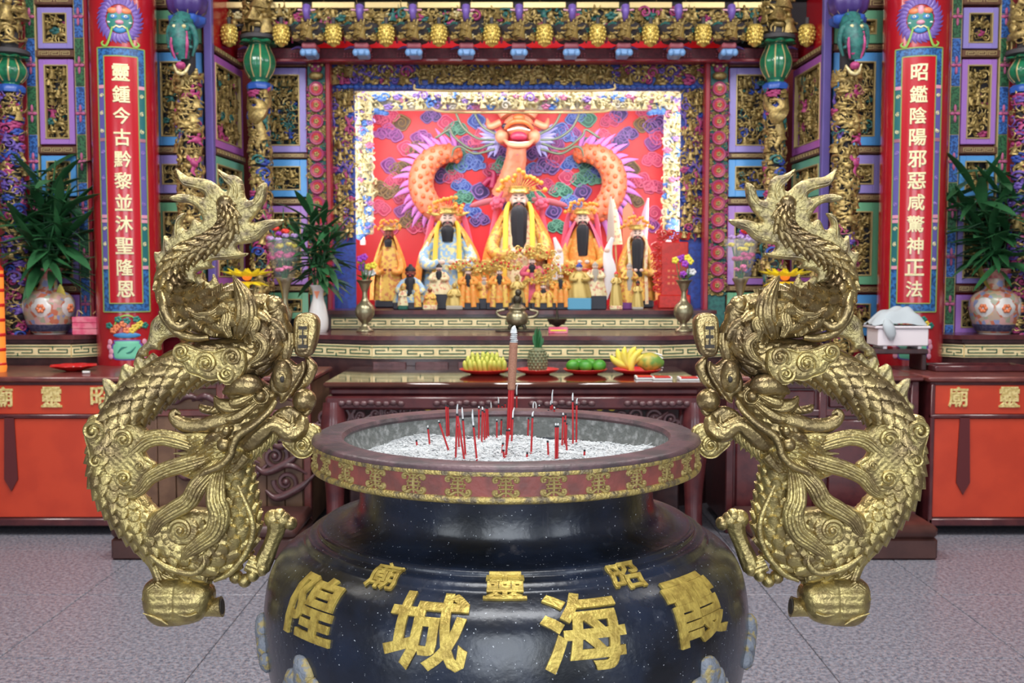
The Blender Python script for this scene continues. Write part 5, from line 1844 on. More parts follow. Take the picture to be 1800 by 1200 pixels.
for s in (-1, 1):
    side = 'left' if s < 0 else 'right'
    q = lambda p: p if s < 0 else 1820 - p
    for kind, px, Y, wpx, lab in (('jar', 458, 7.35, 42, f'carved gold column with green jar capital on the {side} inner side of the altar'), ('jar', 22, 6.75, 46, f'carved column with green jar capital at the far {side} edge'),
                                  ('lotus', 334, 6.72, 44, f'carved column with dragon head and lotus top beside the {side} red pillar')):
        X = PX(q(px), Y, 250)
        rad = wpx * .5 * Y / FPX * .62
        t = thing('carved_column', lab, 'column', (X, Y, 0), 'carved dragon columns')
        zj0, zj1 = PZ(146 if px == 458 else 150, Y), PZ(76 if px == 458 else 102, Y)
        zt = zj0 if kind == 'jar' else PZ(25, Y)
        zf = ZA if px == 458 else 0.0
        G().add(lathe([(rad * .9, zf + .10), (rad * .9, zt)], 20)).obj('core', 'carve_dark', t, 50)
        G().add(lathe([(rad * 1.6, zf), (rad * 1.6, zf + .06), (rad * 1.4, zf + .10), (rad * 1.2, zf + .14)], 24)).obj('base', 'stone_dark', t, 50)
        lo = 1.2 if px == 458 else .95
        if kind == 'jar':
            pal = (0, 0, 0, 1, 2, 3) if px == 458 else (6, 2, 6, 3, 0, 2)
            zc0 = lo
            g = carve(G(), cyl_map(0, 0, (zt + zc0) / 2 - .02, rad), rad * PI * 1.25, zt - zc0 - .02, 31 + px, size=.082, pal=pal, kinds='mtlctb' if px == 458 else 'lctlcm', depth=.03)
            if px == 458:
                V, F = BIRD
                V = V * .2
                g.add((cyl_map(0, 0, PZ(205, Y), rad)(np.c_[V[:, 0], -V[:, 1] + .03, V[:, 2]]), F), 0)
            stuff(g.obj('wrapped_carving', CARVE, t, 60))
            G().add(lathe([(rad * 1.55, zt - .05), (rad * 1.7, zt - .02), (rad * 1.3, zt)], 24, lambda a, z: 1 + .08 * np.cos(a * 8))).obj('wave_collar', 'lotus_blue', t, 60)
            jr = (28 if px == 458 else 28) * Y / FPX
            green_jar(t, zj0, zj1, jr)
            G().add(lathe([(jr * .9, zj1 + .01), (jr * 1.15, zj1 + .02), (jr * 1.15, zj1 + .045), (jr * .9, zj1 + .055)], 24)).obj('abacus', 'stone_dark', t, 50)
            g = G()
            carve(g, cyl_map(0, 0, zj1 + .20, jr * .55), jr * 2.2, .30, 8 + px, size=.15, pal=(0, 0, 1), kinds='mmht', depth=.04, dens=1.1)
            stuff(g.obj('standing_figures', CARVE, t, 60))
            G().add(lathe([(jr * .5, zj1 + .05), (jr * .5, 4.3)], 12)).obj('upper_core', 'stone_dark', t, 50)
        else:
            g = carve(G(), cyl_map(0, 0, (PZ(130, Y) + lo) / 2, rad), rad * PI * 1.3, PZ(130, Y) - lo, 57, size=.088, pal=(0, 0, 0, 6, 2, 1), kinds='mthltcb', depth=.04)
            stuff(g.obj('wrapped_carving', CARVE, t, 60))
            # lotus bud on top
            lr = 30 * Y / FPX
            o = G().add(lathe([(lr * .6, PZ(32, Y)), (lr, PZ(20, Y)), (lr * 1.1, PZ(4, Y)), (lr * .8, PZ(-20, Y)), (lr * .5, PZ(-60, Y))], 40, lambda a, z: 1 + .10 * np.abs(np.cos(a * 5)))).obj('lotus', 'lotus_violet', t, 60)
            for k in range(10):
                a = k * PI / 5
                G().add(tube([(math.cos(a) * lr * .65, math.sin(a) * lr * .65, PZ(31, Y)), (math.cos(a) * lr * 1.03, math.sin(a) * lr * 1.03, PZ(19, Y)), (math.cos(a) * lr * 1.12, math.sin(a) * lr * 1.12, PZ(3, Y))], .005, 6, 10, up=(-math.sin(a), math.cos(a), 0))).obj('lotus_rib', 'bead_gold', o, 60)
            G().add(lathe([(lr * .55, PZ(48, Y)), (lr * .95, PZ(42, Y)), (lr * 1.0, PZ(32, Y)), (lr * .6, PZ(26, Y))], 36, lambda a, z: 1 + .1 * np.cos(a * 7))).obj('wave_collar', 'lotus_blue', t, 60)
            # hanging dragon head
            k = Y / FPX
            g = G()
            cz = PZ(80, Y)
            yf = -rad - .03
            g.add(tube([(.0, yf + .02, PZ(36, Y)), (-.01, yf - .03, PZ(60, Y)), (0, yf - .06, PZ(85, Y)), (.01, yf - .05, PZ(112, Y))], [.06, .075, .06, .035], 16, 24, disp=lambda ph, ss, r_: .12 * r_ * np.sin(ss * 160) * np.sin(ph * 5)), 1)
            for sx in (-1, 1):
                g.add(tube([(sx * .03, yf - .05, PZ(52, Y)), (sx * .07, yf - .05, PZ(58, Y)), (sx * .085, yf - .03, PZ(80, Y)), (sx * .06, yf - .03, PZ(105, Y))], [.02, .022, .018, .008], 8, 16), 1)
                g.add(tube([(sx * .045, yf - .09, PZ(66, Y)), (sx * .05, yf - .10, PZ(90, Y)), (sx * .035, yf - .08, PZ(112, Y))], [.006, .010, .006], 6, 12), 2)
                g.add(ell((sx * .03, yf - .095, PZ(58, Y)), (.014, .014, .014), 8, 6), 5)
                for j in range(4):
                    g.add(ell((sx * (.03 + .012 * j), yf - .08, PZ(48 + 15 * j, Y)), (.016, .02, .012), 7, 5), 1)
            g.add(ell((0, yf - .07, PZ(102, Y)), (.035, .03, .022), 10, 7), 2)
            g.add(ell((0, yf - .075, PZ(124, Y)), (.032, .03, .026), 10, 7), 2)
            g.add(tube([(-.05, yf - .05, PZ(122, Y)), (-.02, yf - .07, PZ(136, Y)), (.02, yf - .07, PZ(136, Y)), (.05, yf - .05, PZ(120, Y))], [.006, .012, .012, .006], 7, 16), 5)
            g.obj('dragon_head', CARVE, t, 60)

# ================================================================== eaves with brackets and gilt lanterns
mat('eave_maroon', (0.17, 0.015, 0.03), 0.5, 0.0, (0.11, 0.01, 0.02), 50)
mat('eave_lattice', (0.42, 0.10, 0.13), 0.5)
mat('eave_violet', (0.20, 0.12, 0.45), 0.4)
mat('eave_sky', (0.18, 0.36, 0.66), 0.4)
mat('lantern_gold', (0.78, 0.60, 0.16), 0.34, 0.5, (0.6, 0.42, 0.09), 70)
mat('top_trim', (0.02, 0.05, 0.045), 0.6)
YE = 7.50
t = thing('eave_beam', 'maroon carved beam across the altar below the gilt brackets', 'beam', (PX(910, YE), YE, PZ(108, YE)))
xw = (PX(1395, YE) - PX(425, YE)) / 2
G().add(cbox(-xw, xw, 0, .12, 0, PZ(84, YE) - PZ(108, YE), .006)).obj('beam', 'eave_maroon', t, 30)
G().add(cbox(-xw, xw, -.02, .02, -.004, .018, .004)).obj('lower_moulding', 'stile_red', t, 30)
for k in range(-5, 6):
    g = G()
    for j in range(10):
        for i2 in range(2):
            g.add(ell((-.10 + j * .022, 0, i2 * .018), (.008, .006, .007), 5, 4))
    stuff(g.obj('bead_row', 'eave_lattice', t, 60, (k * .383, -.006, .036)))
    G().add(tube([(-.10, 0, 0), (-.05, -.006, .014), (0, -.01, 0), (.05, -.006, .014), (.10, 0, 0)], [.004, .010, .014, .010, .004], 6, 20)).obj('painted_cloud', 'eave_violet', t, 60, (k * .383, -.004, .085))
YV = 7.35
o = G().add(cbox(PX(395, YV), PX(1428, YV), 0, .2, PZ(-2, YV), PZ(-40, YV), .005)).obj('top_cornice', 'top_trim', None, 30, (0, YV, 0))
tag(o, 'dark cornice edge along the very top of the altar front', 'cornice')
t = thing('carved_valance', 'long gilded carved valance with scalloped lower edge above the brackets', 'valance', (0, YV, 0))
G().add(box(PX(397, YV), PX(1426, YV), .05, .08, PZ(50, YV), PZ(0, YV))).obj('valance_ground', 'carve_dark', t, 30)
brk = [552 + 90 * k for k in range(9)]
lan = [412, 502, 592, 683, 774, 865, 956, 1048, 1139, 1230, 1319, 1409]
for a in range(11):
    px = lan[a] + 45
    w = 90 * YV / FPX
    g = carve(G(), flat_map(PX(px - 45, YV), .05, PZ(30, YV)), w, .16, 200 + a, size=.10, pal=(0, 0, 5, 1, 2), kinds='mlmcl', depth=.05, dens=1.1)
    stuff(g.obj('valance_relief', CARVE, t, 60))
    arc = [(PX(px - 45 + d, YV), -.02, PZ(46 - 12 * abs(d / 45) ** 2 + 2, YV)) for d in (-44, -30, -15, 0, 15, 30, 44)]
    G().add(tube(arc, .010, 6, 24)).obj('scalloped_edge', 'stone_dark', t, 60)
    G().add(cbox(PX(px - 82, YV), PX(px - 8, YV), .0, .05, PZ(14, YV), PZ(3, YV), .004)).obj('gilt_slat', 'bead_gold', t, 30)
YL = 7.22
u = YL / FPX
first = None
ORD = ['first', 'second', 'third', 'fourth', 'fifth', 'sixth', 'seventh', 'eighth', 'ninth', 'tenth', 'eleventh', 'twelfth']
lan_root = None
for i_, px in enumerate(lan):
    lab = f'gilt beehive shaped eave lantern, {ORD[i_]} from the left'
    loc = (PX(px, YL), YL, PZ(80, YL))
    if lan_root is None:
        t = lan_root = thing('gilt_lantern', lab, 'lantern', loc, 'gilt lanterns under the eaves')
        o = G().add(lathe([(.004, -.012), (.018, -.006), (.03, .01), (.044, .03), (.050, .06), (.050, .09), (.045, .12), (.05, .13), (.04, .14)], 24, lambda a, z: 1 + .05 * np.cos(a * 9))).obj('lantern_body', 'lantern_gold', t, 60)
        g = G()
        for r_ in range(5):
            for j in range(11):
                a = j * 2 * PI / 11 + r_ * .28
                rr_ = (.036, .047, .051, .051, .047)[r_]
                g.add(ell((math.cos(a) * rr_, math.sin(a) * rr_, .018 + r_ * .024), (.011, .011, .012), 6, 5))
        stuff(g.obj('lantern_bosses', 'lantern_gold', t, 60))
        G().add(tube([(0, 0, .13), (0, 0, .19)], .014, 8, 4, up=(1, 0, 0))).obj('hanger', 'stone_dark', t, 50)
    else:
        dup(lan_root, loc, 0, lab)
br = None
for i_, px in enumerate(brk):
    lab = f'painted eave bracket with gold figures, {ORD[i_]} from the left'
    loc = (PX(px, 7.30), 7.30, PZ(100, 7.30))
    if br is None:
        t = br = thing('eave_bracket', lab, 'bracket', loc, 'painted brackets under the eaves')
        zz = lambda py: PZ(py, 7.30) - PZ(100, 7.30)
        G().add(cbox(-.045, .045, -.06, .10, zz(100), zz(88), .01)).obj('bracket_foot', 'eave_sky', t, 30)
        G().add(cbox(-.05, .05, -.07, .10, zz(88), zz(78), .01)).obj('bracket_block', 'eave_lattice', t, 30)
        for sx in (-1, 1):
            G().add(ell((sx * .04, -.07, zz(96)), (.022, .02, .026), 8, 6)).obj('foot_scroll', 'eave_sky', t, 60)
        G().add(lathe([(.02, zz(80)), (.09, zz(74)), (.13, zz(62)), (.14, zz(52)), (.12, zz(45)), (.04, zz(40))], 28)).obj('bracket_bowl', 'carve_dark', t, 60)
        g = carve(G(), cyl_map(0, 0, zz(60), .10), .34, .13, 400, size=.085, pal=(0, 0, 5, 2, 1), kinds='mmlc', depth=.03, dens=1.2)
        carve(g, flat_map(0, -.13, zz(60)), .07, .13, 402, size=.15, pal=(0,), kinds='m', depth=.01)
        stuff(g.obj('bracket_figures', CARVE, t, 60))
        g = G().add(tube([(0, -.02, zz(48)), (0, -.10, zz(40)), (0, -.14, zz(30)), (0, -.12, zz(20))], [.02, .022, .024, .03], 8, 16, up=(1, 0, 0)))
        g.add(ell((0, -.12, zz(26)), (.032, .03, .03), 10, 7))
        g.obj('bracket_arm', 'eave_violet', t, 60)
        g = G()
        for sx in (-1, 1):
            g.add(tube([(sx * .02, -.12, zz(26)), (sx * .06, -.12, zz(25))], .008, 6, 3, up=(0, 1, 0)))
        g.obj('arm_pegs', 'lion_pink', t, 60)
    else:
        dup(br, loc, 0, lab)

# ================================================================== the lit niche: band, frame, mural
mat('mural_red', (0.56, 0.010, 0.016), 0.4)
mat('cloud_pink', (0.42, 0.03, 0.10), 0.45)
mat('cloud_purple', (0.15, 0.025, 0.18), 0.45)
mat('cloud_indigo', (0.035, 0.02, 0.13), 0.45)
mat('cloud_blue', (0.015, 0.05, 0.30), 0.45)
mat('cloud_green', (0.012, 0.11, 0.075), 0.45)
mat('cloud_olive', (0.08, 0.045, 0.015), 0.45)
mat('cloud_magenta', (0.28, 0.012, 0.07), 0.45)
for _n, _c in (('pink', (.66, .13, .24)), ('purple', (.36, .11, .38)), ('indigo', (.22, .12, .38)), ('blue', (.14, .24, .58)), ('green', (.11, .34, .24)), ('olive', (.26, .18, .07)), ('magenta', (.56, .09, .20))):
    mat('cloud_' + _n + '_line', _c, .45)
mat('scale_orange', (0.60, 0.215, 0.12), 0.4)
mat('scale_amber', (0.62, 0.11, 0.03), 0.4)
mat('spike_violet', (0.46, 0.16, 0.50), 0.4)
mat('whisker_green', (0.10, 0.14, 0.09), 0.45)
mat('mouth_red', (0.35, 0.02, 0.06), 0.4)
mat('fur_blue', (0.30, 0.30, 0.62), 0.45)
mat('porcelain_white', (.8, .8, .8), .4)
mat('tube_white', (0.9, 0.9, 0.9), 0.4, emis=((1.0, 0.95, 0.92), 6.0))
YM = 8.75
xl, xr = PX(592, YM), PX(1226, YM)
mural = thing('cloud_mural', 'red niche wall covered with raised coloured clouds and an orange dragon', 'mural', (0, YM, 0))
G().add(box(xl - .12, xr + .12, 0, .05, 0.0, 3.35)).obj('wall_panel', 'mural_red', mural, 30)
for nm, x0, x1 in (('niche_cheek', xl - .12, xl - .09), ('niche_cheek', xr + .09, xr + .12)):
    G().add(box(x0, x1, -.93, 0, 1.25, 3.3)).obj(nm, 'mural_red', mural, 30)
G().add(box(xl - .12, xr + .12, -.93, 0, 3.25, 3.3)).obj('niche_ceiling', 'mural_red', mural, 30)


def cloud_geo(kind, k0):
    """two-tone carved cloud about 1 wide: slot 0 dark body, slot 1 pale lines"""
    g = G()
    lobes = {0: ((0, 0, .42),), 1: ((-.25, -.05, .34), (.27, .02, .30), (0, .20, .26)), 2: ((-.30, .0, .30), (.05, .12, .34), (.36, -.08, .24), (.62, -.18, .12))}[kind]
    for i, (x, y, r_) in enumerate(lobes):
        a = np.linspace(0, 2 * PI, 14, endpoint=False)
        o = np.c_[x + np.cos(a) * r_ * (1 + .10 * np.cos(a * 4 + i)), y + np.sin(a) * r_ * .9 * (1 + .10 * np.cos(a * 4 + i))]
        V, F = puff(o, .05, .12, .13, .02, 0)
        g.add((np.c_[V[:, 0], -V[:, 1] - .004 * i, V[:, 2]], F), 0)
        b = np.r_[o, o[:1]]
        b = cr(b, 40)
        g.add(sweep(np.c_[b[:, 0], np.full(40, -.03), b[:, 1]], .042, 6, caps=False), 1)
        for sp in spiral(x, y, r_ * .66, 1.35, .13, .05, i * 2.0 + k0, (1, -1)[i % 2], 5, False, 22):
            g.add((np.c_[sp[0][:, 0], -sp[0][:, 1], sp[0][:, 2]], sp[1]), 1)
    return g


CM = {}
CL = '''150 90 pink,220 120 olive,150 185 purple,395 85 indigo,340 210 purple,245 270 pink,310 275 olive,150 370 purple,225 395 olive,180 460 pink,230 560 magenta,480 120 pink,540 160 green,660 110 blue,
700 205 pink,600 240 purple,690 262 magenta,565 320 green,540 378 green,650 335 blue,610 365 blue,520 440 pink,570 490 blue,450 430 indigo,580 560 green,680 520 indigo,820 370 green,790 300 indigo,
1240 90 blue,1310 100 green,1440 110 magenta,1490 70 indigo,1145 185 blue,1200 180 purple,1310 250 green,1120 240 purple,1010 300 indigo,1120 330 magenta,1060 385 indigo,990 400 blue,1215 360 blue,
1290 360 green,1350 420 blue,1190 440 pink,1290 450 green,1070 490 magenta,1150 520 green,1280 525 indigo,1210 590 blue,1630 130 olive,1720 140 indigo,1545 190 indigo,1650 70 magenta,1690 240 purple,
1690 340 pink,1560 390 olive,1620 470 pink,1700 500 magenta,1580 570 olive,1500 235 indigo,90 620 pink,340 625 indigo,290 690 olive,680 690 indigo,620 640 blue,1110 640 indigo,1130 730 green,1700 650 pink,
90 100 magenta,760 400 magenta,870 420 pink,440 250 pink,1400 200 pink,1720 200 pink,100 520 olive,190 525 olive,240 640 purple,860 620 indigo,1500 620 blue,150 740 magenta,330 730 pink,1660 720 purple,1000 560 green,1400 640 indigo'''
rg = random.Random(4)
for i_, e in enumerate(CL.replace('\n', '').split(',')):
    u, v, c = e.split()
    kind = (1, 0, 2, 1, 1, 0)[i_ % 6]
    key = (kind, c, i_ % 2)
    if key not in CM:
        CM[key] = cloud_geo(kind, i_ % 2 * 1.5).mesh('cloud', ['cloud_' + c, 'cloud_' + c + '_line'], 60)
    X, Z = P(640 + int(u) / 3.333, 180 + int(v) / 3.333, YM)
    sz = (.135, .125, .155)[kind] * rg.uniform(.95, 1.1) * 1.2
    link('cloud', CM[key], mural, (X, -.004, Z), (0, rg.uniform(-.3, .3), 0), (sz * rg.choice((-1, 1)), sz, sz))

mz = lambda px, py, d=.12: (P(px, py, YM - d)[0], -d, P(px, py, YM - d)[1])
SD = lambda r_: scale_disp(.22, 9)
for s in (-1, 1):
    q = lambda p: p if s < 0 else 1820 - p
    pts = [mz(q(a), b, d) for a, b, d in ((806, 274, .02), (785, 270, .10), (762, 278, .14), (745, 298, .15), (740, 325, .15), (748, 350, .15), (766, 370, .13), (792, 380, .08), (812, 380, .0))]
    rad = [.055, .075, .09, .098, .10, .098, .09, .075, .05]
    g = G().add(tube(pts, rad, 40, 70, disp=scale_disp(.14, 9)), 0)
    c = cr(np.c_[np.array(pts), rad], 26)
    T, N, B = frames(c[:, :3], (0, 1, 0))
    for k in range(1, 25):
        for ph in ((-.9, 0, .9) if k % 2 else (-.45, .45)):
            d = -B[k] * math.cos(ph) * (1 if B[k][1] > 0 else -1) + N[k] * math.sin(ph)
            g.add(ell(c[k, :3] + d * c[k, 3] * 1.03, (.022, .012, .022), 7, 5), 1)
    g.obj('dragon_coil', ['scale_orange', 'scale_amber'], mural, 60)
    g = G()
    for k in range(1, 26):
        out = N[k] * (1 if N[k][0] * s > 0 or (k < 3 or k > 22) else -1)
        if (k < 6 or k > 19):
            ctr = np.array(mz(q(800), 325, .1))
            out = c[k, :3] - ctr
            out[1] = 0
            out /= np.linalg.norm(out)
        b = c[k, :3] + out * c[k, 3] * .9
        L = .09 + .06 * (k % 2)
        g.add(tube([b, b + out * L * .5 + T[k] * .015, b + out * L + T[k] * .05], [.026, .018, .002], 6, 8, flat=.4))
    g.obj('dragon_spikes', 'spike_violet', mural, 60)
# neck and head of the dragon
g = G().add(tube([mz(908, 258, .22), mz(906, 285, .2), mz(898, 315, .16), mz(885, 345, .1)], [.075, .085, .095, .10], 40, 40, disp=scale_disp(.14, 9)), 0)
for k in range(7):
    g.add(ell(mz(908 - k * 1.5, 272 + k * 9, .28 - k * .012), (.034, .015, .012), 8, 5), 2)
g.obj('dragon_neck', ['scale_orange', 'scale_amber', 'cloud_magenta_line'], mural, 60)
g = G()
g.add(ell(mz(912, 222, .26), (.13, .12, .10), 18, 12), 0)
for sx in (-1, 1):
    g.add(ell(mz(910 + sx * 28, 240, .30), (.055, .05, .06), 12, 8), 0)
    g.add(ell(mz(910 + sx * 22, 222, .36), (.030, .03, .026), 10, 7), 3)
    g.add(tube([mz(910 + sx * 30, 215, .28), mz(910 + sx * 48, 222, .28), mz(910 + sx * 54, 208, .26)], [.03, .03, .008], 8, 14), 0)
    g.add(tube([mz(910 + sx * 20, 205, .26), mz(910 + sx * 26, 192, .24), mz(910 + sx * 38, 180, .2)], [.05, .06, .03], 10, 14), 0)
g.add(tube([mz(888, 226, .37), mz(898, 216, .40), mz(912, 213, .41), mz(926, 216, .40), mz(936, 226, .37)], [.014, .02, .022, .02, .014], 8, 24), 1)
g.add(ell(mz(912, 240, .36), (.07, .04, .042), 16, 10), 2)
g.add(tube([mz(886, 246, .36), mz(898, 255, .40), mz(912, 257, .41), mz(926, 255, .40), mz(938, 246, .36)], [.012, .022, .024, .022, .012], 8, 24), 0)
g.add(tube([mz(892, 229, .395), mz(912, 225, .41), mz(932, 229, .395)], [.005, .007, .005], 6, 14), 4)
g.add(tube([mz(894, 249, .395), mz(912, 251, .41), mz(930, 249, .395)], [.004, .006, .004], 6, 14), 4)
g.add(ell(mz(912, 207, .38), (.05, .04, .03), 12, 8), 1)
g.obj('dragon_face', ['scale_orange', 'scale_amber', 'mouth_red', 'ink', 'soft_white'], mural, 60)
for sx in (-1, 1):
    g = G()
    for k in range(9):
        a = R(-75 + k * 14)
        b = np.array(mz(910 + sx * 32, 240, .24))
        d = np.array([sx * math.cos(a), 0, math.sin(a)])
        g.add(tube([b, b + d * .10 + (0, 0, -.006), b + d * (.17 + .03 * (k % 2))], [.022, .018, .002], 6, 9, flat=.5))
    g.obj('dragon_fur', 'fur_blue', mural, 60)
for sx in (-1, 1):
    for pts in (((40, 246), (70, 243), (95, 225), (108, 200), (112, 185)), ((42, 252), (80, 262), (112, 240), (120, 228), (140, 240), (146, 243)), ((40, 262), (75, 270), (100, 258), (112, 262), (116, 275)), ((38, 236), (62, 222), (75, 200), (80, 186))):
        G().add(tube([mz(910 + sx * a, b, .30) for a, b in pts], [.010] * (len(pts) - 1) + [.004], 6, 40)).obj('dragon_whisker', 'whisker_green', mural, 60)
for sx, pts in ((1, ((865, 330), (868, 305), (858, 298), (855, 285))), (1, ((850, 325), (862, 315), (872, 330), (866, 345), (880, 352)))):
    G().add(tube([mz(a, b, .1) for a, b in pts], np.linspace(.03, .005, len(pts)), 8, 20)).obj('flame_lick', 'cloud_magenta', mural, 60)

# carved band above the niche
Y = 7.70
t = thing('carved_band', 'wide carved band of gold figures on blue above the lit niche', 'carving', (0, Y, 0))
G().add(box(PX(588, Y), PX(1232, Y), .02, .06, PZ(158, Y), PZ(108, Y))).obj('band_ground', 'carve_blue', t, 30)
for k, (a, b, pal) in enumerate(((590, 735, (0, 0, 2, 6)), (745, 1072, (0, 0, 0, 0)), (1080, 1230, (0, 0, 2, 6)))):
    g = carve(G(), flat_map((PX(a, Y) + PX(b, Y)) / 2, .02, (PZ(150, Y) + PZ(112, Y)) / 2), PX(b, Y) - PX(a, Y), PZ(112, Y) - PZ(150, Y), 500 + k, size=.105, pal=pal, kinds='hmhml' if k == 1 else 'mclmc', depth=.045, dens=1.25)
    stuff(g.obj('band_relief', CARVE, t, 60))
g = G()
for k in range(60):
    g.add(ell((PX(600 + k * 10.4, Y), -.005, PZ(153, Y)), (.028, .02, .014 + .005 * (k % 2)), 7, 5))
stuff(g.obj('wave_edge', 'lotus_blue', t, 60))
G().add(tube([(PX(731, Y), -.03, PZ(150, Y)), (PX(748, Y), -.03, PZ(160, Y)), (PX(900, Y), -.03, PZ(161, Y)), (PX(1060, Y), -.03, PZ(160, Y)), (PX(1078, Y), -.03, PZ(149, Y))], .009, 6, 50)).obj('gilt_slat', 'bead_gold', t, 60)

# brightly lit carved frame round the niche
Y = 7.96
mat('frame_cream', (0.62, 0.58, 0.46), 0.6)
mat('frame_sky', (0.10, 0.24, 0.62), 0.5)
mat('frame_rose', (0.58, 0.18, 0.32), 0.5)
LIT = ['carve_cream', 'frame_sky', 'frame_rose', 'frame_sky', 'frame_cream', 'frame_cream', 'mane_light']
t = thing('lit_carved_frame', 'brightly lit cream and blue carved frame around the red niche wall', 'frame', (0, Y, 0))
X0, X1 = PX(622, Y), PX(1197, Y)
for nm, a, b, c, d in (('frame_stile', 624, 658, 412, 162), ('frame_stile', 1164, 1196, 412, 158), ('frame_rail', 624, 1196, 194, 160)):
    G().add(cbox(PX(a, Y), PX(b, Y), .0, .03, PZ(c, Y), PZ(d, Y), .01)).obj(nm, 'frame_cream', t, 30)
    g = carve(G(), flat_map((PX(a, Y) + PX(b, Y)) / 2, .0, (PZ(c, Y) + PZ(d, Y)) / 2), PX(b, Y) - PX(a, Y), PZ(d, Y) - PZ(c, Y), 600 + a, size=.085, pal=(0, 0, 1, 2, 5, 6), kinds='mlclmh', depth=.04, dens=1.2)
    stuff(g.obj('frame_relief', LIT, t, 60))
for px, sx in ((640, 1), (1180, -1)):
    g = G()
    for k in range(7):
        g.add(ell((PX(px + 6 * math.sin(k * 1.9), Y), -.02, PZ(390 + k * 4.4, Y)), (.055 - .004 * k, .03, .026), 9, 6))
    g.obj('wave_foot', 'frame_sky', t, 60)
    g = G()
    for k in range(4):
        g.add(ell((PX(px + sx * (20 + 7 * k), Y), -.01, PZ(196 + k * k * .4, Y)), (.03, .02, .03 - .004 * k), 9, 6))
    g.obj('corner_curl', 'frame_sky', t, 60)
G().add(tube([(PX(760, Y), -.035, PZ(190, Y)), (PX(785, Y), -.035, PZ(198, Y)), (PX(900, Y), -.035, PZ(199, Y)), (PX(1050, Y), -.035, PZ(198, Y)), (PX(1075, Y), -.035, PZ(189, Y))], .009, 6, 50)).obj('gilt_slat', 'bead_gold', t, 60)
for px in (621, 1198):
    G().add(cbox(PX(px, Y) - .013, PX(px, Y) + .013, -.03, .03, 1.25, PZ(160, Y), .004)).obj('outer_edge', 'lion_pink', t, 30)


def tube_lamp(x0, z0, x1, z1, target, power, lab, yy=7.80):
    """fluorescent tube hidden behind the carved work, with its light"""
    a, b = Vector((x0, yy, z0)), Vector((x1, yy, z1))
    c = (a + b) / 2
    L = (b - a).length
    up = (0, 1, 0)
    t = thing('fluorescent_tube', lab, 'lamp', c)
    G().add(tube([a - c, b - c], .012, 8, 3, up=up)).obj('glass_tube', 'tube_white', t, 50)
    for e in (a, b):
        G().add(cbox(-.02, .02, -.02, .02, -.02, .02, .004)).obj('tube_socket', 'porcelain_white', t, 30, e - c)
    l = area_light('tube_light', (0, 0, 0), (0, 0, -1), .05, L, power, (1.0, .93, .92))
    l.parent = t
    d = Vector(target) - c
    zax = -d.normalized()
    yax = (b - a).normalized()
    xax = yax.cross(zax).normalized()
    zax = xax.cross(yax)
    l.matrix_local = Matrix.Translation(zax * -.02) @ Matrix((xax, yax, zax)).transposed().to_4x4()
    return t


tube_lamp(-1.15, 3.02, 1.22, 3.02, (0.03, 8.35, 2.2), 8.5, 'horizontal fluorescent tube tucked behind the carved band')
tube_lamp(-1.265, 1.27, -1.265, 2.85, (-.6, 8.5, 2.1), 3.6, 'upright fluorescent tube behind the left carved strip')
tube_lamp(1.335, 1.27, 1.335, 2.85, (.7, 8.5, 2.1), 3.6, 'upright fluorescent tube behind the right carved strip')
tube_lamp(-1.05, 2.84, 1.12, 2.84, (0.03, 8.4, 1.7), 22, 'horizontal fluorescent tube behind the top rail of the lit frame', 8.04)
tube_lamp(-1.165, 1.75, -1.165, 2.80, (-.3, 8.5, 1.8), 6.5, 'upright fluorescent tube behind the left stile of the lit frame', 8.04)
tube_lamp(1.225, 1.75, 1.225, 2.80, (.4, 8.5, 1.8), 6.5, 'upright fluorescent tube behind the right stile of the lit frame', 8.04)

# ================================================================== deity statues on the upper step
mat('skin_pale', (0.80, 0.58, 0.48), 0.45)
mat('skin_red', (0.26, 0.05, 0.03), 0.5)
mat('skin_gold', (0.62, 0.45, 0.14), 0.4, 0.3)
mat('beard_black', (0.012, 0.012, 0.018), 0.6)
mat('beard_grey', (0.42, 0.38, 0.32), 0.7)
mat('silk_orange', (0.82, 0.30, 0.05), 0.5, 0.0, (0.75, 0.45, 0.10), 45, thr=(.52, .60))
mat('silk_gold', (0.78, 0.50, 0.10), 0.45, 0.1, (0.62, 0.22, 0.08), 40, thr=(.5, .58))
mat('silk_yellow', (0.90, 0.58, 0.05), 0.5)
mat('silk_rose', (0.68, 0.10, 0.18), 0.5)
mat('silk_white', (0.85, 0.86, 0.88), 0.6)
mat('silk_sky', (0.30, 0.50, 0.75), 0.5, 0.0, (0.80, 0.72, 0.35), 38, thr=(.5, .56))
mat('silk_cream', (0.80, 0.70, 0.42), 0.5, 0.0, (0.70, 0.30, 0.20), 42, thr=(.54, .6))
mat('silk_black', (0.02, 0.018, 0.03), 0.55, 0.0, (0.14, 0.10, 0.22), 35, thr=(.56, .62))
mat('pompom_orange', (0.90, 0.36, 0.05), 0.55)
mat('pompom_red', (0.75, 0.04, 0.04), 0.55)
mat('crown_gold', (0.80, 0.60, 0.18), 0.32, 0.55, (0.62, 0.42, 0.10), 80)
mat('base_black', (0.02, 0.02, 0.03), 0.4)
mat('base_blue', (0.10, 0.34, 0.52), 0.45)
mat('red_lacquer', (0.60, 0.025, 0.015), 0.3, 0.0, (0.48, 0.02, 0.012), 35, coat=.3)
ZS = ZB


def robe_geo(w, d, h, seed, folds=9, amp=.07):
    lob = lambda a, z: 1 + amp * np.cos(a * folds + seed + 3 * z / h) * np.clip(1 - z / h, .15, 1)
    V, F = lathe(cr([(1.0, 0), (1.0, .06), (.93, .25), (.80, .5), (.66, .72), (.50, .88), (.22, 1.0)], 18) * np.array([1, h]), 40, lob)
    return V * np.array([w, d, 1]), F


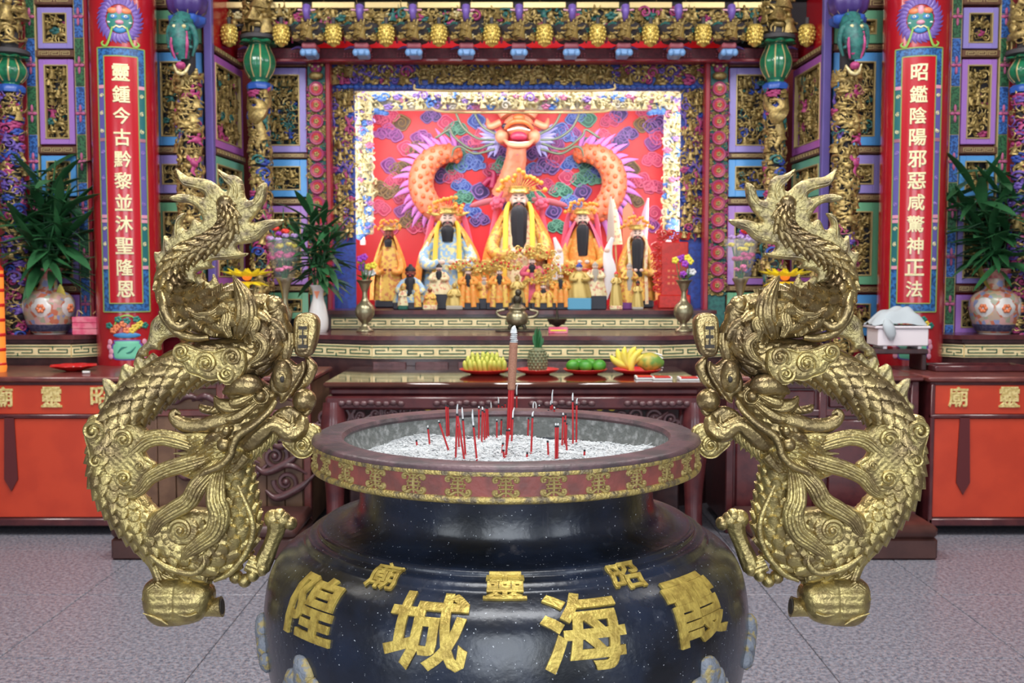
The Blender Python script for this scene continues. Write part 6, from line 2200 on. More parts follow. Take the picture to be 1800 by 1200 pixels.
def head_parts(t, c, r_, skin, face=True):
    x, y, z = c
    g = G().add(ell(c, (r_ * .82, r_ * .86, r_), 18, 12))
    g.add(ell((x, y - r_ * .86, z - r_ * .08), (r_ * .13, r_ * .16, r_ * .24), 8, 6))
    for sx in (-1, 1):
        g.add(ell((x + sx * r_ * .82, y, z - r_ * .05), (r_ * .12, r_ * .2, r_ * .3), 8, 6))
        g.add(ell((x + sx * r_ * .40, y - r_ * .66, z - r_ * .25), (r_ * .25, r_ * .2, r_ * .25), 8, 6))
    h = g.obj('head', skin, t, 60)
    if face:
        g = G()
        for sx in (-1, 1):
            g.add(tube([(x + sx * r_ * .14, y - r_ * .84, z + r_ * .10), (x + sx * r_ * .32, y - r_ * .80, z + r_ * .13), (x + sx * r_ * .50, y - r_ * .68, z + r_ * .16)], [r_ * .03, r_ * .055, r_ * .03], 6, 8))
            g.add(tube([(x + sx * r_ * .12, y - r_ * .84, z + r_ * .34), (x + sx * r_ * .32, y - r_ * .78, z + r_ * .42), (x + sx * r_ * .54, y - r_ * .64, z + r_ * .44)], [r_ * .03, r_ * .05, r_ * .02], 6, 8))
        stuff(g.obj('eyes', 'ink', h, 60))
        G().add(tube([(x - r_ * .2, y - r_ * .80, z - r_ * .42), (x, y - r_ * .86, z - r_ * .45), (x + r_ * .2, y - r_ * .80, z - r_ * .42)], [r_ * .03, r_ * .06, r_ * .03], 6, 8)).obj('mouth', 'silk_rose', h, 60)
    return h


def beard_geo(c, r_, L, w):
    x, y, z = c
    g = G().add(tube([(x, y - r_ * .70, z - r_ * .78), (x, y - r_ * .95, z - r_ * 1.15), (x, y - r_ * 1.0, z - r_ * .9 - L * .5), (x, y - r_ * .95, z - r_ * .9 - L)], [r_ * .28, min(w, r_ * .8), w * .95, w * .8], 26, 30, disp=lambda ph, s, rr: rr * .12 * np.sin(ph * 8), flat=.45))
    for sx in (-1, 1):
        g.add(tube([(x + sx * r_ * .12, y - r_ * .88, z - r_ * .30), (x + sx * r_ * .45, y - r_ * .82, z - r_ * .42), (x + sx * r_ * .6, y - r_ * .74, z - r_ * .85)], [r_ * .07, r_ * .10, r_ * .03], 7, 10))
    return g


def crown_parts(t, c, r_, balls, ballmat, wide=1.3, tall=1.0, seed=1, wings=True, bush=0):
    x, y, z = c
    o = G().add(lathe([(r_ * .80, z + r_ * .62), (r_ * 1.04, z + r_ * .66), (r_ * 1.06, z + r_ * .82), (r_ * .98, z + r_ * .9), (r_ * .95, z + r_ * 1.05), (r_ * 1.02, z + r_ * 1.25), (r_ * .7, z + r_ * 1.35), (0.001, z + r_ * 1.38)], 24, lambda a, zz: 1 + .04 * np.cos(a * 10)), 0, None, (x, y, 0)).obj('crown', 'crown_gold', t, 50)
    rgx = random.Random(seed)
    g = G()
    for k in range(balls):
        a = PI * (k + .5) / balls
        rr = r_ * rgx.uniform(1.1, 2.0) * tall
        bx, bz = math.cos(a) * rr * wide, math.sin(a) * rr * .95 + r_ * .75
        g.add(ell((x + bx, y - r_ * rgx.uniform(.2, .8), z + bz), r_ * (.25 if not bush else .34), 8, 6), 0)
        g.add(tube([(x + bx * .45, y - r_ * .4, z + r_ * .8 + (bz - r_ * .75) * .4), (x + bx, y - r_ * .4, z + bz)], r_ * .04, 5, 3, up=(0, 1, 0)), 1)
    for k in range(bush // 2):
        a = PI * rgx.random()
        rr = r_ * rgx.uniform(.6, 2.0) * tall
        g.add(ell((x + math.cos(a) * rr * wide, y - r_ * rgx.uniform(.0, .6), z + r_ * .7 + math.sin(a) * rr * .85), r_ * rgx.uniform(.3, .5), 6, 5), 1)
    for k in range(bush):
        a = PI * rgx.random()
        rr = r_ * rgx.uniform(.8, 2.3) * tall
        sp = CURL[0] * r_ * rgx.uniform(1.0, 1.7)
        g.add((sp + np.array([x + math.cos(a) * rr * wide, y - r_ * rgx.uniform(.0, .8), z + r_ * .7 + math.sin(a) * rr * .9]), CURL[1]), 1)
    stuff(g.obj('crown_pompoms', [ballmat, 'crown_gold'], o, 60))
    if wings:
        for sx in (-1, 1):
            g = G()
            g.add(tube([(x + sx * r_ * .9, y, z + r_ * .55), (x + sx * r_ * 1.7, y, z + r_ * .62), (x + sx * r_ * 2.5, y, z + r_ * .85)], [r_ * .12, r_ * .2, r_ * .06], 8, 12, flat=.4))
            g.obj('crown_wing', 'crown_gold', o, 60)
    return o


def deity(lab, px, Y, face_py, r_px, w_px, robe, cape, beard=('beard_black', 2.6, .55), skin='skin_pale', balls=11, ballmat='pompom_orange', sash='silk_yellow', sleeves=None, seed=1, crown_tall=1.0, wings=True, tops=None, cape_w=1.25, group='large deity statues'):
    X = PX(px, Y, 450)
    z0 = ZS
    t = thing('deity_statue', lab, 'statue', (X, Y, z0), group)
    r_ = r_px * Y / FPX
    hz = PZ(face_py, Y) - z0
    W = w_px * Y / FPX
    hr = hz - r_ * .9
    G().add(cbox(-W * .9, W * .9, -W * .55, W * .6, 0, .06, .01)).obj('seat_base', 'base_black', t, 30)
    G().add(robe_geo(W, W * .62, hr - .05, seed), 0, None, (0, 0, .055)).obj('robe', robe, t, 60)
    # cape: open shell behind and over the shoulders
    n, m = 26, 14
    a = np.linspace(R(-40), R(220), n)
    prof = cr([(cape_w, .06), (cape_w * .95, .3), (cape_w * .80, .6), (.62, .86), (.34, 1.0)], m)
    V = np.stack([(prof[:, 0][:, None] * W * np.cos(a) * (1 + .04 * np.cos(a * 11))), prof[:, 0][:, None] * W * .66 * np.sin(a), np.repeat(prof[:, 1][:, None] * hr * 1.02 + .03, n, 1)], -1).reshape(-1, 3)
    i = np.arange(m - 1)[:, None] * n
    j = np.arange(n - 1)[None]
    F = np.stack([i + j, i + j + 1, i + n + j + 1, i + n + j], -1).reshape(-1, 4)
    V2 = V * np.array([1.025, 1.03, 1.0])
    k = len(V)
    g = G().add((np.vstack([V, V2]), [F, F[:, ::-1] + k]))
    e1 = np.arange(m - 1) * n
    g.f.append(np.vstack([np.c_[e1, e1 + n, e1 + n + k, e1 + k], np.c_[e1 + n - 1 + n, e1 + n - 1, e1 + n - 1 + k, e1 + n - 1 + n + k]]))
    g.m.append(np.zeros(2 * (m - 1), dtype=np.int32))
    g.obj('cape', cape, t, 60)
    for sx in (-1, 1):
        sl = G().add(tube([(sx * W * .50, -W * .1, hr * .84), (sx * W * .82, -W * .35, hr * .62), (sx * W * .62, -W * .72, hr * .52), (sx * W * .26, -W * .86, hr * .55)], [W * .16, W * .20, W * .19, W * .15], 14, 24, disp=lambda ph, s, rr: rr * .08 * np.sin(s * 60 + ph * 3))).obj('sleeve', sleeves or robe, t, 60)
        G().add(ell((sx * W * .16, -W * .92, hr * .56), (W * .11, W * .08, W * .09), 10, 7)).obj('hand', skin, sl, 60)
        if sash:
            G().add(tube([(sx * r_ * .95, -r_ * .5, hz - r_ * .2), (sx * r_ * 1.25, -W * .35, hz - r_ * 1.3), (sx * W * .42, -W * .62, hr * .60), (sx * W * .46, -W * .74, hr * .30), (sx * W * .48, -W * .78, hr * .06)], [W * .05, W * .075, W * .085, W * .085, W * .09], 10, 40, flat=.35)).obj('sash', sash, t, 60)
    c = (0, -r_ * .3, hz)
    head_parts(t, c, r_, skin)
    if beard:
        beard_geo(c, r_, r_ * beard[1], r_ * beard[2]).obj('beard', beard[0], t, 60)
    crown_parts(t, c, r_, balls + 4, ballmat, 1.15, crown_tall, seed, wings, 0)
    if tops:
        tops(t, r_, hz, hr, W)
    return t


def roses(t, r_, hz, hr, W):
    for sx in (-1, 1):
        g = G()
        for k in range(9):
            a = k * 2.4
            rr = r_ * .12 * math.sqrt(k)
            g.add(ell((sx * r_ * 2.2 + math.cos(a) * rr * 1.6, -r_ * .5 - .004 * (9 - k), hz - r_ * .35 + math.sin(a) * rr * 1.6), (r_ * .30, r_ * .18, r_ * .28), 8, 6))
        g.obj('silk_rose', 'silk_rose', t, 60)
        G().add(tube([(sx * r_ * 1.3, 0, hz + r_ * .1), (sx * r_ * 3.0, 0, hz - r_ * .1), (sx * r_ * 4.4, 0, hz - r_ * .45), (sx * r_ * 4.9, 0, hz - r_ * .6)], [r_ * .2, r_ * .32, r_ * .26, r_ * .08], 10, 24, flat=.4)).obj('hat_wing', 'eave_lattice', t, 60)
        G().add(tube([(sx * r_ * 1.6, .02, hz + r_ * .9), (sx * r_ * 2.2, .03, hz - r_ * .6), (sx * W * .95, .05, hr * .5), (sx * W * 1.15, .05, hr * .12)], [r_ * .1, r_ * .25, r_ * .35, r_ * .3], 10, 30, flat=.4)).obj('rose_ribbon', 'silk_rose', t, 60)


def banners(t, r_, hz, hr, W):
    for sx in (-1, 1):
        G().add(tube([(sx * r_ * 1.2, 0, hz + r_ * 1.2), (sx * r_ * 1.9, .02, hz), (sx * W * .9, .04, hr * .55), (sx * W * 1.15, .04, hr * .1)], [r_ * .15, r_ * .3, r_ * .4, r_ * .35], 10, 30, flat=.4)).obj('rose_ribbon', 'silk_rose', t, 60)


def white_sleeves(t, r_, hz, hr, W):
    banners(t, r_, hz, hr, W)
    for sx in (-1, 1):
        g = G().add(tube([(sx * W * 1.25, -W * .8, hr * .86), (sx * W * 1.05, -W * .8, hr * .66), (sx * W * 1.15, -W * .84, hr * .42), (sx * W * 1.0, -W * .85, hr * .10)], [W * .06, W * .18, W * .26, W * .04], 14, 30, flat=.4, disp=lambda ph, s, rr: rr * .12 * np.sin(ph * 4)))
        g.obj('white_cuff', 'silk_white', t, 60)
        G().add(ell((sx * W * 1.02, -W * .82, hr * .70), (W * .13, W * .1, W * .12), 10, 7)).obj('raised_hand', 'skin_pale', t, 60)
    G().add(cbox(-W * .9, W * .9, -W * .86, -W * .80, hr * .45, hr * .48, .004)).obj('red_belt', 'red_lacquer', t, 30)


deity('largest seated deity in the middle, pale face, very long black beard and gold crown', 912, 8.25, 352, 17.5, 56, 'silk_cream', 'silk_orange', ('beard_black', 5.6, .74), balls=13, sleeves='silk_gold', seed=2, crown_tall=1.15, wings=False, tops=roses)
deity('seated deity with pale face and short beard, left of the largest statue', 788, 8.0, 386, 15, 50, 'silk_sky', 'silk_orange', ('beard_black', 1.7, .7), balls=11, seed=3, tops=banners)
deity('seated deity with white cuffs and raised hands, right of the largest statue', 1023, 8.0, 386, 13.5, 40, 'silk_orange', 'silk_rose', ('beard_black', 3.8, .72), balls=13, sleeves='silk_orange', sash=None, seed=4, wings=False, tops=white_sleeves)
deity('dark faced guardian statue in orange robe at the left end', 684, 7.9, 412, 10.5, 27, 'silk_gold', 'silk_orange', ('beard_black', 1.2, .6), 'skin_red', 13, sleeves='silk_orange', sash=None, seed=5, wings=False)
deity('white faced deity with forked dark beard in gold robe near the red tablet', 1119, 7.9, 412, 12.5, 32, 'silk_gold', 'silk_orange', ('beard_black', 5.0, .75), balls=13, sash='silk_cream', sleeves='silk_gold', seed=6, wings=False)


def small(lab, px, Y, top_py, w_px, robe, beard=None, skin='skin_pale', crown=None, base='base_black', base_h=.05, hat=None, seed=1, sash=None, head_px=5.2):
    X = PX(px, Y, 500)
    t = thing('small_deity_statue', lab, 'statue', (X, Y, ZS), 'small deity statues in the front row')
    H = PZ(top_py, Y) - ZS
    W = w_px * 1.22 * Y / FPX
    r_ = head_px * 1.15 * Y / FPX
    ch = r_ * 3.4 if crown else r_ * .5
    hz = H - ch - r_ * .6
    G().add(cbox(-W, W, -W * .7, W * .7, 0, base_h, .006)).obj('plinth', base, t, 30)
    G().add(robe_geo(W, W * .6, hz - r_ * .7 - base_h, seed, 7, .10), 0, None, (0, 0, base_h)).obj('robe', robe, t, 60)
    for sx in (-1, 1):
        G().add(tube([(sx * W * .42, -W * .1, hz - r_ * 1.4), (sx * W * .72, -W * .35, hz - r_ * 3.0), (sx * W * .2, -W * .72, hz - r_ * 3.2)], [W * .16, W * .2, W * .14], 10, 14)).obj('sleeve', robe, t, 60)
        if sash:
            G().add(tube([(sx * W * .25, -W * .5, hz - r_ * 2.0), (sx * W * .4, -W * .72, (hz + base_h) * .5), (sx * W * .5, -W * .8, base_h * .4)], [W * .10, W * .18, W * .22], 10, 16, flat=.4)).obj('sash', sash, t, 60)
    c = (0, -r_ * .3, hz)
    head_parts(t, c, r_, skin, True)
    if beard:
        beard_geo(c, r_, r_ * beard[1], r_ * .8).obj('beard', beard[0], t, 60)
    if crown:
        crown_parts(t, c, r_, 12, crown, 1.75, 1.7, seed, False, 44)
    elif hat:
        G().add(lathe([(r_ * .9, hz + r_ * .3), (r_ * .92, hz + r_ * .6), (r_ * .6, hz + r_ * 1.0), (r_ * .35, hz + r_ * 1.15), (r_ * .3, hz + r_ * 1.4), (.001, hz + r_ * 1.5)], 16), 0, None, (0, -r_ * .3, 0)).obj('hat', hat, t, 60)
    return t


small('small hunched statue in black hood and patterned cloak, at the left of the front row', 722, 7.52, 468, 24, 'silk_sky', ('beard_black', 3.0), 'skin_red', hat='beard_black', seed=2, sash='silk_gold', head_px=9)
small('tiny gilt attendant statue beside the hooded figure', 708, 7.42, 502, 7, 'silk_cream', None, 'skin_gold', base='cloud_green', hat='carve_gold', base_h=.03, head_px=3.6)
small('tiny gilt warrior statue on pale labelled plinth', 756, 7.42, 505, 10, 'silk_gold', None, 'skin_red', base='silk_cream', hat='carve_gold', base_h=.035, head_px=3.8)
small('seated statue with black beard on tall dark plinth', 772, 7.56, 465, 17, 'silk_cream', ('beard_black', 3.2), base_h=.11, hat='beard_black', seed=3)
small('plump little gilt statue on a grey plinth', 799, 7.42, 496, 12, 'skin_gold', None, 'skin_gold', base='beard_grey', base_h=.03, head_px=4.6)
small('small bearded statue in long orange sashes with gold crown, left of the middle', 823, 7.46, 455, 17, 'silk_orange', ('beard_black', 4.6), crown='pompom_red', seed=4, sash='silk_orange')
small('small statue with open orange sleeves and gold crown on dark plinth', 851, 7.5, 470, 16, 'silk_gold', ('beard_grey', 1.5), crown='pompom_orange', base_h=.08, seed=5, head_px=4.2)
small('small bearded statue with wide gold crown, just left of the bronze tripod', 878, 7.46, 455, 19, 'silk_orange', ('beard_black', 4.2), crown='pompom_red', seed=6, sash='silk_gold')
small('tiny bronze figure directly behind the bronze tripod', 909, 7.44, 484, 12, 'skin_gold', None, 'skin_gold', hat='carve_gold', base='base_black', head_px=4.2)
small('tallest gold crowned statue of the front row in rose robe', 935, 7.52, 432, 20, 'silk_rose', ('beard_black', 1.8), crown='pompom_red', seed=7, sash='silk_orange', head_px=6)
small('small bearded statue with folded orange sleeves, right of the tripod', 955, 7.44, 482, 18, 'silk_gold', ('beard_black', 3.0), crown='pompom_orange', seed=8, sash='silk_gold', head_px=4.8)
small('small bearded statue with black side hair and bright orange robe', 985, 7.46, 462, 17, 'silk_orange', ('beard_black', 4.8), crown='pompom_red', seed=9, sash='silk_orange')
small('little gilt seated buddha with blue hair on a blue plinth', 1018, 7.44, 464, 17, 'skin_gold', None, 'skin_pale', base='base_blue', base_h=.085, hat='carve_blue', head_px=5.6)
small('seated old man statue with long grey beard on dark rock plinth', 1046, 7.48, 462, 16, 'silk_cream', ('beard_grey', 4.6), base_h=.10, hat='beard_grey', head_px=5)
small('slim gilt standing attendant with red topknot on a round plinth', 1083, 7.42, 478, 9, 'skin_gold', None, 'skin_gold', base='silk_cream', hat='pompom_red', base_h=.03, head_px=3.8)
small('standing grey bearded statue in red and gold robe beside the slim attendant', 1106, 7.5, 464, 14, 'silk_gold', ('beard_grey', 6.0), base='cloud_purple', hat='beard_grey', base_h=.05, head_px=5)
small('tiny dark gilt attendant statue, last of the front row', 1121, 7.42, 494, 8, 'skin_gold', None, 'skin_red', base='beard_grey', hat='beard_black', base_h=.02, head_px=3.6)

# red lacquer tablet at the right end
Y = 7.72
t = thing('red_tablet', 'red lacquered tablet with carved surround at the right end of the statues', 'tablet', (PX(1178, Y), Y, ZS))
u = Y / FPX
zz = lambda py: PZ(py, Y) - ZS
G().add(cbox(-22 * u, 34 * u, -.03, .03, 0, zz(518), .008)).obj('tablet_foot', 'red_lacquer', t, 30)
G().add(cbox(-18 * u, 30 * u, -.012, .012, zz(520), zz(425), .006)).obj('tablet_panel', 'red_lacquer', t, 30)
g = carve(G(), flat_map(-24 * u, 0, (zz(515) + zz(425)) / 2), 14 * u, zz(425) - zz(515), 91, size=.06, pal=(0,), kinds='cl', depth=.02)
carve(g, flat_map(4 * u, 0, zz(414)), 56 * u, .09, 92, size=.07, pal=(0,), kinds='clc', depth=.02)
stuff(g.obj('tablet_surround', ['red_lacquer'] * 7, t, 60))
for k in range(9):
    G().add(box(-6 * u + (k % 3) * 8 * u, -2 * u + (k % 3) * 8 * u, -.015, -.011, zz(500 - 11 * (k // 3)), zz(496 - 11 * (k // 3)))).obj('gilt_fleck', 'lion_orange', t, 30)
# command flags behind the statues
Y = 8.1
t = thing('command_flag_set', 'furled pale flags and an orange arrow shaped tablet standing behind the statues', 'flags', (PX(1100, Y), Y, ZS))
zz = lambda py: PZ(py, Y) - ZS
xx = lambda px: PX(px, Y) - PX(1100, Y)
o = G().add(prism([(xx(1093), zz(470)), (xx(1111), zz(470)), (xx(1111), zz(368)), (xx(1102), zz(356)), (xx(1093), zz(368))], -.01, .01, 'y')).obj('arrow_tablet', 'scale_orange', t, 30)
for a, b, c, d, m in ((1075, 470, 1072, 345, 'beard_grey'), (1125, 470, 1137, 348, 'lion_pink'), (1083, 470, 1076, 350, 'silk_cream')):
    G().add(tube([(xx(a), 0, zz(b)), (xx(c), 0, zz(d))], .008, 6, 3)).obj('flag_pole', 'bead_gold', t, 50)
    G().add(tube([(xx(c), -.01, zz(d)), (xx((a + c) / 2), -.02, zz(d + 35)), (xx(a), -.02, zz(d + 80))], [.006, .03, .045], 10, 16, flat=.35)).obj('furled_flag', m, t, 60)

# ================================================================== flowers, vases, fruit and small things
def stem_leaf_mat(name, c1, c2):
    mat(name, c1, .38, 0.0, c2, 8)


stem_leaf_mat('leaf_dark', (0.018, 0.085, 0.03), (0.03, 0.13, 0.045))
stem_leaf_mat('leaf_mid', (0.04, 0.17, 0.06), (0.03, 0.12, 0.045))
mat('leaf_yellow', (0.55, 0.45, 0.04), .45, 0.0, (0.25, 0.32, 0.04), 12)
mat('porcelain', (0.72, 0.70, 0.68), .25, 0.0, coat=.4)


def flowered_porcelain():
    m = bpy.data.materials.new('flowered_porcelain')
    m.use_nodes = True
    nt = m.node_tree
    b = nt.nodes['Principled BSDF']
    b.inputs['Roughness'].default_value = .25
    tc = nt.nodes.new('ShaderNodeTexCoord')
    v = nt.nodes.new('ShaderNodeTexVoronoi')
    v.inputs['Scale'].default_value = 34
    nt.links.new(tc.outputs['Object'], v.inputs['Vector'])
    sep = nt.nodes.new('ShaderNodeSeparateColor')
    nt.links.new(v.outputs['Color'], sep.inputs[0])
    r = nt.nodes.new('ShaderNodeValToRGB')
    r.color_ramp.interpolation = 'CONSTANT'
    els = r.color_ramp.elements
    cols = [(0, (.50, .38, .30)), (.22, (.55, .17, .10)), (.40, (.28, .32, .52)), (.55, (.62, .36, .34)), (.72, (.36, .38, .28)), (.85, (.60, .42, .26))]
    els[0].position, els[0].color = 0, (*cols[0][1], 1)
    els[1].position, els[1].color = cols[1][0], (*cols[1][1], 1)
    for p_, c in cols[2:]:
        e = els.new(p_)
        e.color = (*c, 1)
    nt.links.new(sep.outputs[0], r.inputs[0])
    nt.links.new(r.outputs[0], b.inputs['Base Color'])
    MATS['flowered_porcelain'] = m


flowered_porcelain()
mat('vase_navy', (0.05, 0.06, 0.13), .3, 0.0, (0.12, 0.12, 0.2), 60)
mat('vase_rose', (0.45, 0.12, 0.14), .35, 0.0, (0.55, 0.30, 0.25), 40)
mat('brass', (0.40, 0.36, 0.22), .3, 0.75, (0.30, 0.27, 0.17), 30)
mat('bronze_dark', (0.10, 0.085, 0.055), .4, 0.6, (0.06, 0.05, 0.035), 30)
mat('cellophane', (0.85, 0.9, 0.92), .12, alpha=.09)
for n_, c in (('petal_red', (.75, .05, .03)), ('petal_purple', (.35, .05, .50)), ('petal_lilac', (.50, .32, .65)), ('petal_yellow', (.80, .68, .06)), ('petal_magenta', (.55, .04, .22)), ('petal_pink', (.80, .20, .40)), ('petal_white', (.8, .78, .8))):
    mat(n_, c, .5)
mat('plate_red', (.60, .02, .018), .3, coat=.2)
mat('banana', (.68, .60, .10), .45, 0.0, (.50, .55, .10), 14)
mat('banana_ripe', (.82, .68, .08), .45, 0.0, (.72, .60, .10), 14)
mat('lime', (.045, .24, .025), .4, 0.0, (.08, .32, .03), 20)
mat('papaya', (.50, .40, .06), .45, 0.0, (.14, .28, .05), 16)
mat('pineapple', (.14, .17, .09), .55, 0.0, (.22, .20, .10), 60)
mat('lamp_gold', (.80, .64, .03), .3, .4, emis=((1, .75, .05), .15))
mat('lamp_amber', (.75, .20, .03), .35, emis=((1, .25, .03), .6))
mat('red_light', (.9, .05, .03), .3, emis=((1, .05, .03), 4.0))
mat('box_pink', (.72, .10, .20), .4, 0.0, (.80, .25, .32), 18)
mat('white_plastic', (.78, .72, .75), .4)
mat('grey_cloth', (.45, .50, .53), .8)


def leaf_mesh(name, L, w, m, curl=.3, fold=.15):
    n = 9
    t = np.linspace(0, 1, n)
    wd = w * np.sin(PI * np.clip(t * .97 + .03, 0, 1)) ** .8
    x = t * L
    z = -curl * L * t ** 2
    up = fold * wd
    V = np.vstack([np.c_[x, -wd, z + up], np.c_[x, np.zeros(n), z], np.c_[x, wd, z + up]])
    V = np.vstack([V, V - np.array([0, 0, .0012])])
    i = np.arange(n - 1)
    F = np.vstack([np.c_[i, i + 1, i + n + 1, i + n], np.c_[i + n, i + n + 1, i + 2 * n + 1, i + 2 * n]])
    k = 3 * n
    rim = np.vstack([np.c_[i + 1, i, i + k, i + 1 + k], np.c_[i + 2 * n, i + 2 * n + 1, i + 2 * n + 1 + k, i + 2 * n + k]])
    return G().add((V, [F, F[:, ::-1] + k, rim])).mesh(name, m, 60)


LEAVES = [leaf_mesh('leaf', .22, .019, 'leaf_dark', .25), leaf_mesh('leaf', .19, .023, 'leaf_mid', .45), leaf_mesh('leaf', .25, .017, 'leaf_dark', .1), leaf_mesh('leaf', .20, .030, 'leaf_yellow', .9)]


def foliage(t, base, spots, seed, per=9, scale=1.0, yellow=0):
    per = int(per * 2)
    scale *= 1.5
    """leafy stems from base (local) to each spot, with long leaves"""
    rg = random.Random(seed)
    for si, (x, y, z) in enumerate(spots):
        b = np.array(base) + (rg.uniform(-.02, .02), rg.uniform(-.02, .02), 0)
        e = np.array((x, y, z))
        mid = (b + e) / 2 + ((e[0] - b[0]) * -.15, 0, .03)
        pts = cr([b, mid, e], 12)
        st = G().add(sweep(pts, .0055, 6, up=(0.02, 1, 0.01))).obj('stem', 'leaf_mid', t, 60)
        for k in range(per):
            f = .22 + .78 * (k + .5) / per
            p = pts[min(11, int(f * 11))]
            me = LEAVES[rg.choice((0, 1, 2, 0))]
            link('leaf', me, st, p, (rg.uniform(-.4, .4), rg.uniform(-1.1, .15) if f > .5 else rg.uniform(-.5, .5), k * 2.4 + rg.uniform(-.4, .4)), [scale * rg.uniform(.75, 1.15)] * 3)
    for k in range(yellow):
        link('leaf', LEAVES[3], t, (base[0] + (-.12, .05, .1)[k], base[1] - .05, base[2] + (.20, .06, .02)[k]), (0, R(70), R((180, 20, 300)[k])), (1.1, 1.1, 1.1))


# big flowered vases on the side shelves
for s in (-1, 1):
    side = 'left' if s < 0 else 'right'
    Y = 6.78
    px = 88 if s < 0 else 1747
    t = thing('flower_vase', f'large flowered porcelain vase on the {side} altar shelf', 'vase', (PX(px, Y), Y, ZA), 'large flowered vases')
    u = Y / FPX
    zz = lambda py: (586 - py) * u
    prof = [(24, 586), (30, 582), (36, 570), (41, 553), (43, 538), (41, 526), (33, 516), (20, 508), (15.5, 500), (15, 488), (19, 479), (25, 474), (24, 474), (14, 486), (13, 500)]
    G().add(lathe([(a * u, zz(b)) for a, b in cr(prof, 48)], 36)).obj('vase_body', 'flowered_porcelain', t, 60)
    G().add(lathe([(25 * u, zz(584)), (31 * u, zz(581)), (37 * u, zz(569)), (35 * u, zz(569)), (24 * u, zz(584))], 36, caps=False)).obj('navy_foot', 'vase_navy', t, 60)
    G().add(lathe([(26 * u, 0), (27 * u, zz(583)), (24 * u, zz(582))], 30)).obj('white_foot_ring', 'porcelain', t, 60)
    G().add(lathe([(16.5 * u, zz(489)), (20 * u, zz(479)), (26 * u, zz(473)), (25.5 * u, zz(472)), (15 * u, zz(487))], 40, lambda a, z: 1 + .05 * np.cos(a * 8), caps=False)).obj('frilled_lip', 'vase_rose', t, 60)
    for ang in ((R(6), R(75), R(-70)) if s < 0 else (R(-50), R(55), R(0))):
        a = np.linspace(0, 2 * PI, 20, endpoint=False)
        V, F = puff(np.c_[np.cos(a) * 17 * u, np.sin(a) * 17 * u], .004, .02, .013, .001)
        rr = np.interp(V[:, 2], [-20 * u, 0, 15 * u, 20 * u], [39 * u, 43 * u, 40 * u, 37 * u]) + V[:, 1] + .001
        aa = V[:, 0] / (43 * u) + ang
        pan = G().add((np.c_[rr * np.sin(aa), -rr * np.cos(aa), V[:, 2] + zz(539)], F)).obj('white_cartouche', 'porcelain', t, 60)
        g = G()
        for k in range(6):
            b = k * PI / 3
            aa = (math.cos(b) * 5 * u) / (43 * u) + ang
            g.add(ell((44 * u * math.sin(aa), -44 * u * math.cos(aa), zz(541) + math.sin(b) * 5 * u), (3.4 * u, 3.4 * u, 3.4 * u), 7, 5))
        g.obj('painted_flower', 'lion_orange', pan, 60)
    t2 = thing('lily_stems', f'bunch of dark green leafy stems in the {side} flowered vase', 'plant', (PX(px, Y), Y, ZA + zz(505)))
    if s < 0:
        spots = ((75, 300), (110, 285), (140, 330), (40, 330), (20, 375), (165, 370), (100, 350), (60, 400), (130, 400), (85, 310))
    else:
        spots = ((1705, 300), (1745, 290), (1785, 310), (1680, 350), (1800, 370), (1720, 390), (1760, 400), (1690, 330), (1775, 350))
    rg = random.Random(9)
    foliage(t2, (0, 0, 0), [(PX(a, Y) - PX(px, Y), rg.uniform(-.12, .12), (505 - b) * u) for a, b in spots], 20 + s, 9, 1.0, 3 if s < 0 else 1)

# white vase with foliage, inner left
Y = 6.95
u = Y / FPX
t = thing('white_vase', 'white porcelain vase with red mark on the altar table, left of the statues', 'vase', (PX(560, Y), Y, ZA))
zz = lambda py: (598 - py) * u
G().add(lathe([(a * u, zz(b)) for a, b in cr([(14, 598), (17, 590), (17.5, 575), (14, 555), (10, 540), (9.5, 528), (14, 517), (13, 517), (8, 530)], 40)], 30)).obj('vase_body', 'porcelain', t, 60)
G().add(prism([(-5 * u, zz(526)), (5 * u, zz(526)), (0, zz(540))], -11.5 * u, -10 * u, 'y')).obj('red_mark', 'lion_orange', t, 30)
t2 = thing('leafy_stems', 'thick bunch of dark green leafy stems in the white vase', 'plant', (PX(560, Y), Y, ZA + zz(525)))
rg = random.Random(2)
foliage(t2, (0, 0, 0), [(PX(a, Y) - PX(560, Y), rg.uniform(-.1, .1), (525 - b) * u) for a, b in ((545, 385), (575, 375), (530, 420), (595, 410), (560, 400), (600, 440), (540, 450), (580, 440))], 31, 8, .75)
for a, b in ((465, 385), (500, 380)):
    G().add(tube([(PX(500, Y) - PX(560, Y), 0, (525 - 470) * u), (PX(a, Y) - PX(560, Y), .02, (525 - b) * u)], [.006, .003], 6, 8)).obj('grass_blade', 'leaf_mid', t2, 60)


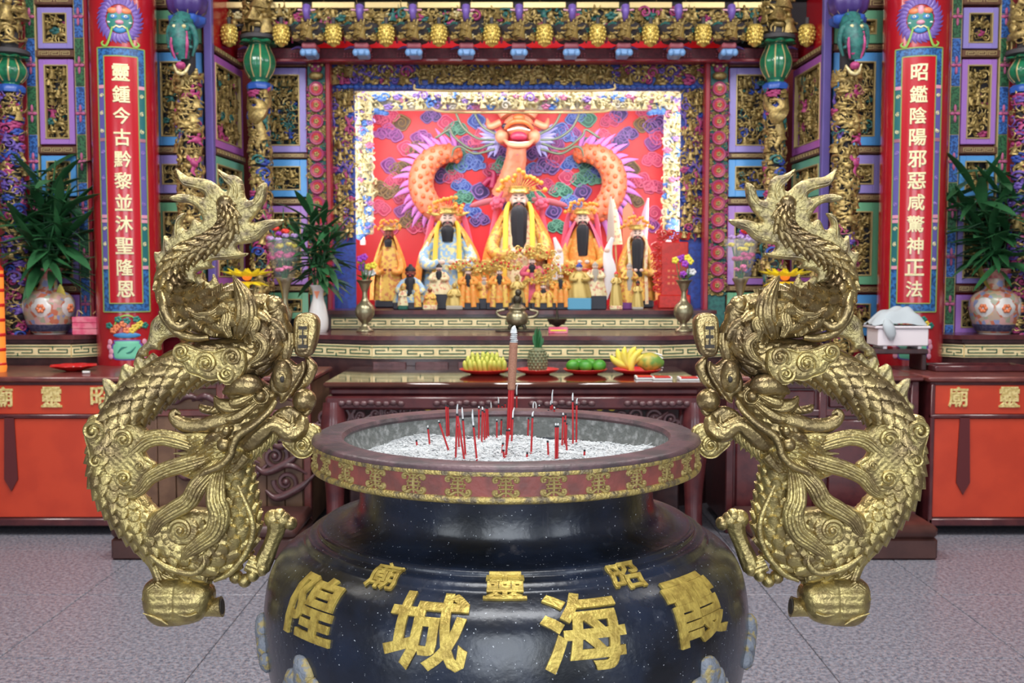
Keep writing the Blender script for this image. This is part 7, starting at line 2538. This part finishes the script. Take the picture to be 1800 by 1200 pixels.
# wrapped bouquets in brass stands
def bouquet(px, Y, lab_b, lab_s, seed):
    u = Y / FPX
    t = thing('brass_flower_stand', lab_s, 'stand', (PX(px, Y), Y, ZA))
    zz = lambda py: (596 - py) * u
    G().add(lathe([(a * u, zz(b)) for a, b in cr([(14, 596), (12, 590), (6, 584), (11, 572), (12, 562), (6, 550), (5, 535), (9, 515), (14, 503), (13, 503), (4, 530)], 40)], 24)).obj('stand_body', 'brass', t, 60)
    t2 = thing('wrapped_bouquet', lab_b, 'bouquet', (PX(px, Y), Y, ZA + zz(520)))
    q = lambda py: (520 - py) * u
    V, F = lathe([(6 * u, q(516)), (16 * u, q(500)), (24 * u, q(470)), (29 * u, q(432)), (28.5 * u, q(432)), (23 * u, q(470))], 24, lambda a, z: 1 + .06 * np.cos(a * 7), caps=False)
    G().add((V, F)).obj('clear_wrap', 'cellophane', t2, 60)
    rgx = random.Random(seed)
    for nm, m, y0, n, r_, sp in (('red_bloom', 'petal_red', 416, 2, 8, 18), ('purple_bloom', 'petal_purple', 420, 2, 7, 10), ('lilac_bloom', 'petal_lilac', 432, 5, 7, 26), ('yellow_bloom', 'petal_yellow', 446, 5, 6.5, 22), ('magenta_bloom', 'petal_magenta', 462, 7, 7, 20), ('pink_bloom', 'petal_pink', 484, 4, 6, 13)):
        for k in range(n):
            a = k * 2.4 + seed
            bx = math.cos(a) * sp * u * rgx.uniform(.4, 1)
            by = -abs(math.sin(a)) * sp * u * .8
            g = G()
            for j in range(6):
                b = j * PI / 3
                g.add(ell((math.cos(b) * r_ * .5 * u, math.sin(b) * r_ * .5 * u * .6, .2 * r_ * u * math.sin(b * 2)), (r_ * .5 * u, r_ * .45 * u, r_ * .42 * u), 7, 5))
            g.obj(nm, m, t2, 60, (bx, by, q(y0 + rgx.uniform(-5, 5))))
    for k in range(8):
        a = k * .8
        G().add(tube([(0, 0, q(518)), (math.cos(a) * 8 * u, math.sin(a) * 8 * u, q(480)), (math.cos(a) * 16 * u, math.sin(a) * 16 * u, q(445))], [.004, .004, .003], 5, 8)).obj('green_stem', 'leaf_mid', t2, 60)


bouquet(502, 6.9, 'cellophane wrapped bouquet with red and purple blooms, beside the leafy stems', 'brass flower stand under the left wrapped bouquet', 1)
bouquet(1300, 6.9, 'cellophane wrapped bouquet with lilac and magenta blooms, behind the right dragon', 'brass flower stand under the right wrapped bouquet', 5)


# gilt lotus lamps
def lotus_lamp(px, Y, lab):
    u = Y / FPX
    t = thing('lotus_lamp', lab, 'lamp', (PX(px, Y), Y, ZA), 'gilt lotus lamps')
    zz = lambda py: (596 - py) * u
    G().add(lathe([(18 * u, 0), (18 * u, zz(592)), (6 * u, zz(585)), (5 * u, zz(545)), (9 * u, zz(535)), (5 * u, zz(528)), (4 * u, zz(512))], 20)).obj('lamp_stem', 'lamp_gold', t, 50)
    for ring, (n, r_, z_, tilt) in enumerate(((10, 34, 497, .75), (11, 46, 494, .3), (10, 38, 508, -.35), (8, 26, 530, -.8))):
        for k in range(n):
            a = k * 2 * PI / n + ring * .3
            d = np.array([math.cos(a), math.sin(a), 0])
            b = np.array([0, 0, zz(z_)])
            G().add(tube([b + d * 4 * u, b + d * r_ * .6 * u + (0, 0, tilt * 5 * u), b + d * r_ * u + (0, 0, tilt * 18 * u)], [3.5 * u, 7.5 * u, .8 * u], 8, 10, up=(0, 0, 1), flat=.35)).obj('lotus_petal', 'lamp_gold', t, 60)
    G().add(ell((0, 0, zz(497)), (9 * u, 9 * u, 8 * u), 14, 9)).obj('lamp_bulb', 'lamp_amber', t, 60)
    for k in range(4):
        a = k * PI / 2 + .6
        G().add(tube([(math.cos(a) * 22 * u, math.sin(a) * 22 * u, zz(525)), (math.cos(a) * 22 * u, math.sin(a) * 22 * u, zz(555))], 1.3 * u, 6, 4, up=(1, 0, 0))).obj('red_tassel', 'petal_red', t, 60)


lotus_lamp(436, 6.9, 'gilt lotus lamp beside the left dragon tail')
lotus_lamp(1378, 6.9, 'gilt lotus lamp beside the right dragon tail')


# brass candle vases with small flowers in front of the statues
def brass_vase(px, lab_v, lab_f, seed):
    Y = 7.0
    u = Y / FPX
    z0 = ZA
    t = thing('brass_vase', lab_v, 'vase', (PX(px, Y), Y, z0), 'brass altar vases')
    zz = lambda py: (588 - py) * u
    G().add(lathe([(a * u, max(0, zz(b))) for a, b in cr([(15, 588), (15, 585), (7, 578), (6, 573), (12, 566), (17, 555), (15, 543), (7, 534), (4.5, 524), (5.5, 512), (13, 500), (15, 498), (12.5, 499), (3.5, 520)], 60)], 28)).obj('vase_body', 'brass', t, 60)
    t2 = thing('small_flowers', lab_f, 'flowers', (PX(px, Y), Y, z0 + zz(520)))
    rgx = random.Random(seed)
    q = lambda py: (520 - py) * u
    for k in range(9):
        a = k * 2.4
        x, y, zt = math.cos(a) * rgx.uniform(2, 20) * u, math.sin(a) * 10 * u, q(rgx.uniform(455, 490))
        st = G().add(tube([(0, 0, q(515)), (x * .5, y * .5, q(495)), (x, y, zt)], [.004, .004, .002], 5, 8)).obj('flower_stem', 'leaf_mid', t2, 60)
        g = G()
        for j in range(5):
            b = j * 2 * PI / 5
            g.add(ell((x + math.cos(b) * 3.5 * u, y, zt + math.sin(b) * 3.5 * u), (3.2 * u, 2.2 * u, 3.2 * u), 6, 5))
        g.obj('blossom', ('petal_yellow', 'petal_purple', 'petal_purple', 'petal_white', 'petal_yellow')[k % 5], st, 60)
        link('leaf', LEAVES[1], st, (x * .5, y * .5, q(495)), (0, -.7, a), (.45, .45, .45))


brass_vase(642, 'tall brass vase left of the small statues', 'yellow and purple blossoms in the left brass vase', 3)
brass_vase(1201, 'tall brass vase right of the small statues', 'purple and yellow blossoms in the right brass vase', 4)

# bronze tripod burner and small dish in the middle of the step
Y = 7.05
u = Y / FPX
t = thing('bronze_tripod', 'small dark bronze tripod censer with lion lid in the middle of the altar', 'censer', (PX(909, Y), Y, ZA))
zz = lambda py: (586 - py) * u
G().add(cbox(-38 * u, 38 * u, -.07, .07, 0, .012, .004)).obj('stand_board', 'bronze_dark', t, 30)
G().add(lathe([(a * u, zz(b)) for a, b in cr([(3, 578), (14, 575), (20, 566), (18, 556), (13, 550), (16, 546), (14, 544), (10, 540), (3, 536)], 30)], 26)).obj('pot', 'brass', t, 60)
for k in range(3):
    a = k * 2 * PI / 3 + PI / 2
    G().add(tube([(math.cos(a) * 12 * u, math.sin(a) * 12 * u, zz(574)), (math.cos(a) * 16 * u, math.sin(a) * 16 * u, zz(580)), (math.cos(a) * 14 * u, math.sin(a) * 14 * u, .012)], [4 * u, 3 * u, 3 * u], 8, 8, up=(-math.sin(a), math.cos(a), 0))).obj('tripod_leg', 'bronze_dark', t, 60)
for sx in (-1, 1):
    G().add(tube([(sx * 15 * u, 0, zz(562)), (sx * 30 * u, 0, zz(560)), (sx * 36 * u, 0, zz(552)), (sx * 22 * u, 0, zz(548))], 2.4 * u, 7, 20)).obj('side_handle', 'brass', t, 60)
g = G().add(ell((0, 0, zz(530)), (8 * u, 7 * u, 9 * u), 12, 8)).add(ell((2 * u, -4 * u, zz(518)), (6 * u, 6 * u, 6 * u), 10, 7))
for k in range(4):
    g.add(tube([((k - 1.5) * 5 * u, 0, zz(536)), ((k - 1.5) * 6 * u, 0, zz(526))], [2.5 * u, .6 * u], 6, 5))
g.obj('lion_lid', 'bronze_dark', t, 60)
t = thing('bronze_bowl', 'shallow dark bronze bowl on a foot, right of the tripod censer', 'bowl', (PX(979, Y), Y, ZA))
G().add(lathe([(a * u, zz(b)) for a, b in ((10, 586), (8, 580), (4, 577), (14, 572), (18, 564), (17, 564), (4, 573))], 26)).obj('bowl_body', 'bronze_dark', t, 50)
G().add(tube([(0, 0, zz(572)), (0, 0, zz(548))], [3 * u, 1.5 * u], 8, 5, up=(1, 0, 0))).obj('bowl_wick', 'bronze_dark', t, 50)
t = thing('pink_packet', 'small pink printed packet standing in front of the bronze bowl', 'packet', (PX(981, 6.78), 6.78, ZA))
G().add(cbox(-17 * 6.78 / FPX, 17 * 6.78 / FPX, -.02, .02, 0, .042, .003)).obj('packet_box', 'box_pink', t, 30)
G().add(cbox(-14 * 6.78 / FPX, 14 * 6.78 / FPX, -.022, -.019, .016, .026, .001)).obj('packet_print', 'petal_yellow', t, 30)


# ------------------------------------------------------------------ fruit plates
def plate(px, Y, w_px, lab):
    u = Y / FPX
    t = thing('red_plate', lab, 'plate', (PX(px, Y), Y, .915), 'red fruit plates')
    r_ = w_px / 2 * u
    G().add(lathe([(r_ * .55, 0), (r_ * .6, .006), (r_ * .9, .018), (r_, .030), (r_ * .985, .032), (r_ * .85, .022), (r_ * .55, .012), (0.001, .012)], 40)).obj('plate_body', 'plate_red', t, 60)
    return PX(px, Y), Y, .915


def banana_geo(L, r_, bend):
    t = np.linspace(-1, 1, 14)
    p = np.c_[t * L / 2, np.zeros(14), -bend * (1 - t ** 2) + bend * .5]
    rr = r_ * np.sqrt(np.maximum(.05, 1 - np.abs(t) ** 3.2))
    rr[-1] = r_ * .28
    rr[0] = r_ * .22
    return sweep(p, rr, 9, up=(0, 1, 0))


YF = 5.95
uf = YF / FPX
X, Yp, Z = plate(853, YF, 92, 'red plate under the heap of small green bananas')
t = thing('banana_bunch', 'heap of small greenish bananas on a red plate', 'bananas', (X, Yp, Z + .02))
bm = G().add(banana_geo(.095, .0155, .014)).mesh('banana', 'banana', 60)
rg = random.Random(12)
k = 0
for row, (n, z, y, sp) in enumerate(((9, .026, -.055, 74), (8, .045, -.02, 66), (6, .066, .01, 50), (5, .03, .06, 60))):
    for i in range(n):
        x = ((i + .5) / n - .5) * sp * uf
        link('banana', bm, t, (x, y + rg.uniform(-.008, .008), z), (rg.uniform(-.3, .3), R(60) + rg.uniform(-.2, .2), R(80) + rg.uniform(-.3, .3) + x * 4), [rg.uniform(.85, 1.05)] * 3)
G().add(tube([(0, .02, .06), (.0, .05, .09), (.01, .07, .10)], [.014, .012, .010], 8, 10)).obj('stalk', 'leaf_mid', t, 60)
X, Yp, Z = plate(945, YF, 76, 'red plate under the pineapple')
t = thing('pineapple', 'upright green pineapple with leafy crown on a red plate', 'pineapple', (X, Yp, Z + .012))
prof = cr([(9, 0), (14, 4), (16, 18), (14.5, 32), (9, 42), (2, 44)], 24) * uf
G().add(lathe(prof, 30)).obj('fruit_body', 'pineapple', t, 60)
g = G()
for r_ in range(8):
    z = (3 + r_ * 5) * uf
    rad = float(np.interp(z, prof[:, 1], prof[:, 0]))
    for k in range(14):
        a = k * 2 * PI / 14 + (r_ % 2) * PI / 14
        g.add(ell((math.cos(a) * rad, math.sin(a) * rad, z), (2.6 * uf, 2.6 * uf, 2.7 * uf), 6, 4))
stuff(g.obj('fruit_eyes', 'pineapple', t, 60))
for k in range(16):
    a = k * 2.4
    d = np.array([math.cos(a), math.sin(a), 0])
    h = (20 + 22 * (k / 16)) * uf
    b = np.array([0, 0, 41 * uf])
    G().add(tube([b + d * 2 * uf, b + d * 8 * uf * (1 - k / 22) + (0, 0, h * .6), b + d * 10 * uf * (1 - k / 20) + (0, 0, h)], [2.6 * uf, 2.6 * uf, .3 * uf], 6, 8, up=(-d[1], d[0], 0), flat=.35)).obj('crown_leaf', 'leaf_mid', t, 60)
X, Yp, Z = plate(1029, YF, 78, 'red plate under the green citrus fruit')
lm = G().add(ell((0, 0, 0), (12.5 * uf, 12.5 * uf, 11 * uf), 18, 12)).add(ell((0, 0, 11 * uf), (2 * uf, 2 * uf, 1 * uf), 7, 5)).mesh('green_citrus', 'lime', 60)
for (a, b), lab in zip(((-22, -4), (0, -8), (24, -4), (10, 18), (-10, 18)), ('green citrus fruit at the left of its plate', 'green citrus fruit in the front middle of its plate', 'green citrus fruit at the right of its plate', 'green citrus fruit behind right on its plate', 'green citrus fruit behind left on its plate')):
    o = link('green_citrus', lm, None, (X + a * uf, Yp + b * uf, Z + .014 + 11 * uf), (.3, .2, a))
    tag(o, lab, 'fruit', 'green citrus fruit')
X, Yp, Z = plate(1120, YF, 86, 'red plate under the yellow bananas and papaya')
t = thing('ripe_banana_hand', 'hand of ripe yellow bananas on the rightmost red plate', 'bananas', (X - 14 * uf, Yp, Z + .02))
bm2 = G().add(banana_geo(.15, .020, .028)).mesh('banana', 'banana_ripe', 60)
for k in range(6):
    a = R(-62 + k * 24)
    link('banana', bm2, t, (math.sin(a) * .055, -.03 + .01 * (k % 2), .04 + math.cos(a) * .028), (0, R(90) + a, 0) if k % 2 else (0, R(82) + a, .2))
G().add(tube([(0, 0, .05), (0, .03, .09)], [.02, .012], 8, 6)).obj('stalk', 'banana', t, 60)
o = G().add(tube([(-.075, 0, 0), (-.03, 0, .01), (.03, 0, .008), (.08, 0, 0)], [.012, .052, .05, .018], 18, 30)).obj('papaya', 'papaya', None, 60, (X + 22 * uf, Yp - .01, Z + .062))
tag(o, 'mottled green and orange papaya beside the ripe bananas', 'papaya')
t = thing('fruit_net', 'white foam net sleeve around the far end of the papaya', 'packaging', (X + 36 * uf, Yp + .03, Z + .065))
g = G()
for k in range(10):
    a = k * PI / 5
    g.add(tube([(-.03, math.cos(a) * .056, math.sin(a) * .050), (0, math.cos(a + .3) * .058, math.sin(a + .3) * .052), (.03, math.cos(a + .6) * .05, math.sin(a + .6) * .045)], .005, 5, 8))
g.obj('net_strands', 'soft_white', t, 60)
for i_, (px, py, w) in enumerate(((1132, 661, 30), (1163, 662, 32), (1210, 663, 34))):
    Xp, Yq = on_plane(px, py, .93)
    t = thing('paper_packet', f'flat white and red paper packet on the fruit table, {("left", "middle", "right")[i_]} of three', 'packet', (Xp, Yq, .915), 'paper packets')
    G().add(cbox(-w / 2 * uf, w / 2 * uf, -.045, .045, 0, .018, .003)).obj('packet_body', 'soft_white', t, 30)
    G().add(cbox(-w / 2.4 * uf, w / 2.4 * uf, -.047, .03, .012, .0195, .002)).obj('packet_band', 'plate_red', t, 30)

# ------------------------------------------------------------------ odds and ends on the side tables
Y = 6.68
u = Y / FPX
t = thing('stacked_pink_boxes', 'three pink printed gift boxes tied together beside the left vase', 'boxes', (PX(156, Y), Y, ZA))
for k in range(3):
    G().add(cbox(-22 * u, 22 * u, -.06, .06, k * 10.5 * u, (k * 10.5 + 10) * u, .003)).obj('gift_box', 'box_pink', t, 30)
for sx in (-1, 1):
    G().add(tube([(sx * 20 * u, 0, 31 * u), (sx * 17 * u, 0, 42 * u), (sx * 9 * u, 0, 36 * u)], .003, 5, 8)).obj('string_loop', 'bead_gold', t, 60)
Y = 6.15
u = Y / FPX
t = thing('scalloped_red_dish', 'shallow scalloped red dish on the left orange table', 'dish', (PX(128, Y), Y, Z_T))
G().add(lathe([(12 * u, 0), (14 * u, .004), (30 * u, .022), (38 * u, .034), (37 * u, .038), (26 * u, .024), (0.001, .012)], 48, lambda a, z: 1 + .10 * np.cos(a * 8) * (z > .02))).obj('dish_body', 'plate_red', t, 60)
t = thing('white_chalk_stub', 'small white chalk stub in front of the red dish', 'stub', (PX(150, 5.98), 5.98, Z_T + .008))
G().add(tube([(-.02, 0, 0), (.02, .006, .0)], [.008, .008], 8, 4)).obj('stub_body', 'porcelain', t, 50)
Y = 6.2
u = Y / FPX
t = thing('wooden_tray', 'low round-edged dark tray on the right orange table', 'tray', (PX(1712, Y), Y, Z_T))
G().add(cbox(-78 * u, 78 * u, -.10, .10, 0, .014, .006)).obj('tray_base', 'mahogany', t, 40)
for b in ((-80 * u, 80 * u, -.11, -.095), (-80 * u, 80 * u, .095, .11), (-80 * u, -76 * u, -.10, .10), (76 * u, 80 * u, -.10, .10)):
    G().add(cbox(*b, 0, .038, .008)).obj('tray_edge', 'mahogany', t, 40)
Y = 6.28
u = Y / FPX
t = thing('dark_stand', 'low dark wooden stand under the white box on the right cabinet', 'stand', (PX(1570, Y), Y, .915))
G().add(cbox(-50 * u, 50 * u, -.11, .11, .10, .13, .005)).obj('stand_top', 'dark_wood', t, 30)
for sx in (-1, 1):
    G().add(cbox(sx * 44 * u - .015, sx * 44 * u + .015, -.10, .10, 0, .10, .005)).obj('stand_leg', 'dark_wood', t, 30)
t = thing('white_box', 'white plastic box with shelf feet on the right side of the altar', 'box', (PX(1577, Y), Y, 1.045))
G().add(cbox(-44 * u, 44 * u, -.10, .10, .018, .125, .006)).obj('box_body', 'white_plastic', t, 30)
G().add(cbox(-50 * u, 46 * u, -.11, .11, .125, .140, .004)).obj('box_lid', 'white_plastic', t, 30)
for sx in (-30, 30):
    G().add(cbox(sx * u - .012, sx * u + .012, -.09, .09, 0, .02, .003)).obj('box_foot', 'white_plastic', t, 30)
# crumpled cloth over the box
n, m = 22, 16
gx, gy = np.meshgrid(np.linspace(-1, 1, n), np.linspace(-1, 1, m))
hh = .085 * np.clip(1.1 - np.abs(gx) ** 3, 0, 1) * np.clip(1.15 - np.abs(gy) ** 3, 0, 1) * (1 + .25 * np.sin(gx * 2.3 + 1) * np.cos(gy * 2)) + .007 * np.sin(gx * 5 + gy * 4) + .006 * np.sin(gy * 9 - gx * 6)
V = np.c_[(gx * 46 * u).ravel(), (gy * .105).ravel(), np.maximum(hh, 0).ravel() + .002]
i = np.arange(m - 1)[:, None] * n
j = np.arange(n - 1)[None]
F = np.stack([i + j, i + j + 1, i + n + j + 1, i + n + j], -1).reshape(-1, 4)
o = G().add((np.vstack([V, V * np.array([.98, .98, .9])]), [F, F[:, ::-1] + len(V)])).obj('folded_cloth', 'grey_cloth', None, 60, (PX(1572, Y), Y, 1.045 + .140))
tag(o, 'crumpled pale grey cloth draped on the white box', 'cloth')
t = G().add(tube([(0, 0, .03), (-.01, -.03, 0), (.005, -.035, -.05), (.01, -.03, -.085)], [.03, .035, .03, .012], 12, 20, flat=.5)).obj('hanging_corner', 'grey_cloth', o, 60, (-20 * u, -.085, 0))
# amber votive lamp tower at the left edge, incense bowls beside the vase
Y = 6.1
t = thing('votive_lamp_tower', 'amber glowing votive lamp tower at the very left edge', 'lamp', (PX(-8, Y, 500), Y, 0))
G().add(lathe([(.045, Z_T), (.05, Z_T + .03), (.045, Z_T + .06), (.045, PZ(475, Y))], 24)).obj('tower_body', 'lamp_amber', t, 50)
for k in range(7):
    G().add(lathe([(.046, PZ(640 - 26 * k, Y) - .01), (.05, PZ(640 - 26 * k, Y)), (.046, PZ(640 - 26 * k, Y) + .01)], 24, caps=False)).obj('tower_ring', 'plate_red', t, 50)
G().add(lathe([(.05, PZ(475, Y)), (.03, PZ(465, Y)), (.02, PZ(440, Y)), (.035, PZ(420, Y)), (.001, PZ(380, Y))], 20)).obj('tower_finial', 'red_lacquer', t, 50)
Y = 6.75
u = Y / FPX
t = thing('footed_black_bowl', 'black footed bowl with blue and gold ornament left of the flowered vase', 'bowl', (PX(30, Y), Y, ZA))
G().add(lathe([(a * u, b * u) for a, b in ((16, 0), (14, 6), (6, 12), (8, 18), (22, 26), (24, 34), (22, 34), (6, 24))], 26)).obj('bowl_body', 'base_black', t, 60)
g = G()
for k in range(8):
    g.add(ell((math.cos(k * .8) * 10 * u, math.sin(k * .8) * 10 * u, (38 + 4 * (k % 2)) * u), (7 * u, 6 * u, 6 * u), 8, 6))
g.obj('gilt_ornament', 'carve_gold', t, 60)
g = G()
for k in range(6):
    g.add(ell((math.cos(k * 1.05) * 9 * u, math.sin(k * 1.05) * 8 * u, 52 * u), (9 * u, 7 * u, 7 * u), 8, 6))
g.obj('blue_ornament', 'carve_blue', t, 60)
